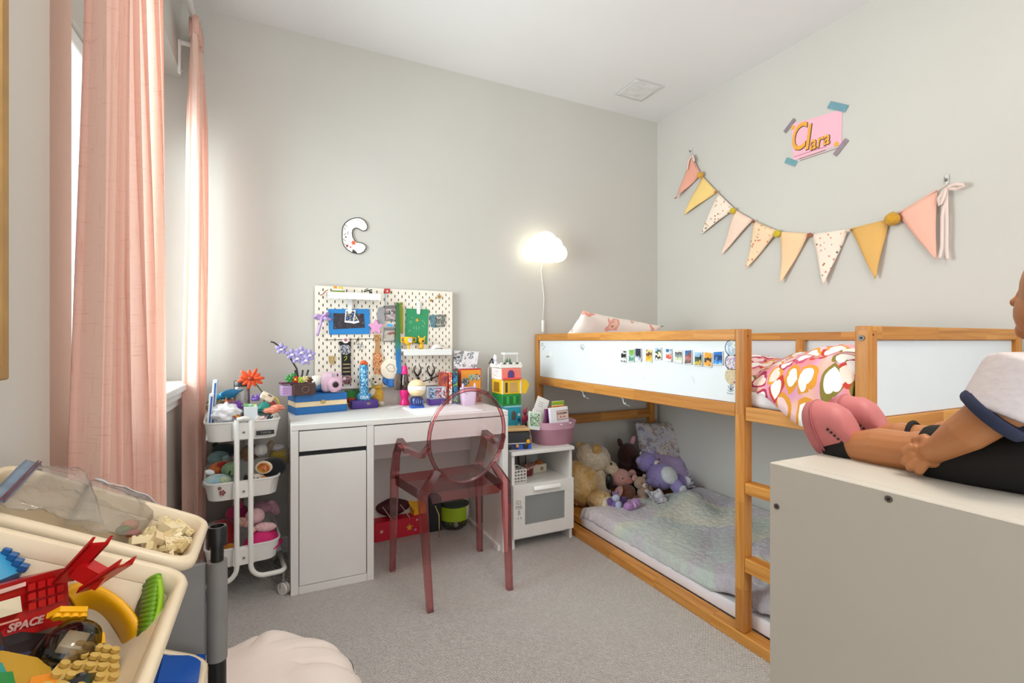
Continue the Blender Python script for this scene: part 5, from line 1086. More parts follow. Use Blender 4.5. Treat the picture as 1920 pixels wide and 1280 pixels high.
# purple tin
c = at(822, 762); c = Vector((c.x+.002, c.y+.045, DZ)); t = thing('gift_tin', 'purple tin with a pale lettered label on the desk', 'tin', c)
g = G(); g.box(c+Vector((-.048, -.035, 0)), c+Vector((.048, .035, .040)), .004, 2); g.obj('lower_body', mat('5a3a9a', .35, .08, 40), t, 50); g = G(); g.box(c+Vector((-.047, -.034, .0403)), c+Vector((.047, .034, .108)), .003); g.obj('upper_body', mat('b9c6dc', .35, .1, 50), t)
G().box(c+Vector((-.018, -.0365, .044)), c+Vector((.045, -.0348, .104))).obj('label', blotch('tin_label', ['d8dce6', 'c94a5a', '3a3650', 'e8d0dc', 'cfd6e4', '5a5470'], 75, .4, 'noise'), t)
G().box(c+Vector((-.046, -.0362, .046)), c+Vector((-.022, -.0348, .102))).obj('label', blotch('tin_side', ['8fc0e0', 'a9d2ea', '3a4f86', 'd0e2ee'], 60, .4, 'noise'), t)
g = G(); g.tube([c+Vector((.02, -.0362, .024)), c+Vector((.03, -.0362, .028)), c+Vector((.034, -.0362, .018)), c+Vector((.028, -.0362, .010))], .0013, 5); g.obj('curl', mat('d0c4ea', .5), t)
# boxes and books standing at the right
def slab(name, label, cat, px, top, w, d, y, m, rz=0, group=None):   # stands on the desk, front at depth y, as high as the photo shows
    p = PY(px, top, y); h = p.z-DZ; c = Vector((p.x, y+d/2, DZ)); g = G(); g.cbox(c+Vector((0, 0, h/2)), (w, d, h), (0, 0, rz), .0015); o = g.obj(name, m, None)
    if label: tag(o, label, cat, group)
    return o, c, h
BKG = 'books and games standing at the right of the desk'
slab('storybook', 'dark red slim book standing left of the striped ones', 'book', 836, 699, .022, .12, 2.69, blotch('redbook', ['7a2436', '8f2f3f', 'c9602e', '6a1f4a'], 25, .4, 'noise'), 0, BKG)
slab('storybook', 'white-spined book standing between the red and teal ones', 'book', 845, 697, .018, .12, 2.69, blotch('whitebook', ['f0ece4', 'd94a2a', 'f4f2ec', 'e8e4da'], 22, .4, 'noise'), 0, BKG)
slab('storybook', 'blue and teal book standing beside the orange box', 'book', 854, 697, .026, .12, 2.69, blotch('tealbook', ['1f6a9a', '2a86b0', '123f66', '8ab84a', '1a5a86'], 24, .4, 'noise'), 0, BKG)
o, c, GH = slab('game_box', 'orange game box with a red edge standing on the desk', 'game box', 883, 691, .132, .045, 2.74, mat('b83232', .4), 0, BKG)
F_ = Matrix.Translation(c)
g = G(); g.box((-.062, -.0242, .07), (.062, -.0227, GH-.008)); g.b.transform(F_); g.obj('orange_front', mat('ef9a2a', .4, .05), o)
g = G(); g.box((-.062, -.0242, .005), (.062, -.0227, .0695)); g.b.transform(F_); g.obj('dark_foot', blotch('gamefoot', ['5a2a4a', 'c94a3a', '3a2440', 'e8b04a'], 40, .4, 'noise'), o)
for dx_, dz_, r_, cs in ((-.036, .125, .024, ['3a3f46', 'b9c6cc', '23262b', '7a8a92']), (.003, .15, .02, ['5f9a4a', 'b9c6cc', '3a6a34', 'e8c23a']), (.04, .15, .02, ['3a2a24', 'e0d4c4', '1f1a18', 'b98a4a'])):
    g = G(); g.cyl((dx_, -.0243, dz_), r_, .0008, (R(90), 0, 0), n=18); g.b.transform(F_); g.obj('picture', blotch('game%d' % int(dx_*1000), cs, 80, .4, 'noise'), o)
A, B, C_, D_ = (PY(*q, c.y+.03) for q in ((852, 657), (898, 659), (893, 691), (850, 691)))
g = G(); g.poly([A, B, C_, D_], (0, .0012, 0)); solo(g, 'drawing', 'black and white ink drawing propped behind the orange game box', 'drawing', blotch('ink_drawing', ['f2f2f4', 'e4e6ea', 'f4f4f6', '8f9096', 'dfe2e8', '3f3f46', 'f0f0f2'], 18, .6, 'noise'))
# lilac bag-shaped holder
c = at(881, 760); c = Vector((c.x+.003, c.y+.035, DZ)); t = thing('lilac_holder', 'pale lilac bag-shaped pot with two pointed ears on the desk', 'holder', c); LI = mat('dcc9e4', .45, .02)
g = G(); rings(g, [(rr(.078, .05, .015), 0), (rr(.088, .056, .016), .055), (rr(.092, .056, .016), .10), (rr(.088, .052, .014), .10), (rr(.078, .044, .012), .01)], Matrix.Translation(c), True, True); g.obj('holder_body', LI, t, 50)
for k in (-1, 1): g = G(); g.lathe(c+Vector((k*.036, -.012, .098)), [(.008, 0), (.006, .018), (.001, .03)], 10); g.obj('ear', LI, t, True)
g = G(); g.tube([c+Vector((-.036, -.026, .10)), c+Vector((-.03, -.03, .07)), c+Vector((-.018, -.031, .066))], .0018, 5); g.obj('cord', mat('a08fb0', .5), t, True)
# sheets of paper on the desk
g = G(); q4 = [at(*q) for q in ((755, 765), (845, 757), (905, 770), (785, 778.5))]; g.poly([v+Vector((0, 0, .0002)) for v in q4], (0, 0, .006)); solo(g, 'paper_pad', 'white drawing pad lying on the desk in front of the chair', 'paper', mat('f3f4f6', .6, .01))
g = G(); q4 = [at(*q) for q in ((726, 764), (752, 759), (760, 761), (734, 767))]; g.poly([v+Vector((0, 0, .0002)) for v in q4], (0, 0, .001)); solo(g, 'paper_slip', 'narrow white paper slip left of the pink lava lamp', 'paper', mat('f0eeea', .6, .01))
# ------------------------------------------------------------------ nightstand top
NZ = .5233
TY = 2.60
def tz(py, px=948, y=TY): return PY(px, py, y).z
def tx(px, y=TY): return PY(px, 700, y).x
t = thing('toy_tower', 'tall stacked playhouse tower of pink, yellow, green and teal storeys on the nightstand', 'toy', (tx(950), TY+.05, NZ))
def storey(nm, xa, xb, za, zb, m, d=.145): return G().box((xa, TY, za), (xb, TY+d, zb), .002).obj(nm, m, t)
XA = XM = tx(941); XB = tx(977)
gl = clear('1f8f4a', .5)
z_t0, z_t1, z_g1, z_y1, z_p1, z_r1 = NZ+.0005, tz(761), tz(739), tz(712), tz(690), tz(679)
tealm = mat('2f9fb5', .35, .05); s_ = storey('teal_storey', XA+.02, XB, z_t0, z_t1-.004, tealm)
G().box((XA+.018, TY-.002, z_t1-.010), (XB+.002, TY+.147, z_t1)).obj('ledge', mat('8fc9d4', .4), s_)
xm = (XA+.02+XB)/2; g = G(); g.poly([(xm-.014+.004, TY-.0012, z_t1-.085), (xm+.018, TY-.0012, z_t1-.085), (xm+.018, TY-.0012, z_t1-.04), (xm+.004, TY-.0012, z_t1-.028), (xm-.010, TY-.0012, z_t1-.04)], (0, .001, 0)); g.obj('doorway', mat('5a5a50', .6), s_)
for k in range(4): G().box((XB-.022, TY-.0015, z_t0+.06+.03*k), (XB-.006, TY-.0002, z_t0+.075+.03*k)).obj('teal_window', mat('cfe0e8' if k % 2 else '1f4f86', .4), s_)
G().box((XA+.02, TY-.003, z_t0), (XB, TY-.0003, z_t0+.05)).obj('blue_foot', mat('2a5a96', .4), s_)
grn = mat('1f8a3f', .3, .15, 40); s_ = storey('green_storey', XA+.002, XB, z_t1+.0005, z_g1-.001, grn)
for k in range(5): G().box((XA+.010+.022*k, TY-.003, z_t1+.012), (XA+.022+.022*k, TY-.0003, z_g1-.014)).obj('vine', mat('3fae4a' if k % 2 else '176a30', .35), s_)
yem = mat('f0c21f', .35, .05); s_ = storey('yellow_storey', XA, XB, z_g1, z_y1-.001, yem)
for x in (XA+.0005, XB-.006): G().box((x, TY-.004, z_g1), (x+.006, TY-.0003, z_y1-.001)).obj('white_post', PW, s_)
for x, w_, m_ in ((XM+.022, .014, '4a3a1a'), (XM+.050, .05, 'c9a05a')): G().box((x, TY-.003, z_g1+.010), (x+w_, TY-.0003, z_y1-.016)).obj('yellow_window', mat(m_, .5), s_)
g = G(); xs_ = tx(976); pts = [(xs_, z_g1), (tx(986), z_g1), (tx(992), (z_g1+z_y1)/2+.01), (tx(986), z_y1), (xs_, z_y1)]; g.poly([(x+.0005, TY-.002, z) for x, z in pts], (0, .085, 0)); g.obj('bay', yem, s_)
pkm = mat('ee8072', .4, .05); s_ = storey('pink_storey', XM, XB, z_y1, z_p1-.001, pkm); 
G().box((XM-.003, TY+.035, z_g1+.010), (XM-.0003, TY+.11, z_y1-.016)).obj('yellow_window', mat('9a6a1a', .5), s_)
fl = G().box((XM-.003, TY+.002, z_y1), (XM-.0003, TY+.143, z_p1-.002)).obj('flowered_wall', cloth('tower_flowers', 'f3e4e0', ['e0a02a', 'c94a4a', '4f8fc0', 'e06a8a'], 90, .3), s_)
g = G(); xm = tx(958); r_ = .021; g.poly([(xm+r_*math.cos(a), TY-.0025, z_y1+.036+r_*math.sin(a)) for a in [math.pi*k/10 for k in range(11)]]+[(xm-r_, TY-.0025, z_y1+.012), (xm+r_, TY-.0025, z_y1+.012)], (0, .002, 0)); w_ = g.obj('arched_window', mat('7a2f6a', .4), s_)
G().box((xm-.008, TY-.0035, z_y1+.014), (xm+.008, TY-.0026, z_y1+.05)).obj('blue_pane', mat('3a4a8a', .3), w_)
G().box((XM+.004, TY-.014, z_y1+.002), (XB-.002, TY-.0005, z_y1+.012)).obj('window_ledge', mat('e85a4f', .4), s_)
s_ = storey('white_roof', XA-.012, XB+.008, z_p1, z_r1-.012, mat('f3efe9', .4), .148)
for k in range(7): G().box((XA-.010+.0205*k, TY-.002, z_r1-.0118), (XA+.004+.0205*k, TY+.002, z_r1-.001), .001).obj('merlon', mat('f3efe9' if k % 2 == 0 else '4a4a4a', .4), s_)
a_, b_ = tx(949), tx(975); zt = tz(661, 962); g = G()
for x in (a_, b_-.004): g.box((x, TY+.03, z_r1-.0118), (x+.004, TY+.034, zt-.012))
o = G().box((a_, TY+.02, zt-.012), (b_, TY+.07, zt), .001).obj('canopy', PW, s_); g.obj('canopy_post', PW, s_)
for k in range(3): g = G(); g.lathe((a_+.012+.018*k, TY+.05, z_r1-.0118), [(.006, 0), (.007, .018), (.003, .03), (.001, .034)], 8); g.obj('tiny_plant', mat('4f7a5a', .6), s_)
c = Vector((tx(935), TY+.05, z_r1-.0115)); g = G(); g.ball(c+Vector((0, 0, .035)), (.012, .012, .022), n=12); g.cyl(c, .013, .016); o = g.obj('white_figure', mat('e6e4f0', .5), s_, 50)
c = Vector((tx(927), TY+.045, z_r1-.0115)); g = G(); g.tube([c+Vector((-.014, 0, .002)), c+Vector((-.004, 0, .018)), c+Vector((.004, 0, .034)), c+Vector((.012, 0, .004))], .004, 6); g.obj('black_figure', BLACK, s_, True)
g = G(); xr = tx(917); g.tube([(XA-.012, TY+.01, z_p1+.004), (xr, TY+.01, z_p1+.008), (xr-.002, TY+.01, z_g1+.02)], .0018, 5); g.obj('rope', mat('d8d4c8', .6), t, True)
g = G(); g.lathe((xr-.006, TY+.01, z_g1+.0), [(.007, 0), (.010, .02), (.008, .02), (.006, .003)], 10); g.obj('bucket', mat('3f4a2a', .5), t, 50)
# toy bus, basket and its books, red figure
c = PZ(965, 846, NZ); a = R(-38)
F_ = Matrix.Translation(PZ(978, 842, NZ)+Vector((-.012, .055, 0))) @ Matrix.Rotation(R(-12), 4, 'Z')
t = thing('toy_bus', 'black toy bus with a gold roof and bright blue bumper on the nightstand', 'toy', F_.translation)
def fb(nm, lo, hi, m, bev=.003, par=None): g = G(); g.box(lo, hi, bev); g.b.transform(F_); return g.obj(nm, m, par or t)
fb('underside', (-.08, -.05, .0), (.072, .05, .028), mat('1f2c66', .4)); fb('bus_body', (-.08, -.05, .0285), (.07, .05, .098), mat('17171c', .25, coat=.4), .006); fb('roof', (-.082, -.052, .0985), (.072, .052, .114), mat('d9b47a', .45, .05), .004)
fb('bumper', (.0, -.056, .0), (.078, -.0505, .026), mat('1a56c4', .35), .002); fb('side_stripe', (-.08, -.0525, .03), (.06, -.0505, .036), mat('c9ccd4', .4), .0005)
fb('windscreen', (.0705, -.04, .045), (.072, .04, .09), mat('2a2438', .15), .0005); fb('grille', (.0725, -.05, .0), (.080, .05, .028), mat('1a56c4', .35), .002)
g = G(); g.ball(F_ @ Vector((.060, -.056, .042)), (.013, .008, .013), n=10); g.obj('gold_lamp', mat('e8a92a', .35), t, True); g = G(); g.ball(F_ @ Vector((-.002, -.056, .020)), (.010, .006, .011), n=10); g.obj('gold_lamp', mat('d9a04a', .35), t, True)
for x in (-.05, .045): g = G(); g.lathe(F_ @ Vector((x, -.0525, .016)), [(.016, 0), (.016, .004), (.009, .005)], 16, (R(90), 0, R(-12))); g.obj('wheel', BLACK, t, 40)
bc = PY(1035, 836, 2.50); bc = Vector((bc.x, 2.50, NZ)); PKB = mat('c795a6', .5, .04)
t = thing('basket', 'pink woven plastic basket full of books on the nightstand', 'basket', bc)
def ell(rx_, ry_, n=40): return [(rx_*math.copysign(abs(math.cos(a))**.75, math.cos(a)), ry_*math.copysign(abs(math.sin(a))**.75, math.sin(a))) for a in [2*math.pi*i/n for i in range(n)]]
def weave():
    m, n = base('woven_plastic'); b = n.bsdf(); x, y, z = n.xyz(n.coord()); a = n.math('ARCTAN2', y, x)
    h = n.math('MULTIPLY', n.math('SINE', n.math('MULTIPLY', a, 130)), n.math('SINE', n.math('ADD', n.math('MULTIPLY', z, 700), n.math('MULTIPLY', n.math('SINE', n.math('MULTIPLY', a, 65)), 1.2))))
    n.put(b.inputs['Base Color'], n.ramp(n.math('MULTIPLY_ADD', h, .5, .5), [(.25, lin('8f5266')), (.55, lin('c08a9c')), (1, lin('dbaab9'))])); b.inputs['Roughness'].default_value = .5; n.put(b.inputs['Normal'], n.bump(h, .6, .003)); return m
BT = PY(1078, 783, 2.50).z-NZ
MB_ = Matrix.Translation(bc)
g = G(); rings(g, [(ell(.112, .095), 0), (ell(.128, .105), BT*.68)], MB_, True); rings(g, [(ell(.124, .101), BT*.68), (ell(.108, .091), .004)], MB_, False, True); g.obj('woven_body', weave(), t, 40)
g = G(); rings(g, [(ell(.129, .106), BT*.685), (ell(.137, .114), BT*.96), (ell(.139, .116), BT), (ell(.134, .111), BT), (ell(.126, .103), BT*.685)], MB_, False); g.obj('rim_band', mat('cfa0b2', .4, .03), t, 50)
for x, zz in ((-.005, .93), (.055, .97)): g = G(); g.tube([bc+Vector((x-.008, -.114, BT*zz)), bc+Vector((x, -.122, BT*zz-.002)), bc+Vector((x+.008, -.114, BT*zz))], .0028, 6); g.obj('handle_knob', mat('e8d0d8', .3), t, True)
def book(label, px, py, w, h, th, y, m, tilt=0, lean=0, cover=None, group='books in the pink basket'):
    p = PY(px, py, y); M = Matrix.Translation(p) @ Euler((R(lean), R(tilt), 0)).to_matrix().to_4x4(); g = G(); g.box((-w/2, 0, -h), (w/2, th, 0), .001); g.b.transform(M); o = tag(g.obj('book', m, None), label, 'book', group)
    g = G(); g.box((-w/2+.002, .0012, .0002), (w/2-.001, th-.0012, .0012)); g.b.transform(M); g.obj('page_block', mat('f1eee4', .8), o)
    if cover: g = G(); g.box((-w/2+.006, -.0012, -h*.8), (w/2-.004, -.0002, -.008)); g.b.transform(M); g.obj('cover_print', cover, o)
    return o, M
book('green and white picture book at the left of the pink basket', 1003, 772, .072, .10, .012, 2.45, mat('dfe6e0', .5), 10, -14, blotch('greenbook', ['3f8f4a', '8fc07a', 'd8e4e8', '2f6a3a', 'c9d8a0', '5fa8c0'], 45, .4, 'noise'))
o, M = book('white hardback with a pink label at the front of the pink basket', 1048, 764, .120, .12, .022, 2.43, mat('eceaf0', .5), -3, -4)
g = G(); g.box((-.018, -.0014, -.068), (.054, -.0003, -.018)); g.b.transform(M); lb2 = g.obj('label', mat('e6c6bc', .6), o); g = G(); g.tube([M @ Vector(q) for q in ((-.018, -.0015, -.068), (.054, -.0015, -.068), (.054, -.0015, -.018), (-.018, -.0015, -.018))], .0014, 5, True); g.obj('label_border', mat('5a3a3a', .6), o)
X_, Z_ = M.to_3x3() @ Vector((1, 0, 0)), M.to_3x3() @ Vector((0, 0, 1))
text('KUDEMA', .016, mat('3a2a2a', .6), lb2, M @ Vector((.018, -.0018, -.034)), X_, Z_, .0004, bold=.0004)
for k, w_ in enumerate((.008, .005, .009, .006)): g = G(); g.box((.002+.011*k, -.0018, -.058), (.002+.011*k+w_*.8, -.0014, -.049-.002*(k % 2))); g.b.transform(M); g.obj('illegible_mark', mat('8a5a4a', .6), lb2)
book('purple book standing behind the white hardback in the pink basket', 1037, 765, .10, .12, .018, 2.475, mat('7a2f6a', .5), -2, -3)
book('orange book at the back of the pink basket', 1047, 760, .08, .11, .015, 2.515, mat('e8862a', .5), -1, 0); book('lime green book, rearmost in the pink basket', 1047, 752, .082, .12, .013, 2.55, mat('a3c22f', .5), -1, 0)
p = PY(1019, 746, 2.54); M = Matrix.Translation(p) @ Euler((R(-6), R(24), 0)).to_matrix().to_4x4(); g = G(); g.box((-.04, 0, -.15), (.045, .002, -.0)); g.b.transform(M); o = solo(g, 'note_card', 'white card with faint writing tilted at the back of the pink basket', 'card', mat('f0efec', .6)); 
for k in range(3): g = G(); g.tube([M @ Vector((-.022, -.001, -.03-.012*k)), M @ Vector((.012, -.001, -.028-.012*k))], .0009, 5); g.obj('pencil_line', mat('8a8a90', .7), o)
c = PY(1001, 775, 2.52); t = thing('white_pegs', 'two slim white plastic figures sticking up in the pink basket', 'toy', c)
for dx_, h_ in ((-.004, .05), (.012, .038)): g = G(); g.lathe(c+Vector((dx_, 0, -.04)), [(.006, 0), (.006, h_), (.003, h_+.012), (.001, h_+.02)], 10); g.obj('peg', mat('eceae6', .5), t, True)
c = PY(983, 800, 2.56); c.z = NZ; t = thing('red_figure', 'tall dark red toy figure standing behind the black toy bus', 'toy', c); RF = mat('8a1f3f', .5, .15, 40)
H_ = PY(983, 764, 2.56).z-NZ
g = G(); g.lathe(c, [(.018, 0), (.016, H_*.5), (.012, H_*.62)], 12); g.obj('robe', mat('3a1a1f', .5, .2, 50), t, True); bits(t, [('chest', RF, c+Vector((0, 0, H_*.66)), (.018, .013, .03)), ('head', RF, c+Vector((.004, 0, H_*.88)), (.013, .013, .017)), ('arm', RF, c+Vector((.018, -.006, H_*.7)), (.007, .007, .026), (0, -25, 0)), ('horn', RF, c+Vector((.016, 0, H_*.97)), (.004, .004, .010), (0, 30, 0))])
# ------------------------------------------------------------------ nightstand shelf contents
SZ = .3403
c = Vector((NX0+.066, NY0+.10, SZ)); t = thing('wire_basket', 'small white lattice basket on the nightstand shelf', 'basket', c); g = G(); PWB = mat('e9e7e2', .4)
W_, D_, H_ = .075, .10, .075
g.cbox(c+Vector((0, 0, .003)), (W_, D_, .005)); g.obj('base', PWB, t)
for zz in (.018, .036, .054, .072): g = G(); g.tube([c+Vector((x*W_/2, y*D_/2, zz)) for x, y in ((-1, -1), (1, -1), (1, 1), (-1, 1))], .0032, 5, True); g.obj('hoop', PWB, t)
g = G()
for k in range(5):
    for y in (-1, 1): g.tube([c+Vector((-W_/2+W_*k/4, y*D_/2, .003)), c+Vector((-W_/2+W_*k/4, y*D_/2, .072))], .0028, 5)
for k in range(1, 5):
    for x in (-1, 1): g.tube([c+Vector((x*W_/2, -D_/2+D_*k/5, .003)), c+Vector((x*W_/2, -D_/2+D_*k/5, .072))], .0028, 5)
o = g.obj('uprights', PWB, t); o['kind'] = 'stuff'
g = G(); g.box((NX0+.022, NY1-.10, SZ), (NX0+.11, NY1-.02, SZ+.13), .002); solo(g, 'dark_box', 'black upright box at the back left of the nightstand shelf', 'box', mat('232024', .5))
c = Vector((NX0+.165, NY0+.17, SZ)); t = thing('red_box', 'small red box with a fancy open lid on the nightstand shelf', 'box', c); g = G(); g.cbox(c+Vector((0, 0, .022)), (.055, .05, .043), (0, 0, .2), .002); g.obj('box_body', mat('6a1f24', .5, .1), t); g = G(); g.cbox(c+Vector((.015, -.01, .055)), (.09, .05, .012), (.1, -.2, .3), .002); g.obj('box_lid', blotch('redlid', ['a83a3a', 'd8b0a0', '7a2a2a', 'e0d0c0'], 60, .5, 'noise'), t)
c = Vector((NX0+.265, NY0+.22, SZ)); t = thing('cream_box', 'cream jewellery box with a round emblem on the nightstand shelf', 'box', c); g = G(); g.cbox(c+Vector((0, 0, .024)), (.10, .06, .047), (0, 0, .18), .002); g.obj('box_body', mat('dcd0b8', .5, .04), t); g = G(); g.cyl(c+Vector((.016, -.0305, .024)), .011, .002, (R(90), 0, .18), n=14); g.obj('emblem', mat('9a8a6a', .6), t)
g = G(); g.lathe(c+Vector((.012, 0, .0475)), [(.022, 0), (.026, .008), (.016, .018), (.001, .02)], 14); solo(g, 'orange_ornament', 'round orange brown ornament sitting on the cream jewellery box', 'ornament', mat('b5642a', .4, .2, 40), 50)
c = Vector((NX0+.205, NY0+.30, SZ)); t = thing('mini_frame', 'tiny dark picture frame standing behind the red box', 'picture', c); g = G(); g.cbox(c+Vector((0, 0, .055)), (.058, .008, .108), (R(-6), 0, .1), .001); g.obj('frame', mat('3f2f2c', .5), t); G().cbox(c+Vector((0, -.0055, .056)), (.04, .002, .06), (R(-6), 0, .1)).obj('picture', mat('8f7f74', .5, .2, 60), t)
for k, x in enumerate((.29, .335)): g = G(); g.cbox((NX0+x, NY1-.02, SZ+.135), (.034, .012, .03), (0, 0, 0), .001); solo(g, 'wall_card', 'brown bordered card high at the back of the nightstand shelf, %s' % ('left' if not k else 'right'), 'card', mat('8a4a3f' if not k else 'a86a58', .6, .15, 60), group='cards at the back of the shelf')
# behind the frosted flap
g = G(); g.poly([(NX0+.08, NY0+.05, .07), (NX0+.25, NY0+.06, .07), (NX0+.25, NY0+.07, .24), (NX0+.21, NY0+.07, .27)], (0, .002, 0)); solo(g, 'paper_sheet', 'white paper sheet leaning behind the frosted door', 'paper', mat('f0f0ee', .7))
c = Vector((NX0+.21, NY0+.036, .0685)); t = thing('pink_toy', 'blurry pink toy behind the frosted door', 'toy', c); bits(t, [('body', mat('d99aa8', .7), c+Vector((0, 0, .03)), (.035, .012, .03)), ('head', mat('e8c6b8', .7), c+Vector((.012, 0, .075)), (.018, .012, .022))])
# sticker of a doodled face on the flap
dn = bpy.data.objects['door.001'] if 'door.001' in bpy.data.objects else bpy.data.objects['door']
def dl(lines, y, par, r=.001, m=None, nm='doodle'):
    for ln in lines: g = G(); g.tube([PY(a, b, y-.0004) for a, b in ln], r, 5); g.obj(nm, m or mat('4a4648', .7), par)
dl([[(968, 939), (976, 939), (977, 949), (968, 950), (968, 939)], [(966, 951), (979, 950), (979, 953), (966, 954)], [(970, 943), (974, 946)], [(973, 942), (971, 947)]], NY0, dn); dl([[(972, 957), (972, 966)], [(974, 956), (975, 965)], [(971, 970), (972, 973)], [(976, 969), (978, 973)]], NY0, dn, .0014)

# ------------------------------------------------------------------ under the desk
A, B = PZ(702, 1018, 0), PZ(823, 993, 0); d = (B-A).normalized(); L_ = (B-A).length; rz = math.atan2(d.y, d.x); F_ = Matrix.Translation(A) @ Matrix.Rotation(rz, 4, 'Z')
t = thing('red_box', 'long red cardboard box with star stickers on the floor under the desk', 'box', F_ @ Vector((L_/2, .09, 0)), rz)
h_ = .105
g = G(); g.box((0, 0, .0005), (L_, .18, h_), .003); g.b.transform(F_); g.obj('carton', mat('c3132f', .45, .05), t)
for x, z, m_, r_ in ((.04, .055, 'e8c0b8', .012), (.20, .05, 'e0a82a', .022), (.245, .085, 'e8d0d8', .008), (.235, .03, 'c9a0d0', .01)):
    g = G(); g.poly([(x+(r_ if i % 2 == 0 else r_*.45)*math.sin(math.pi*i/5), -.0015, z+(r_ if i % 2 == 0 else r_*.45)*math.cos(math.pi*i/5)) for i in range(10)], (0, .0012, 0)); g.b.transform(F_); g.obj('sticker', mat(m_, .5), t)
g = G(); F2 = F_ @ Matrix.Translation((L_*.80, .085, h_+.0005)) @ Matrix.Rotation(R(6), 4, 'Z'); rings(g, [(rr(.155, .12, .004, 2), 0), (rr(.15, .118, .004, 2), .03)], F2, True, True)
o = g.obj('yellow_box', mat('eab01c', .4, .04), None); tag(o, 'yellow box with a raised sloping lid on top of the red box', 'box')
g = G(); g.poly([F2 @ Vector(q) for q in ((-.078, -.055, .031), (.078, -.055, .031), (.075, .05, .095), (-.11, .05, .105))], F2.to_3x3() @ Vector((0, .006, .006))); g.obj('lid', mat('eab01c', .4, .04), o)
c = F_ @ Vector((L_*.34, .09, h_+.0005)); t = thing('maroon_bag', 'slumped dark maroon bag lying on the red box under the desk', 'bag', c)
g = G(); g.ball(c+Vector((0, 0, .05)), (.10, .07, .05), (0, 0, rz), 24)
for v in g.b.verts: v.co += Vector((0, 0, .014*nz.noise(v.co*14)))
g.obj('bag_body', mat('4a1a1f', .7, .15), t, True)
for k in (-.07, .03): g = G(); g.tube([c+Vector((k, -.06, .075)), c+Vector((k+.03, -.08, .03)), c+Vector((k+.05, -.088, -.004))], .0028, 6); g.obj('cord', mat('b9a8a0', .6), t, True)
c = PZ(857, 997, 0); c = Vector((c.x+.01, c.y+.08, 0)); t = thing('toy_bucket', 'clear tub with a lime green sleeve holding yellow and red balls under the desk', 'bucket', c)
hb = PY(857, 942, c.y).z
g = G(); g.lathe(c, [(.055, .001), (.075, .02), (.082, .05), (.085, hb)], 28, cap=False); g.obj('clear_wall', clear('e6ebe6', .4), t, True)
g = G(); g.lathe(c, [(.0865, hb*.42), (.0875, hb*.97)], 28, cap=False); g.obj('green_sleeve', mat('9cbf1f', .5, .04), t, True)
g = G(); g.lathe(c, [(.088, hb*.975), (.09, hb), (.001, hb+.004)], 28, cap=False); g.obj('bucket_lid', mat('2a3a2a', .5), t, True)
rd = random.Random(2)
for k in range(26):
    a = rd.random()*6.28; r_ = .055*math.sqrt(rd.random()); G().ball(c+Vector((r_*math.cos(a), r_*math.sin(a), .022+.06*rd.random())), .017, n=10).obj('play_ball', mat(rd.choice(['e8c21f', 'e8c21f', 'c23a2a', '5a2a4a', '7fa82a', 'd8d0c0']), .35), t, True)
g = G(); rx_ = c.x+.06
g.grid(lambda u, v: c+Vector((.0895*math.cos(R(-55+75*u)), .0895*math.sin(R(-55+75*u)), hb*(.42+.55*v))), 10, 3); g.obj('white_label', mat('d6d2cc', .5, .05, 40), t, True, solid=.001)
g = G(); g.box((c.x-.165, c.y-.02, .0005), (c.x-.085, c.y+.11, .20), .004); solo(g, 'black_case', 'black case standing between the yellow box and the green bucket', 'case', mat('15171a', .5))
g = G(); p1, p2 = PZ(824, 1008, 0), PY(816, 948, 2.62); p2.y = 2.62; g.tube([p1+Vector((0, 0, .004)), PY(823, 965, 2.58), p2], .0035, 6); solo(g, 'stick', 'thin pale yellow stick leaning on the yellow box', 'stick', mat('c9c27a', .5), True)
# ------------------------------------------------------------------ trolley contents
def tp(px, py, y): p = PY(px, py, y); return p
Z1, Z2, Z3 = .699, .452, .17
YC = 2.50
# top tray
for k, (px, top, m_, lb) in enumerate(((388, 738, 'e8ecf2', 'white and blue card strip at the left end of the top trolley tray, lower'), (394, 712, 'dfe8f2', 'tall pale blue plastic strip at the left end of the top trolley tray'))):
    p = tp(px, top, 2.44+.03*k); g = G(); g.cbox((p.x+.012, p.y, (p.z+Z1)/2), (.016, .05, p.z-Z1), (0, R(4), 0), .001); o = solo(g, 'plastic_strip', lb, 'strip', mat(m_, .3), group='strips in the top tray')
    g = G(); g.cbox((p.x+.014, p.y-.0258, (p.z+Z1)/2), (.006, .001, (p.z-Z1)*.9), (0, R(4), 0)); g.obj('blue_line', mat('2f62b0', .4), o)
c = tp(422, 741, 2.52); t = thing('toy_bird', 'turquoise toy hummingbird with a long beak in the top trolley tray', 'toy', c); TQ = mat('2a8fb8', .5, .12, 30)
bits(t, [('body', TQ, c+Vector((.012, 0, .004)), (.042, .022, .020), (0, -14, 0)), ('head', TQ, c+Vector((-.028, -.004, -.006)), (.016, .014, .014)), ('wing', mat('1f78a8', .5), c+Vector((.02, -.018, .012)), (.036, .005, .016), (0, -10, 0)), ('tail', mat('2a6a8a', .5), c+Vector((.052, 0, .016)), (.022, .012, .005), (0, -18, 0))])
g = G(); g.tube([c+Vector((-.042, -.006, -.010)), c+Vector((-.074, -.008, -.032))], [.004, .0008], 6); g.obj('beak', BLACK, t, True); g = G(); g.tube([c+Vector((.006, 0, -.01)), c+Vector((.006, 0, -.06))], .0025, 6); g.obj('stand', BLACK, t, True)
c = tp(453, 760, 2.56); jt = tp(453, 713, 2.56).z; t = thing('bead_jar', 'glass jar of beads with a black lid in the top trolley tray', 'jar', c)
g = G(); g.lathe((c.x, c.y, Z1), [(.030, 0), (.034, .01), (.034, jt-.04-Z1), (.029, jt-.026-Z1)], 20); g.obj('glass', clear('f0f2f2', .5), t, 50); g = G(); g.lathe((c.x, c.y, jt-.026), [(.032, 0), (.032, .024), (.030, .026)], 20); g.obj('jar_lid', mat('232528', .4), t, 50)
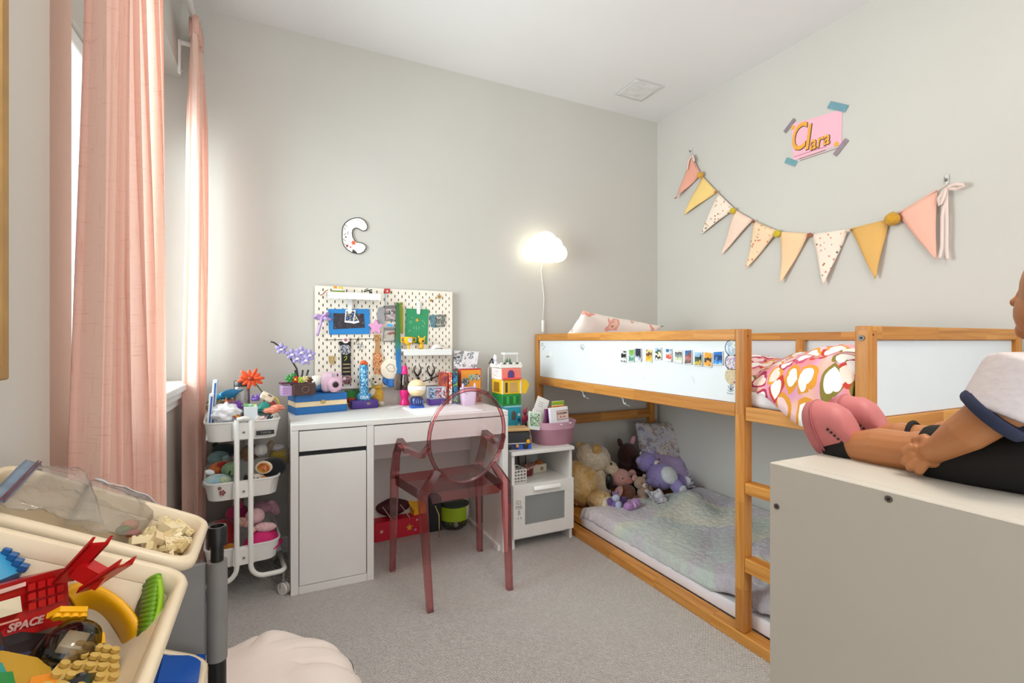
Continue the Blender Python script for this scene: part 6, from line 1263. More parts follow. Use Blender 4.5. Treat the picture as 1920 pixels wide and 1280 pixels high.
g = G(); g.lathe((c.x, c.y, Z1+.004), [(.028, 0), (.031, .01), (.031, (jt-Z1)*.5)], 16); g.obj('beads', blotch('beads', ['b58a5a', 'c9a86a', '8a4a4a', 'd8c9a8', '6a7a4a', 'c96a5a'], 160, .4), t, 50)
c = tp(470, 709, 2.47); t = thing('toy_daisy', 'orange toy daisy on a dark stem rising from the top trolley tray', 'flower', c); OR = mat('e2501f', .5, .1, 30)
for k in range(11):
    a = k*.571; r_ = .034 if k % 2 else .042; dv = Vector((math.cos(a), -.25+.5*(math.sin(a) < 0)*.5, .8*math.sin(a))); g = G(); g.ball(c+dv*r_*.75, (r_*.62, .005, .0085), (0, -math.atan2(dv.z, dv.x), 0), 10); g.obj('petal', OR, t, True)
G().ball(c+Vector((0, -.008, 0)), (.012, .008, .011), n=10).obj('centre', mat('a8361a', .6), t, True); g = G(); g.tube([c+Vector((.004, .004, -.002)), tp(492, 735, 2.50), tp(497, 760, 2.52)], .0028, 6); g.obj('stem', mat('4f5a3a', .5), t, True)
def crumple(name, label, cat, c, r, m, amp=.3, sc=22, seed=0):
    g = G(); g.ico(c, 1, sub=4); rv = Vector(r)
    for v in g.b.verts:
        d = v.co-c; k = 1+amp*nz.noise(d*2.2+Vector((seed, 0, 0)))+amp*.5*nz.noise(d*5+Vector((0, seed, 0))); v.co = c+Vector((d.x*rv.x, d.y*rv.y, d.z*rv.z))*k
    return solo(g, name, label, cat, m, True)
crumple('white_cloth', 'crumpled white fluffy cloth at the front left of the top trolley tray', 'cloth', tp(421, 776, 2.43), (.055, .04, .042), mat('f0f0f4', .9, .03), .45, 22, 3)
c = tp(443, 762, 2.46); t = thing('purple_burr', 'spiky purple rubber burr in the top trolley tray', 'toy', c); PU = mat('7a3fa8', .5, .1)
g = G(); g.ball(c, .016, n=12); g.obj('core', PU, t, True)
g = G()
for k in range(26):
    a = k*2.4; zz = 1-2*(k+.5)/26; r_ = math.sqrt(1-zz*zz); dv = Vector((r_*math.cos(a), r_*math.sin(a), zz)); g.tube([c+dv*.012, c+dv*.031], [.004, .0018], 5)
o = g.obj('spikes', PU, t); o['kind'] = 'stuff'
c = tp(479, 745, 2.50); t = thing('crown_toy', 'lilac purple crown-shaped toy behind the cream tag in the top tray', 'toy', c)
g = G(); g.lathe(c+Vector((0, 0, -.014)), [(.016, 0), (.018, .014)], 12); g.obj('crown_band', mat('8a62c4', .4), t, True)
for k in range(5): a = k*1.257; g = G(); g.lathe(c+Vector((.014*math.cos(a), .014*math.sin(a), .0)), [(.006, 0), (.002, .016), (.001, .018)], 8); g.obj('crown_point', mat('9a72d0', .4), t, True)
c = tp(470, 788, 2.42); t = thing('small_carton', 'small white carton with pink lettering at the front of the top tray', 'carton', c); h_ = tp(470, 762, 2.42).z-Z1
g = G(); g.cbox((c.x, c.y, Z1+h_/2), (.052, .03, h_), (0, 0, R(6)), .001); g.obj('carton_body', mat('dfe6ec', .4, .02), t); g = G(); g.cbox((c.x-.002, c.y+.004, Z1+h_+.006), (.05, .016, .010), (0, .1, R(6)), .001); g.obj('top_flap', blotch('flap', ['7fb87a', 'd8e0a0', '3a3a3a', 'b0d8c0'], 80, .4), t)
for k in range(4): g = G(); g.cbox((c.x+.008, c.y-.0158, Z1+h_*.25+.011*k), (.012, .001, .006), (0, 0, R(6))); g.obj('pink_mark', mat('b04a86', .5), t)
c = tp(493, 762, 2.46); t = thing('green_dome', 'translucent sea green plastic dome in the top trolley tray', 'toy', c); g = G(); g.lathe(c+Vector((0, 0, -.03)), [(.034, 0), (.034, .014), (.028, .036), (.014, .05), (.001, .054)], 20, (R(-25), R(14), 0)); g.obj('dome', mat('2f9a8a', .2, .1, 30, trans=.3), t, True); g = G(); g.lathe(c+Vector((0, 0, -.032)), [(.037, 0), (.037, .004)], 20, (R(-25), R(14), 0)); g.obj('dome_rim', mat('25807a', .3), t, True)
c = tp(501, 744, 2.48); t = thing('cream_tag', 'cream plastic tag with slots tilted in the top trolley tray', 'tag', c); g = G(); g.cbox(c, (.056, .012, .034), (R(-10), R(32), 0), .006, 2); g.obj('tag_body', mat('ead9bf', .5, .04), t, 50); g = G(); g.cbox(c+Vector((.012, -.008, .006)), (.018, .003, .005), (R(-10), R(32), 0)); g.obj('slot', mat('5a5048', .6), t)
for k in range(3): g = G(); g.cbox(c+Vector((-.016+.002*k, -.0078, -.004+.006*k)), (.014, .002, .002), (R(-10), R(32), 0)); g.obj('print_line', mat('c99a8a', .6), t)
g = G(); cc = tp(514, 755, 2.50); g.tube([cc+Vector((.018*math.cos(a), -.003*math.sin(2*a), .028*math.sin(a)-.004)) for a in [k*.524 for k in range(12)]], .0045, 6, True); solo(g, 'yellow_ring', 'bright yellow loop beside the cream tag in the top tray', 'ring', mat('e0c02a', .4), True)
g = G(); g.ball(tp(509, 760, 2.49), (.02, .016, .024), n=14); solo(g, 'red_bauble', 'dark red bauble behind the yellow loop in the top tray', 'ball', mat('8a1f1f', .4, .15), True)
for k, (px, py, lb) in enumerate(((508, 770, 'front peach shell piece at the right of the top tray'), (519, 764, 'rear peach shell piece at the right of the top tray'))): crumple('peach_shell', lb, 'shell', tp(px, py, 2.43+.03*k), (.032, .02, .013), mat('e08a70', .5, .12, 40), .3, 22, k+5)
for k, (cl, lb) in enumerate((('d94a3a', 'red'), ('e8c04a', 'yellow'), ('a86a3a', 'brown'))):
    p = tp(444+5*k, 781, 2.41); g = G(); g.tube([p+Vector((-.02, 0, .010)), p+Vector((.016, -.004, -.014))], .0042, 6); solo(g, 'crayon', '%s crayon between the white cloth and the carton' % lb, 'crayon', mat(cl, .5), None, 'crayons in the top tray')
crumple('brown_toy', 'smooth brown rounded toy under the turquoise bird', 'toy', tp(432, 758, 2.52), (.03, .025, .026), mat('9a6a58', .6, .1), .15, 20, 9)
c = tp(424, 757, 2.47); g = G(); g.lathe(c, [(.010, 0), (.001, .03)], 10); solo(g, 'orange_cone', 'small orange cone under the turquoise bird', 'toy', mat('e07a4a', .5), 50)
for k, (px, py, cl, lb) in enumerate(((492, 784, 'c23a5a', 'pink printed packet'), (506, 783, '2f2f3a', 'black and white packet'), (485, 784, 'ecdcd0', 'pale packet'))): p = tp(px, py, 2.41); g = G(); g.cbox(p, (.022, .012, .02), (0, .2*k, .3), .001); solo(g, 'packet', lb+' at the front right of the top tray', 'packet', blotch('packet%d' % k, [cl, 'e8e4e4', cl, 'f2f0f0'], 110, .4))
crumple('clear_bag', 'clutter of tan netting at the back left of the top tray', 'bag', tp(407, 764, 2.56), (.036, .04, .035), mat('7a6a4a', .6, .3, 60), .4, 20, 12)
# middle tray plush
def blobtoy(name, label, px, py, y, r, parts, z=None):
    c = tp(px, py, y)
    t = thing(name, label, 'plush toy', c)
    bits(t, [(n_, m_, c+Vector(o_), r_, rot) for n_, m_, o_, r_, rot in parts]); return t, c
BW = fur('7fb8d8', 'cfe0d8', 110, .3)
t, c = blobtoy('plush_whale', 'pale blue plush with dark eyes at the left of the middle tray', 407, 900, 2.44, 0, [('body', BW, (0, 0, -.008), (.055, .04, .034), (0, 0, 0)), ('patch', fur('c2d6b4', None, 110), (.028, -.026, -.002), (.026, .016, .022), (0, 0, 0)), ('fin', mat('e6ecf0', .9), (-.03, .03, .03), (.02, .01, .012), (0, 20, 0))])
for dx_ in (.002, .04): G().ball(c+Vector((dx_, -.0405, -.012)), .005, n=8).obj('eye', BLACK, t, True)
t, c = blobtoy('plush_frog', 'soft green plush behind the pale blue one in the middle tray', 434, 880, 2.50, 0, [('body', fur('86a880', None, 110, .3), (0, 0, 0), (.04, .035, .034), (0, 0, 0)), ('mouth', BLACK, (-.004, -.034, -.004), (.003, .003, .010), (0, 20, 0))])
blobtoy('plush_parrot', 'red and orange plush at the back left of the middle tray', 412, 873, 2.56, 0, [('body', fur('c9402a', 'e07a3a', 80), (0, 0, -.01), (.05, .04, .03), (0, -15, 0)), ('wing', fur('b5321f', None, 80), (.02, -.03, .004), (.03, .012, .018), (0, 20, 0))])
blobtoy('plush_turtle', 'grey green plush at the upper left of the middle tray', 410, 858, 2.60, 0, [('body', fur('6f8f8f', '3a5a50', 60), (0, 0, 0), (.045, .04, .03), (0, 0, 0)), ('head', fur('8fa8a8', None, 60), (.03, -.03, .0), (.018, .016, .016), (0, 0, 0))])
blobtoy('plush_dark', 'dark teal plush in the shadow at the top of the middle tray', 420, 845, 2.66, 0, [('body', fur('1f3a38', '24303a', 60), (0, 0, .0), (.055, .05, .035), (0, 0, 0)), ('ear', fur('1f3a38', None, 60), (-.035, 0, .03), (.014, .008, .014), (0, 0, 0))])
t, c = blobtoy('plush_sushi', 'black round plush with an orange swirl face in the middle tray', 506, 876, 2.47, 0, [('body', fur('17161a', None, 90, .3), (.012, .01, -.004), (.058, .05, .046), (0, 0, 0))])
F_ = c+Vector((-.022, -.036, .012)); g = G(); g.lathe(F_, [(.036, 0), (.037, .006), (.034, .010), (.001, .010)], 22, (R(90), 0, R(-22)), (1, .78, 1)); f_ = g.obj('cream_ring', mat('ecd9c0', .8), t, 50); g = G(); g.lathe(F_+Vector((-.002, -.0105, 0)), [(.028, 0), (.026, .004), (.001, .005)], 20, (R(90), 0, R(-22)), (1, .76, 1)); g.obj('orange_face', blotch('salmon', ['d9703a', 'e89a6a', 'a8501f', 'd8a03a', 'c9602e'], 50, .8, 'noise'), f_, 50)
t, c = blobtoy('plush_puppy', 'white spotted plush puppy at the front of the middle tray', 478, 896, 2.43, 0, [('body', fur('eadfd6', None, 110, .3), (.006, .012, -.01), (.036, .03, .026), (0, 0, 0)), ('nose', mat('d98a3a', .6), (.034, -.004, -.006), (.016, .014, .012), (0, 20, 0)), ('ear', fur('2a2424', None, 110), (-.036, .01, .0), (.010, .012, .018), (0, 0, 0))])
for dx_, dz_ in ((-.006, .006), (.012, .002), (.002, -.012), (.02, -.012)): G().ball(c+Vector((dx_, -.017, dz_)), .0045, n=8).obj('spot', mat('4a3a3a', .8), t, True)
blobtoy('plush_bread', 'brown plush behind the black round one in the middle tray', 470, 848, 2.56, 0, [('body', fur('7a5a40', '9a7a58', 70), (0, 0, 0), (.045, .04, .036), (0, 0, 0)), ('tuft', fur('8a5f3f', None, 70), (-.012, -.034, -.018), (.018, .012, .014), (0, 0, 0))])
blobtoy('plush_rabbit', 'white plush lying across the top of the middle tray', 489, 843, 2.52, 0, [('body', fur('ded8d4', None, 100, .3), (0, 0, 0), (.030, .035, .03), (0, 20, 0)), ('ear', fur('8f7a68', None, 100), (.036, 0, .012), (.016, .014, .03), (0, 25, 0))])
blobtoy('plush_ball', 'mustard and grey plush ball poking out at the right of the middle tray', 526, 854, 2.58, 0, [('body', fur('b59a3a', '8f8a80', 60), (0, 0, 0), (.05, .05, .05), (0, 0, 0)), ('cap', fur('c9c4c4', None, 80), (-.012, -.01, .04), (.034, .034, .016), (0, 0, 0))])
# bottom tray plush
t, c = blobtoy('plush_red', 'big red plush filling the left of the bottom tray', 418, 1003, 2.54, 0, [('body', fur('b51a24', '8f141c', 60), (0, 0, -.0), (.062, .06, .072), (0, 0, 0)), ('foot', fur('c98a2a', None, 60), (.03, -.055, -.045), (.03, .02, .022), (0, 0, 0)), ('arm', fur('9a161f', None, 60), (-.03, -.05, .01), (.02, .018, .04), (0, 20, 0))])
HOT, SKN = mat('d92a78', .8, .06, 20, .3, 60), mat('e8b0a8', .7)
c = tp(492, 1000, 2.46); t = thing('pink_doll', 'soft doll in a hot pink dress with a pale pink arm in the bottom tray', 'doll', c)
g = G(); g.grid(lambda u, v: c+Vector(((.03+.05*(1-v)**.7)*math.cos(2*math.pi*u)*(1+.10*math.sin(10*math.pi*u)*(1-v)), (.03+.035*(1-v)**.7)*math.sin(2*math.pi*u)*(1+.10*math.sin(10*math.pi*u)*(1-v)), -.055+.08*v)), 60, 12, closed_u=True); g.obj('dress', HOT, t, True)
bits(t, [('chest', HOT, c+Vector((0, 0, .022)), (.034, .034, .024)), ('arm', fur('efc2c6', None, 100, .3), c+Vector((.012, -.03, .038)), (.045, .02, .02), (0, 5, 0)), ('hand', SKN, c+Vector((-.038, -.03, .034)), (.016, .014, .014)), ('head', fur('e6b9bd', None, 100, .3), c+Vector((-.03, .02, .075)), (.04, .036, .036))])
blobtoy('plush_mauve', 'dusty mauve plush at the top of the bottom tray', 493, 951, 2.54, 0, [('body', fur('a8788a', '8f6a78', 80), (0, 0, 0), (.05, .04, .03), (0, 0, 0)), ('ear', fur('b58a98', None, 80), (.045, -.01, -.004), (.022, .012, .04), (0, -25, 0))])
blobtoy('plush_pink', 'magenta plush at the middle back of the bottom tray', 445, 960, 2.58, 0, [('body', fur('b5205f', '8f1a48', 70), (0, 0, -.005), (.05, .045, .04), (0, 0, 0)), ('ear', fur('c9306a', None, 70), (.01, -.02, .035), (.012, .008, .022), (0, 0, 0))])
blobtoy('plush_skin', 'small pale peach plush paw in the middle of the bottom tray', 452, 978, 2.45, 0, [('body', fur('d8a898', None, 90, .3), (0, 0, 0), (.022, .02, .02), (0, 0, 0)), ('thumb', fur('d8a898', None, 90, .3), (.018, 0, -.012), (.012, .012, .016), (0, 0, 0))])
# ------------------------------------------------------------------ toy rack with tilted bins at the left
TH_ = R(26); FX, FZ = -.095, .823
EA, EN = Vector((-math.cos(TH_), 0, math.sin(TH_))), Vector((math.sin(TH_), 0, math.cos(TH_)))   # up the slope, and out of the rim plane
BINW = mat('e4d3b6', .3, .02)
def PLN(px, py, c=0, dz=0):   # photograph point on the plane c below the rims
    o, d = Vector((0, 0, HC)), ray(px, py); p = Vector((FX, 0, FZ+dz))-EN*c; return o+d*((p-o).dot(EN)/d.dot(EN))
def BF(yfar, dz=0):           # frame of a bin: x up the slope, y towards the camera, z out of the rim
    M = Matrix((EA, Vector((0, -1, 0)), EN)).transposed().to_4x4(); M.translation = Vector((FX, yfar, FZ+dz)); return M
BL_ = .279
def binn(label, yfar, w, dz, depth=.105):
    M = BF(yfar, dz); t = thing('toy_bin', label, 'bin', M @ Vector((BL_/2, w/2, -depth)), 0, 'white plastic toy bins')
    c = M @ Matrix.Translation((BL_/2, w/2, 0)); g = G()
    def o(k, r): return rr(BL_-2*k, w-2*k, r)
    rings(g, [(o(.045, .022), -depth), (o(.012, .026), -.022)], c, True)
    rings(g, [(o(.0135, .026), -.022), (o(.046, .022), -depth+.003)], c, False, True); g.obj('tub', BINW, t, 60)
    g = G(); rings(g, [(o(.0125, .026), -.0215), (o(.004, .028), -.020), (o(-.001, .030), -.014), (o(-.001, .030), -.006), (o(.003, .028), -.001), (o(.008, .026), 0), (o(.012, .026), -.003), (o(.0135, .026), -.0215)], c, False); g.obj('rim', BINW, t, True)
    return t
binn('small white bin of cream bricks and zip bags, nearest the curtain', .959, .186, 0)
binn('large white bin in front, full of bright building toys', .750, .36, 0)
binn('lower white bin with a blue box in it, under the small bin', .955, .186, -.228)
binn('lower white bin hidden under the large bin of building toys', .750, .36, -.228)
t = thing('toy_rack', 'grey panelled rack with black posts holding the tilted white bins', 'rack', (-.21, .70, 0))
GRY, BLP = mat('8a8886', .6, .06, 20), mat('151414', .35)
for yy in (.985, .365):
    for xx in (-.0895, -.335):
        top = .80 if xx > -.2 else .93
        G().cyl((xx, yy, 0), .010, top-.03).obj('post', BLP, t, 40)
        g = G(); g.lathe((xx, yy, top-.031), [(.0155, 0), (.0155, .028), (.014, .031), (.011, .031), (.010, .024)], 20); g.obj('post_cap', BLP, t, 40)
        g = G(); g.lathe((xx, yy, .525), [(.014, 0), (.014, .045)], 16); g.obj('post_joint', BLP, t, 40)
    for za, zb in ((.571, .740), (.08, .52)):
        g = G(); g.box((-.348, yy-.004, za), (-.106, yy+.004, zb), .002); g.obj('side_panel', GRY, t)
        for xx in (-.0895, -.335): G().cyl((xx, yy, za), .0158, zb-za, n=18).obj('panel_sleeve', mat('7d7a77', .55, .06, 20), t, 40)
for dz in (0, -.228):
    for a, c_ in ((.055, .085), (.20, .08)):
        p = Vector((FX, 0, FZ+dz))+EA*a-EN*(c_+.032); g = G(); g.tube([(p.x, .978, p.z), (p.x, .372, p.z)], .006, 8); g.obj('dowel', mat('9a9894', .4), t, True)
# blue box in the lower bin
q = [PLN(*p, .004, -.228) for p in ((297, 1226), (386, 1226), (378, 1290), (280, 1290))]
g = G(); g.poly(q, EN*-.05); o = solo(g, 'blue_box', 'blue plastic box lid in the lower white bin', 'box', mat('17479a', .3, .03))
cc = sum(q, Vector())/4; g = G(); g.poly([cc+(p-cc)*.8+EN*.0003 for p in q], EN*.003); g.obj('raised_panel', mat('1b55b0', .3, .03), o)
# cream bricks: a loose heap, the top ones one by one
CRB = [mat(c, .35, .03) for c in ('e6d3a4', 'dcc794', 'ecdcb4', 'd8bf8c', 'e2c9a0')]
rd = random.Random(11)
M1 = BF(.959); g = G()
for k in range(60):
    p = M1 @ Vector((.05+.10*rd.random(), .045+.095*rd.random(), -.066-.022*rd.random())); brick(g, p, rd.choice((2, 3, 4)), 2, .0096, .008, Euler((rd.uniform(-.9, .9), rd.uniform(-.9, .9), rd.uniform(0, 6))).to_matrix())
o = solo(g, 'brick_heap', 'heap of cream bricks at the bottom of the small bin', 'toy bricks', CRB[1]); o['kind'] = 'stuff'
proto = {}
spots = [(285, 1003), (300, 985), (318, 992), (335, 978), (352, 988), (364, 1003), (345, 1008), (325, 1014), (305, 1012), (290, 1022), (312, 1030), (333, 1030), (350, 1026), (322, 1040), (342, 1042), (275, 1010), (310, 975), (360, 1018), (296, 1010), (330, 1000), (352, 1040), (282, 1035), (268, 1018), (340, 996), (318, 1004), (366, 992)]
for k, (px, py) in enumerate(spots):
    ty = rd.choice(((4, 2, 1), (3, 2, 1), (2, 2, 1), (6, 1, 1), (4, 2, 0), (6, 2, 1), (4, 1, 1), (3, 2, 0))); hh = rd.choice((.0096, .0048, .0096))
    g = G(); brick(g, (0, 0, 0), ty[0], ty[1], hh, .008, 0, bool(ty[2])); o = g.obj('toy_brick', CRB[k % 5], None, None, origin=False)
    q_ = M1.inverted() @ PLN(px, py, .016+.022*rd.random()); q_.x = min(max(q_.x, .034), .25); q_.y = min(max(q_.y, .034), .152); o.location = M1 @ q_; o.rotation_euler = (rd.uniform(-.5, .5), rd.uniform(-.2, .9), rd.uniform(0, 6.28))
    tag(o, 'cream toy brick lying loose in the small white bin', 'toy brick', 'cream bricks in the small bin')
g = G(); brick(g, (0, 0, 0), 4, 3, .014, .0075, 0, False); o = g.obj('smooth_block', CRB[2], None, None, origin=False); o.location = PLN(318, 1000, .022); o.rotation_euler = (.35, .35, .9); tag(o, 'largest smooth cream block on top of the brick heap', 'toy brick')
g = G(); g.tube([PLN(291, 986, .02), PLN(287, 1018, .03)], .0032, 6); solo(g, 'cream_bar', 'thin cream bar standing up in front of the brick heap', 'toy brick', CRB[2], True)
# zip bags
def film():
    m, n = base('clear_film'); n.n.remove(n.bsdf()); tr = n.new('ShaderNodeBsdfTransparent'); tr.inputs[0].default_value = (.97, .97, .97, 1); df = n.new('ShaderNodeBsdfDiffuse'); df.inputs[0].default_value = (.85, .82, .76, 1); gl_ = n.new('ShaderNodeBsdfGlossy'); gl_.inputs['Roughness'].default_value = .12
    bm = n.bump(n.noise(n.coord(), 38, 3, .6, .6)[0], .5, .01); n.put(gl_.inputs['Normal'], bm); a = n.new('ShaderNodeMixShader'); a.inputs[0].default_value = .10; n.put(a.inputs[1], tr.outputs[0]); n.put(a.inputs[2], df.outputs[0])
    fr = n.new('ShaderNodeFresnel'); fr.inputs[0].default_value = 1.5; n.put(fr.inputs['Normal'], bm); b2 = n.new('ShaderNodeMixShader'); n.put(b2.inputs[0], n.math('MULTIPLY', fr.outputs[0], .9)); n.put(b2.inputs[1], a.outputs[0]); n.put(b2.inputs[2], gl_.outputs[0]); n.put(n.n['Material Output'].inputs[0], b2.outputs[0]); return m
FILM = film()
def bag(label, q, lift, seed):
    P = [PLN(*p, c) for *p, c in q]; t = thing('zip_bag', label, 'bag', sum(P, Vector())/4, 0, 'clear zip bags in the small bin')
    def fn(u, v, s=1): 
        p = P[0].lerp(P[1], u).lerp(P[3].lerp(P[2], u), v); e = (16*u*(1-u)*v*(1-v)); return p+EN*(s*lift*e**.5+.006*nz.noise(Vector((u*4, v*4, seed))) + .004*abs(nz.noise(Vector((u*9, v*7, seed+3)))))
    for s in (1, -.6):
        g = G(); g.grid(lambda u, v: fn(u, v, s), 26, 18); g.obj('film', FILM, t, True)
    return t, fn
t, fn = bag('clear zip bag with a blue grey seal lying across the back of the small bin', [(30, 876, -.012), (158, 880, -.006), (196, 985, .012), (-10, 945, -.004)], .016, 1)
g = G(); P = [PLN(48, 862, -.026), PLN(78, 870, -.026), PLN(8, 944, -.016), PLN(-30, 936, -.016)]
g.grid(lambda u, v: P[0].lerp(P[1], u).lerp(P[3].lerp(P[2], u), v)+EN*.002*math.sin(v*7), 4, 10); g.obj('seal_band', mat('6f8296', .4, .2, 30), t, True, solid=.0015)
for a in (.72, .9): g = G(); g.tube([P[0].lerp(P[1], a).lerp(P[3].lerp(P[2], a), v/6)+EN*.003 for v in range(7)], .0012, 5); g.obj('zip_ridge', mat('6a3a46', .4), t, True)
t, fn = bag('clear zip bag with a few skin coloured pieces, in the middle of the small bin', [(168, 900, -.002), (300, 950, .012), (262, 1008, .030), (120, 985, .020)], .020, 5)
bits(t, [('piece', mat('c08a70', .5, .1), PLN(243, 985, .030), (.012, .010, .009)), ('piece', mat('6a7a3a', .5, .1), PLN(232, 992, .034), (.010, .008, .006)), ('piece', mat('b5645a', .5, .1), PLN(250, 1000, .034), (.010, .006, .006))])
g = G(); g.grid(lambda u, v: fn(.05+.9*u, .04+.05*v, 1)+EN*.002, 16, 2); g.obj('seal_band', mat('c9ced6', .3, .1), t, True, solid=.0012)
# bright building toys in the large bin
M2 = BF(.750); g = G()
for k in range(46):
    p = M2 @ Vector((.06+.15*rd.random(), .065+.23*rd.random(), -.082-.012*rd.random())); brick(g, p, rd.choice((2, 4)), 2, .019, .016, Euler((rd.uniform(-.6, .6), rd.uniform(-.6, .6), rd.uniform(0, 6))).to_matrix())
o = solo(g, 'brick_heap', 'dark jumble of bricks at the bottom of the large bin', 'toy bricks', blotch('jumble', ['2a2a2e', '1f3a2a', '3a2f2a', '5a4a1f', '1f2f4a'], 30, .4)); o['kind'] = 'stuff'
def plate(name, label, quad, th, m, studs=None, sr=.005, sh=.0035, smooth=None, cat='toy brick'):
    P = [PLN(*p[:2], p[2]) for p in quad]; nrm = (P[1]-P[0]).cross(P[2]-P[0]).normalized(); nrm = nrm if nrm.dot(Vector((0, 0, HC))-P[0]) > 0 else -nrm
    g = G(); g.poly(P, nrm*-th); o = g.obj(name, m, None); 
    if label: tag(o, label, cat)
    if studs:
        g = G(); q_ = nrm.to_track_quat('Z', 'Y').to_euler()
        for i in range(studs[0]):
            for j in range(studs[1]): u, v = (i+.5)/studs[0], (j+.5)/studs[1]; g.cyl(P[0].lerp(P[1], u).lerp(P[3].lerp(P[2], u), v), sr, sh, q_, n=10)
        s_ = g.obj('studs', m, o, 40); s_['kind'] = 'stuff'
    return o, P, nrm
REDM, YLM = mat('cf1418', .3, .03), mat('f0b010', .3, .03)
o, P, nrm = plate('space_panel', 'big red printed panel with pale lettering in the large bin', [(-30, 1105, .012), (125, 1063, .012), (132, 1166, .060), (-30, 1215, .066)], .05, mat('a80d12', .35, .08, 30))
def onp(u, v, k=.0006): return P[0].lerp(P[1], u).lerp(P[3].lerp(P[2], u), v)+nrm*k
X_, Z_ = (P[2]-P[3]).normalized(), (P[0]-P[3]).normalized()
lt = text('SPACE', .0108, mat('d8a8a0', .5), o, onp(.45, .80), X_, Z_, .0003, bold=.0004, sx=1.02)
g = G(); g.poly([onp(0, .28), onp(.38, .28), onp(.40, .56), onp(0, .56)], nrm*.0006); g.obj('cream_window', mat('e8dcc0', .5), o)
g = G(); g.poly([onp(.0, .08), onp(.45, .06), onp(.45, .13), onp(0, .16)], nrm*.0005); g.obj('pale_stripe', mat('e0b8b0', .5), o)
g = G(); g.poly([onp(.0, .66), onp(.36, .66), onp(.36, .69), onp(0, .70)], nrm*.0005); g.obj('pale_stripe', mat('d89a88', .5), o)
for i in range(4):
    for j in range(3): g = G(); g.poly([onp(.47+.12*i, .12+.17*j), onp(.56+.12*i, .12+.17*j), onp(.56+.12*i, .24+.17*j), onp(.47+.12*i, .24+.17*j)], nrm*.0012); g.obj('raised_square', mat('b50f14', .35), o)
# red bracket with two hollow arms
t = thing('red_bracket', 'red plastic bracket with two open arms leaning in the large bin', 'toy brick', PLN(180, 1080, .04)); RD2 = mat('c01216', .3, .04)
def arm(a, b, w, nm):
    A, B = PLN(*a), PLN(*b); d = (B-A).normalized(); s_ = d.cross(EN).normalized()*w; n_ = EN*w*.9
    g = G(); 
    for sg in (-1, 1): g.poly([A+s_*sg, B+s_*sg, B+s_*sg+n_, A+s_*sg+n_*.7], s_.normalized()*.0035*-sg)
    g.poly([A-s_, B-s_, B+s_, A+s_], EN*.0035); return g.obj(nm, RD2, t)
arm((118, 1092, .022), (184, 1022, -.028), .0115, 'arm'); arm((160, 1108, .026), (232, 1062, -.014), .0115, 'arm')
g = G(); A, B = PLN(148, 1062, .004), PLN(196, 1088, .010); g.tube([A, B], .012, 4); g.obj('cross_bar', RD2, t)
# yellow arched shell
c = PLN(190, 1168, .052); t = thing('yellow_arch', 'big yellow curved arch shell in the large bin', 'toy brick', c)
X0, Y0_ = (PLN(268, 1190, .052)-c), (PLN(178, 1098, .030)-c)
g = G(); n_ = X0.cross(Y0_).normalized(); n_ = n_ if n_.z > 0 else -n_
def ya(u, v): 
    a = R(-58+205*u); p = c+X0*math.cos(a)+Y0_*math.sin(a); q_ = c+(X0*math.cos(a)+Y0_*math.sin(a))*.52; return p.lerp(q_, v)-n_*(.012*v*0+.03*v*v)+n_*.004*math.sin(math.pi*v)
g.grid(ya, 40, 10); g.obj('shell', YLM, t, True, solid=.004)
g = G(); g.grid(lambda u, v: ya(u, .98)+(c-ya(u, .98))*.05*v-n_*.028*v, 40, 4); g.obj('inner_wall', mat('d99a0a', .35, .04), t, True, solid=.003)
plate('yellow_plate', 'small yellow studded plate in front of the red printed panel', [(112, 1146, .036), (164, 1146, .036), (162, 1158, .046), (86, 1160, .046)], .006, YLM, (4, 1), .0042, .004)
# dark see-through canopy with black parts
c = PLN(135, 1208, .055); t = thing('canopy', 'smoky see-through canopy piece with black and cream parts in the large bin', 'toy brick', c)
q_ = EN.to_track_quat('Z', 'Y').to_euler(); g = G(); g.lathe(c-EN*.01, [(.030, 0), (.029, .012), (.024, .022), (.014, .028), (.001, .030)], 24, q_, (1.15, .85, 1)); g.obj('dome', clear('d2cfcb', .15), t, True)
g = G(); g.cbox(c+EN*.002, (.03, .02, .008), q_, .001); g.obj('cream_part', mat('e2d2b0', .4), t); g = G(); g.cbox(c-EN*.012+EA*.012, (.05, .035, .012), q_, .002); g.obj('black_part', BLACK, t)
plate('black_hull', 'long black hull piece below the red printed panel', [(-30, 1178, .056), (92, 1188, .062), (150, 1232, .072), (-30, 1222, .066)], .02, mat('121214', .3))
plate('tan_plate', 'tan studded plate at the bottom of the large bin', [(148, 1200, .050), (222, 1215, .050), (226, 1300, .050), (60, 1300, .060)], .006, mat('c9a655', .4, .04), (5, 5), .0042, .0035)
plate('mustard_piece', 'mustard coloured rounded piece at the lower left of the large bin', [(-30, 1212, .060), (70, 1232, .058), (112, 1262, .060), (80, 1310, .060), (-30, 1310, .060)], .02, mat('b9902a', .4, .08))
plate('green_piece', 'dark green piece in the bottom left corner of the photo', [(-20, 1262, .045), (24, 1258, .045), (36, 1310, .045), (-20, 1310, .045)], .02, mat('16803a', .3, .05))
plate('teal_piece', 'teal piece beside the dark green one in the bottom left corner', [(-30, 1238, .05), (4, 1242, .05), (14, 1262, .05), (-30, 1280, .05)], .02, mat('1f8f86', .3, .05))
plate('orange_piece', 'orange piece between the mustard piece and the tan plate', [(60, 1268, .056), (110, 1258, .056), (100, 1310, .058), (40, 1310, .058)], .012, mat('e08a1f', .35))
plate('yellow_brick', 'little yellow brick beside the smoky canopy', [(178, 1188, .05), (196, 1184, .05), (198, 1204, .055), (182, 1208, .055)], .012, YLM)
o, P, nrm = plate('blue_brick', 'light blue brick with dark blue studs at the left edge of the large bin', [(-30, 1020, .02), (2, 1022, .02), (46, 1068, .03), (-30, 1100, .03)], .02, mat('3f9fd0', .3, .04))
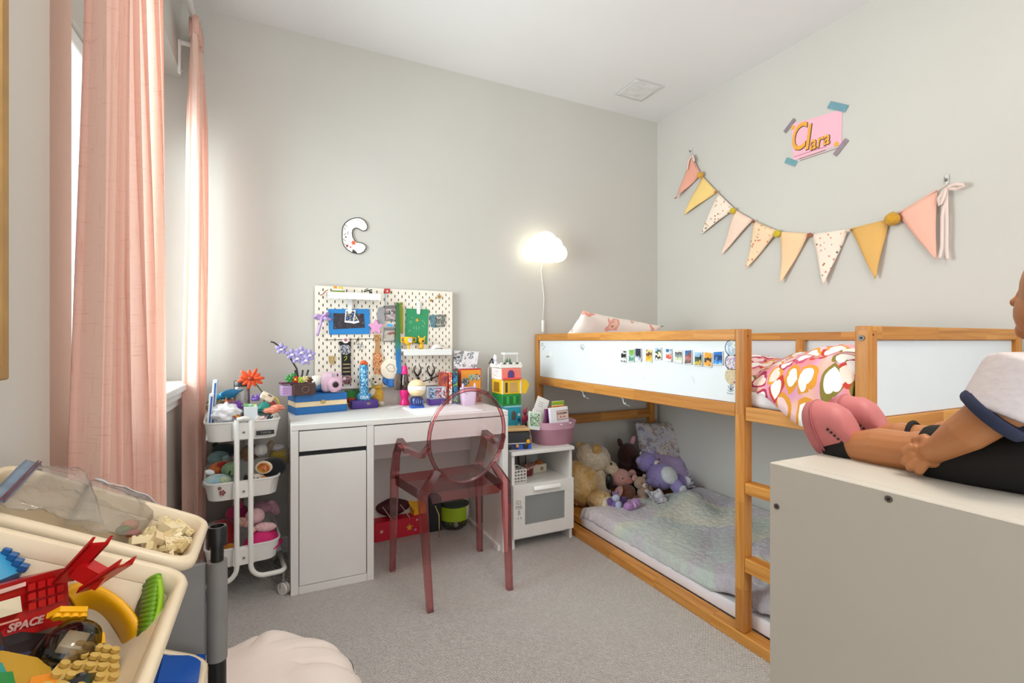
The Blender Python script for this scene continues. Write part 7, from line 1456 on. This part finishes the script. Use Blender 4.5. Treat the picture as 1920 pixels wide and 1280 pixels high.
g = G()
for k in range(5): p = PLN(4+10*k, 1022+10.5*k, .018+.002*k); g.cbox(p, (.008, .008, .008), q_, .001)
s_ = g.obj('dark_studs', mat('1f5a96', .35), o); s_['kind'] = 'stuff'
plate('green_plate', 'thin green plate between the blue brick and the red panel', [(38, 1062, .034), (92, 1052, .034), (92, 1066, .04), (36, 1076, .04)], .008, mat('1f7a3a', .35))
# lime grooved fin
A, B = PLN(298, 1076, .004), PLN(282, 1196, .040); C1, D1 = PLN(262, 1092, .03), PLN(252, 1196, .055)
t = thing('lime_fin', 'lime green ridged piece standing at the right of the large bin', 'toy brick', (A+B)/2); LM = mat('8fbf1c', .35, .05)
g = G(); g.grid(lambda u, v: A.lerp(B, u)+ (C1.lerp(D1, u)-A.lerp(B, u))*v*.12+Vector((.006*math.sin(math.pi*u), 0, 0)), 14, 3); g.obj('edge', LM, t, True, solid=.006)
g = G()
for k in range(13): u = (k+.5)/13; g.tube([A.lerp(B, u), C1.lerp(D1, u).lerp(A.lerp(B, u), .35)], .0042, 6)
s_ = g.obj('ridges', mat('6a9a1a', .4, .06), t, True); s_['kind'] = 'stuff'
g = G(); g.poly([C1, C1.lerp(A, .7), D1.lerp(B, .7), D1], EN*-.006); g.obj('olive_face', mat('3f4a22', .5), t)

# ------------------------------------------------------------------ bean bag
def BB(u, v): pass
BC = Vector((-.055, 1.40, 0)); bm_ = mat('eadfd8', .9, .04, 7, .3, 40)
t = thing('bean_bag', 'crumpled cream fabric bean bag on the carpet in the foreground', 'bean bag', BC)
def bbf(u, v):
    a = 2*math.pi*u; ph = math.pi*(v-.5); r = math.cos(ph)**.75; z = .15+.15*math.copysign(abs(math.sin(ph))**.9, math.sin(ph))
    w_ = 1+.015*math.sin(5*a+1+3*v)*(z > .05)+.03*nz.noise(Vector((math.cos(a)*2.2, math.sin(a)*2.2, v*4)))
    rad = Vector((.26*math.cos(a)*r*w_, .285*math.sin(a)*r*w_)); rot = R(53); x, y = rad.x*math.cos(rot)-rad.y*math.sin(rot), rad.x*math.sin(rot)+rad.y*math.cos(rot)
    for a0, w0, d0 in ((.1, .07, .03), (.55, .06, .024), (-.35, .06, .022), (-.8, .06, .02), (1.1, .06, .022), (3.3, .07, .026), (2.5, .07, .022), (-2.3, .07, .022)): z -= d0*math.exp(-((((a-a0+math.pi) % (2*math.pi))-math.pi-.25*math.sin(v*7+a0))/w0)**2)*(1 if v > .5 else 0)*min(1, max(0, (v-.5)*6))*min(1, max(0, (.93-v)*6))
    z += (.02*nz.noise(Vector((x*7, y*7, 4)))+.006*math.sin(a*7+v*6)*(v > .5)*(v < .9)) * (v > .15)
    return BC+Vector((x, y, max(.002, z)))
g = G(); g.grid(bbf, 120, 48, closed_u=True); bmesh.ops.remove_doubles(g.b, verts=g.b.verts[:], dist=.0008); g.obj('bag', bm_, t, True)
g = G(); g.tube([Vector(bbf(i/60, .62+.03*math.sin(i*.5)))+Vector((0, 0, .001)) for i in range(-10, 12)], .0018, 5); g.obj('seam', mat('6a625e', .8), t, True)

# ------------------------------------------------------------------ doll on the cabinet
SKIN = mat('ba7c4e', .42, .03, 12); 
def fleshy(name, m, parent, fn, vox=.003, smooth=6):
    g = G(); fn(g); o = g.obj(name, m, parent, True)
    d = o.modifiers.new('one_surface', 'REMESH'); d.mode = 'VOXEL'; d.voxel_size = vox; d.use_smooth_shade = True
    d = o.modifiers.new('soft', 'SMOOTH'); d.iterations = smooth; d.factor = .5; return o
DX, DY = .835, .245
t = thing('doll', 'doll in a white shirt, black shorts and pink clogs sitting on the cabinet', 'doll', (DX, DY, KZ))
sh = PX(1905, 712, .768); cuff = PX(1870, 772, .757); midA = PX(1808, 812, .752); wr = PX(1766, 838, .757); palm = PX(1737, 852, .768)
kn = PX(1702, 846, .803); an = PX(1588, 838, .803); calf = PX(1648, 838, .803)
hipL, hipR = Vector((.803, .25, .978)), Vector((.880, .25, .978)); OFF = Vector((.083, .012, 0))
def body(g):
    g.tube([(DX, DY, .965), (DX, DY-.004, 1.0), (DX, DY-.004, 1.05), (DX, DY, 1.083), (DX, DY, 1.10)], [.045, .05, .052, .040, .022], 16)
    g.tube([(DX, DY, 1.09), (DX, DY-.002, 1.135)], [.020, .019], 14)
    hc = Vector((DX, DY-.026, 1.180)); g.ball(hc, (.054, .054, .064), n=28); g.ball(hc+Vector((0, .022, -.026)), (.043, .0375, .039), n=20)   # skull, cheeks and chin
    g.ball(hc+Vector((0, .049, -.047)), (.016, .010, .012), n=14); g.ball(hc+Vector((0, .056, -.012)), (.0075, .009, .007), n=12); g.tube([hc+Vector((0, .050, .008)), hc+Vector((0, .056, -.010))], [.0045, .0055], 8)
    for k in (-1, 1): g.ball(hc+Vector((k*.054, -.004, -.008)), (.006, .012, .016), n=12)
    for s_, o_ in ((1, Vector((0, 0, 0))), (-1, OFF)):
        g.tube([hipL+o_, kn.lerp(hipL, .5)+o_, kn+o_, calf+o_, an.lerp(calf, .4)+o_, an+o_], [.036, .034, .0275, .0285, .024, .019], 16); g.tube([an+o_, an+o_+Vector((0, .022, .004))], [.019, .016], 12)
    g.tube([(DX-.03, DY, 1.072), sh, cuff, midA, wr, palm.lerp(wr, .3)], [.026, .027, .025, .0225, .0165, .015], 16)
    g.ball(palm, (.013, .020, .016), (R(20), 0, 0), 16)
    for tp_, m1, r_ in (((1692, 850), (1707, 837), .0053), ((1694, 866), (1709, 852), .0055), ((1705, 879), (1718, 865), .0054), ((1722, 887), (1732, 874), .0048)):
        g.tube([palm.lerp(PX(*m1, .759), .5), PX(*m1, .757), PX((tp_[0]*2+m1[0])/3, (tp_[1]*2+m1[1])/3, .755), PX(*tp_, .764)], [r_*1.1, r_*1.1, r_, r_*.85], 10)
    g.tube([PX(1752, 838, .766), PX(1733, 822, .768), PX(1714, 826, .775)], [.0085, .0075, .0055], 10)
    # far arm, bent behind the body
    g.tube([(DX+.03, DY, 1.072), (DX+.068, DY+.004, 1.070), (DX+.083, DY+.045, 1.040), (DX+.076, DY+.088, 1.005), (DX+.070, DY+.12, .990)], [.026, .026, .023, .021, .015], 14); q0 = Vector((DX+.070, DY+.132, .986)); g.ball(q0, (.013, .018, .013), n=14)
    for k in range(4): g.tube([q0+Vector((-.010+.0066*k, .008, 0)), q0+Vector((-.011+.0072*k, .024, -.004)), q0+Vector((-.011+.0072*k, .031-.002*abs(k-1.5), -.012))], [.0052, .005, .004], 8)
    g.tube([q0+Vector((-.012, -.004, .002)), q0+Vector((-.022, .012, .002))], [.006, .005], 8)
fleshy('body', SKIN, t, body, .0017, 3)
HC_ = Vector((DX, DY-.026, 1.180))
g = G(); g.ball(HC_+Vector((0, -.006, .008)), (.060, .058, .066), n=28)
for v in [v for v in g.b.verts if v.co.y > HC_.y+.026 and v.co.z < HC_.z+.040]: v.co.y = HC_.y+.02; v.co.x *= 1
g.tube([HC_+Vector((0, -.045, .01)), HC_+Vector((0, -.062, -.05)), HC_+Vector((0, -.058, -.10))], [.045, .045, .02], 14); fuzz(g, .003, 60); g.obj('hair', mat('4a2c1a', .45, .2, 60), t, True)
for k in (-1, 1):
    e = G().ball(HC_+Vector((k*.022, .0405, .006)), (.0095, .005, .008), n=14).obj('eye', mat('f2efe9', .2), t, True); G().ball(HC_+Vector((k*.022, .0438, .006)), (.0048, .003, .0052), n=12).obj('iris', mat('4a6a8a', .2), e, True); G().ball(HC_+Vector((k*.022, .0455, .006)), (.0024, .0016, .0026), n=10).obj('pupil', BLACK, e, True)
    g = G(); g.tube([HC_+Vector((k*.012, .0475, .021)), HC_+Vector((k*.022, .0435, .023)), HC_+Vector((k*.032, .0365, .021))], .0014, 5); g.obj('eyebrow', mat('4a2c1a', .6), t, True)
LIP = mat('b5605a', .35)
for dz_, r_ in ((-.027, (.010, .005, .0028)), (-.0325, (.009, .0052, .0034))): G().ball(HC_+Vector((0, .0535, dz_)), r_, n=14).obj('lip', LIP, t, True)
SHIRT, NAVY, BLKC = mat('d9d1d4', .85, .03, 20, .25, 90), mat('232b47', .8, .06), mat('0b0a0c', .8, .1)
def shirt(g):
    g.tube([(DX, DY+.006, .985), (DX, DY+.008, 1.005), (DX, DY+.006, 1.035), (DX, DY+.002, 1.068), (DX, DY, 1.088), (DX, DY, 1.098)], [.056, .062, .062, .056, .040, .028], 20)
    g.tube([(DX-.028, DY, 1.072), sh+Vector((0, 0, .002)), cuff+(cuff-midA).normalized()*-.003], [.036, .036, .0345], 18); g.tube([(DX+.03, DY, 1.072), (DX+.068, DY+.004, 1.070), (DX+.080, DY+.032, 1.048)], [.034, .035, .033], 16)
fleshy('shirt', SHIRT, t, shirt, .003, 4)
dv = (midA-cuff).normalized(); q0 = dv.to_track_quat('Z', 'Y')
def ring_(c, r, d, w_, m, nm):
    q = Vector(d).normalized().to_track_quat('Z', 'Y').to_euler(); g = G(); g.lathe(c, [(r, -w_), (r+.0015, -w_*.5), (r+.0015, w_*.5), (r, w_), (r-.004, w_), (r-.004, -w_)], 28, q); b_ = g.b; return g.obj(nm, m, t, 50)
ring_(cuff+dv*.004, .0350, dv, .0065, NAVY, 'cuff'); ring_(Vector((DX+.081, DY+.036, 1.045)), .033, (.0, .8, -.55), .006, NAVY, 'cuff'); ring_(Vector((DX, DY+.001, 1.101)), .0285, (0, .18, 1), .006, NAVY, 'collar')
def shorts(g):
    g.tube([(DX, DY+.002, 1.003), (DX, DY, .982), (DX, DY-.004, .968)], [.054, .056, .050], 20)
    for o_ in (Vector((0, 0, 0)), OFF): g.tube([hipL+o_+Vector((0, -.01, .003)), hipL.lerp(kn, .45)+o_, hipL.lerp(kn, .80 if o_.x == 0 else .55)+o_], [.041, .0415, .038], 18)
o = fleshy('shorts', BLKC, t, shorts, .003, 4)
CLOG = mat('d07a7c', .5, .02, 20)
for o_ in (Vector((0, 0, 0)), Vector((.083, .004, .004))):
    hb, tb = PX(1562, 846, .798)+o_, PX(1540, 764, .798)+o_
    ax = (tb-hb).normalized(); fw = Vector((-.05, 1, -.12)); fw = (fw-ax*fw.dot(ax)).normalized(); sd = ax.cross(fw)
    Mx = Matrix((sd, fw, ax)).transposed().to_4x4(); Mx.translation = hb; Ln = (tb-hb).length
    def clog(g):
        out = []
        for i in range(36):
            a = 2*math.pi*i/36; w_ = .027+.006*math.sin(a) ; out.append((w_*math.cos(a), Ln/2+.004+(Ln/2+.006)*math.sin(a)))
        Mo = Mx @ Matrix(((1, 0, 0, 0), (0, 0, 1, 0), (0, 1, 0, 0), (0, 0, 0, 1)))
        g.puff(out, Mo, [(.62, -.040), (.80, -.034), (.93, -.022), (.99, -.006), (1.03, .0), (1.05, .006), (1.04, .016), (.97, .021)])
    g = G(); clog(g); s_ = g.obj('clog', CLOG, t, 60)
    g = G()
    out = [( .0285*1.06*math.cos(2*math.pi*i/36)*(1+.2*math.sin(2*math.pi*i/36)), Ln/2+.004+(Ln/2+.007)*1.05*math.sin(2*math.pi*i/36)) for i in range(36)]
    g.tube([Mx @ Vector((x, .004, y)) for x, y in out], .0016, 5, True); g.obj('sole_groove', mat('b8656a', .5), s_, True)
    for k in range(5): p = Mx @ Vector((.0268-.0006*k, -.016-.0035*k, Ln*(.50-.075*k))); G().ball(p, .0021, n=8).obj('hole', BLACK, s_, True)
    def sock(g): g.tube([an+(o_ if o_.x == 0 else OFF)+Vector((0, .026, -.006)), an+(o_ if o_.x == 0 else OFF)+Vector((0, -.004, 0)), an.lerp(calf, .2)+(o_ if o_.x == 0 else OFF)], [.021, .0235, .0225], 16)
    g = G(); sock(g); g.obj('sock', BLKC, t, True)
a0, a1 = calf+OFF, kn+OFF
for k, f in enumerate((.5,), 1):
    p = an.lerp(calf, 1).lerp(kn, f)+OFF; ring = [p+Vector((.0305*math.cos(a), .004*math.sin(a*1+k), .0305*math.sin(a))) for a in [2*math.pi*i/20 for i in range(20)]]; g = G(); g.tube(ring, .0035 if k else .0018, 6, True); g.obj('ribbon', BLKC, t, True)
pr = [an.lerp(calf, .3+.1*i)+OFF+Vector((-.0285, 0, .018-.006*i)) for i in range(7)]; g = G(); g.tube(pr, .0017, 5); g.obj('ribbon', BLKC, t, True)
G().ball(PX(1727, 878, .7555), (.003, .0022, .0022), n=8).obj('red_nail', mat('7a1a14', .3), t, True)
g = G(); c = Vector((.905, .40, KZ+.0105)); g.tube([c+Vector((.022*math.cos(a), .016*math.sin(a), .002*math.sin(3*a))) for a in [2*math.pi*i/16 for i in range(16)]], .0055, 6, True); g.tube([c+Vector((.01, -.012, .006)), c+Vector((.03, -.03, .004))], .005, 6); solo(g, 'hair_tie', 'white and grey looped band lying behind the doll on the cabinet', 'band', mat('d4d0d4', .6, .1, 40), True)
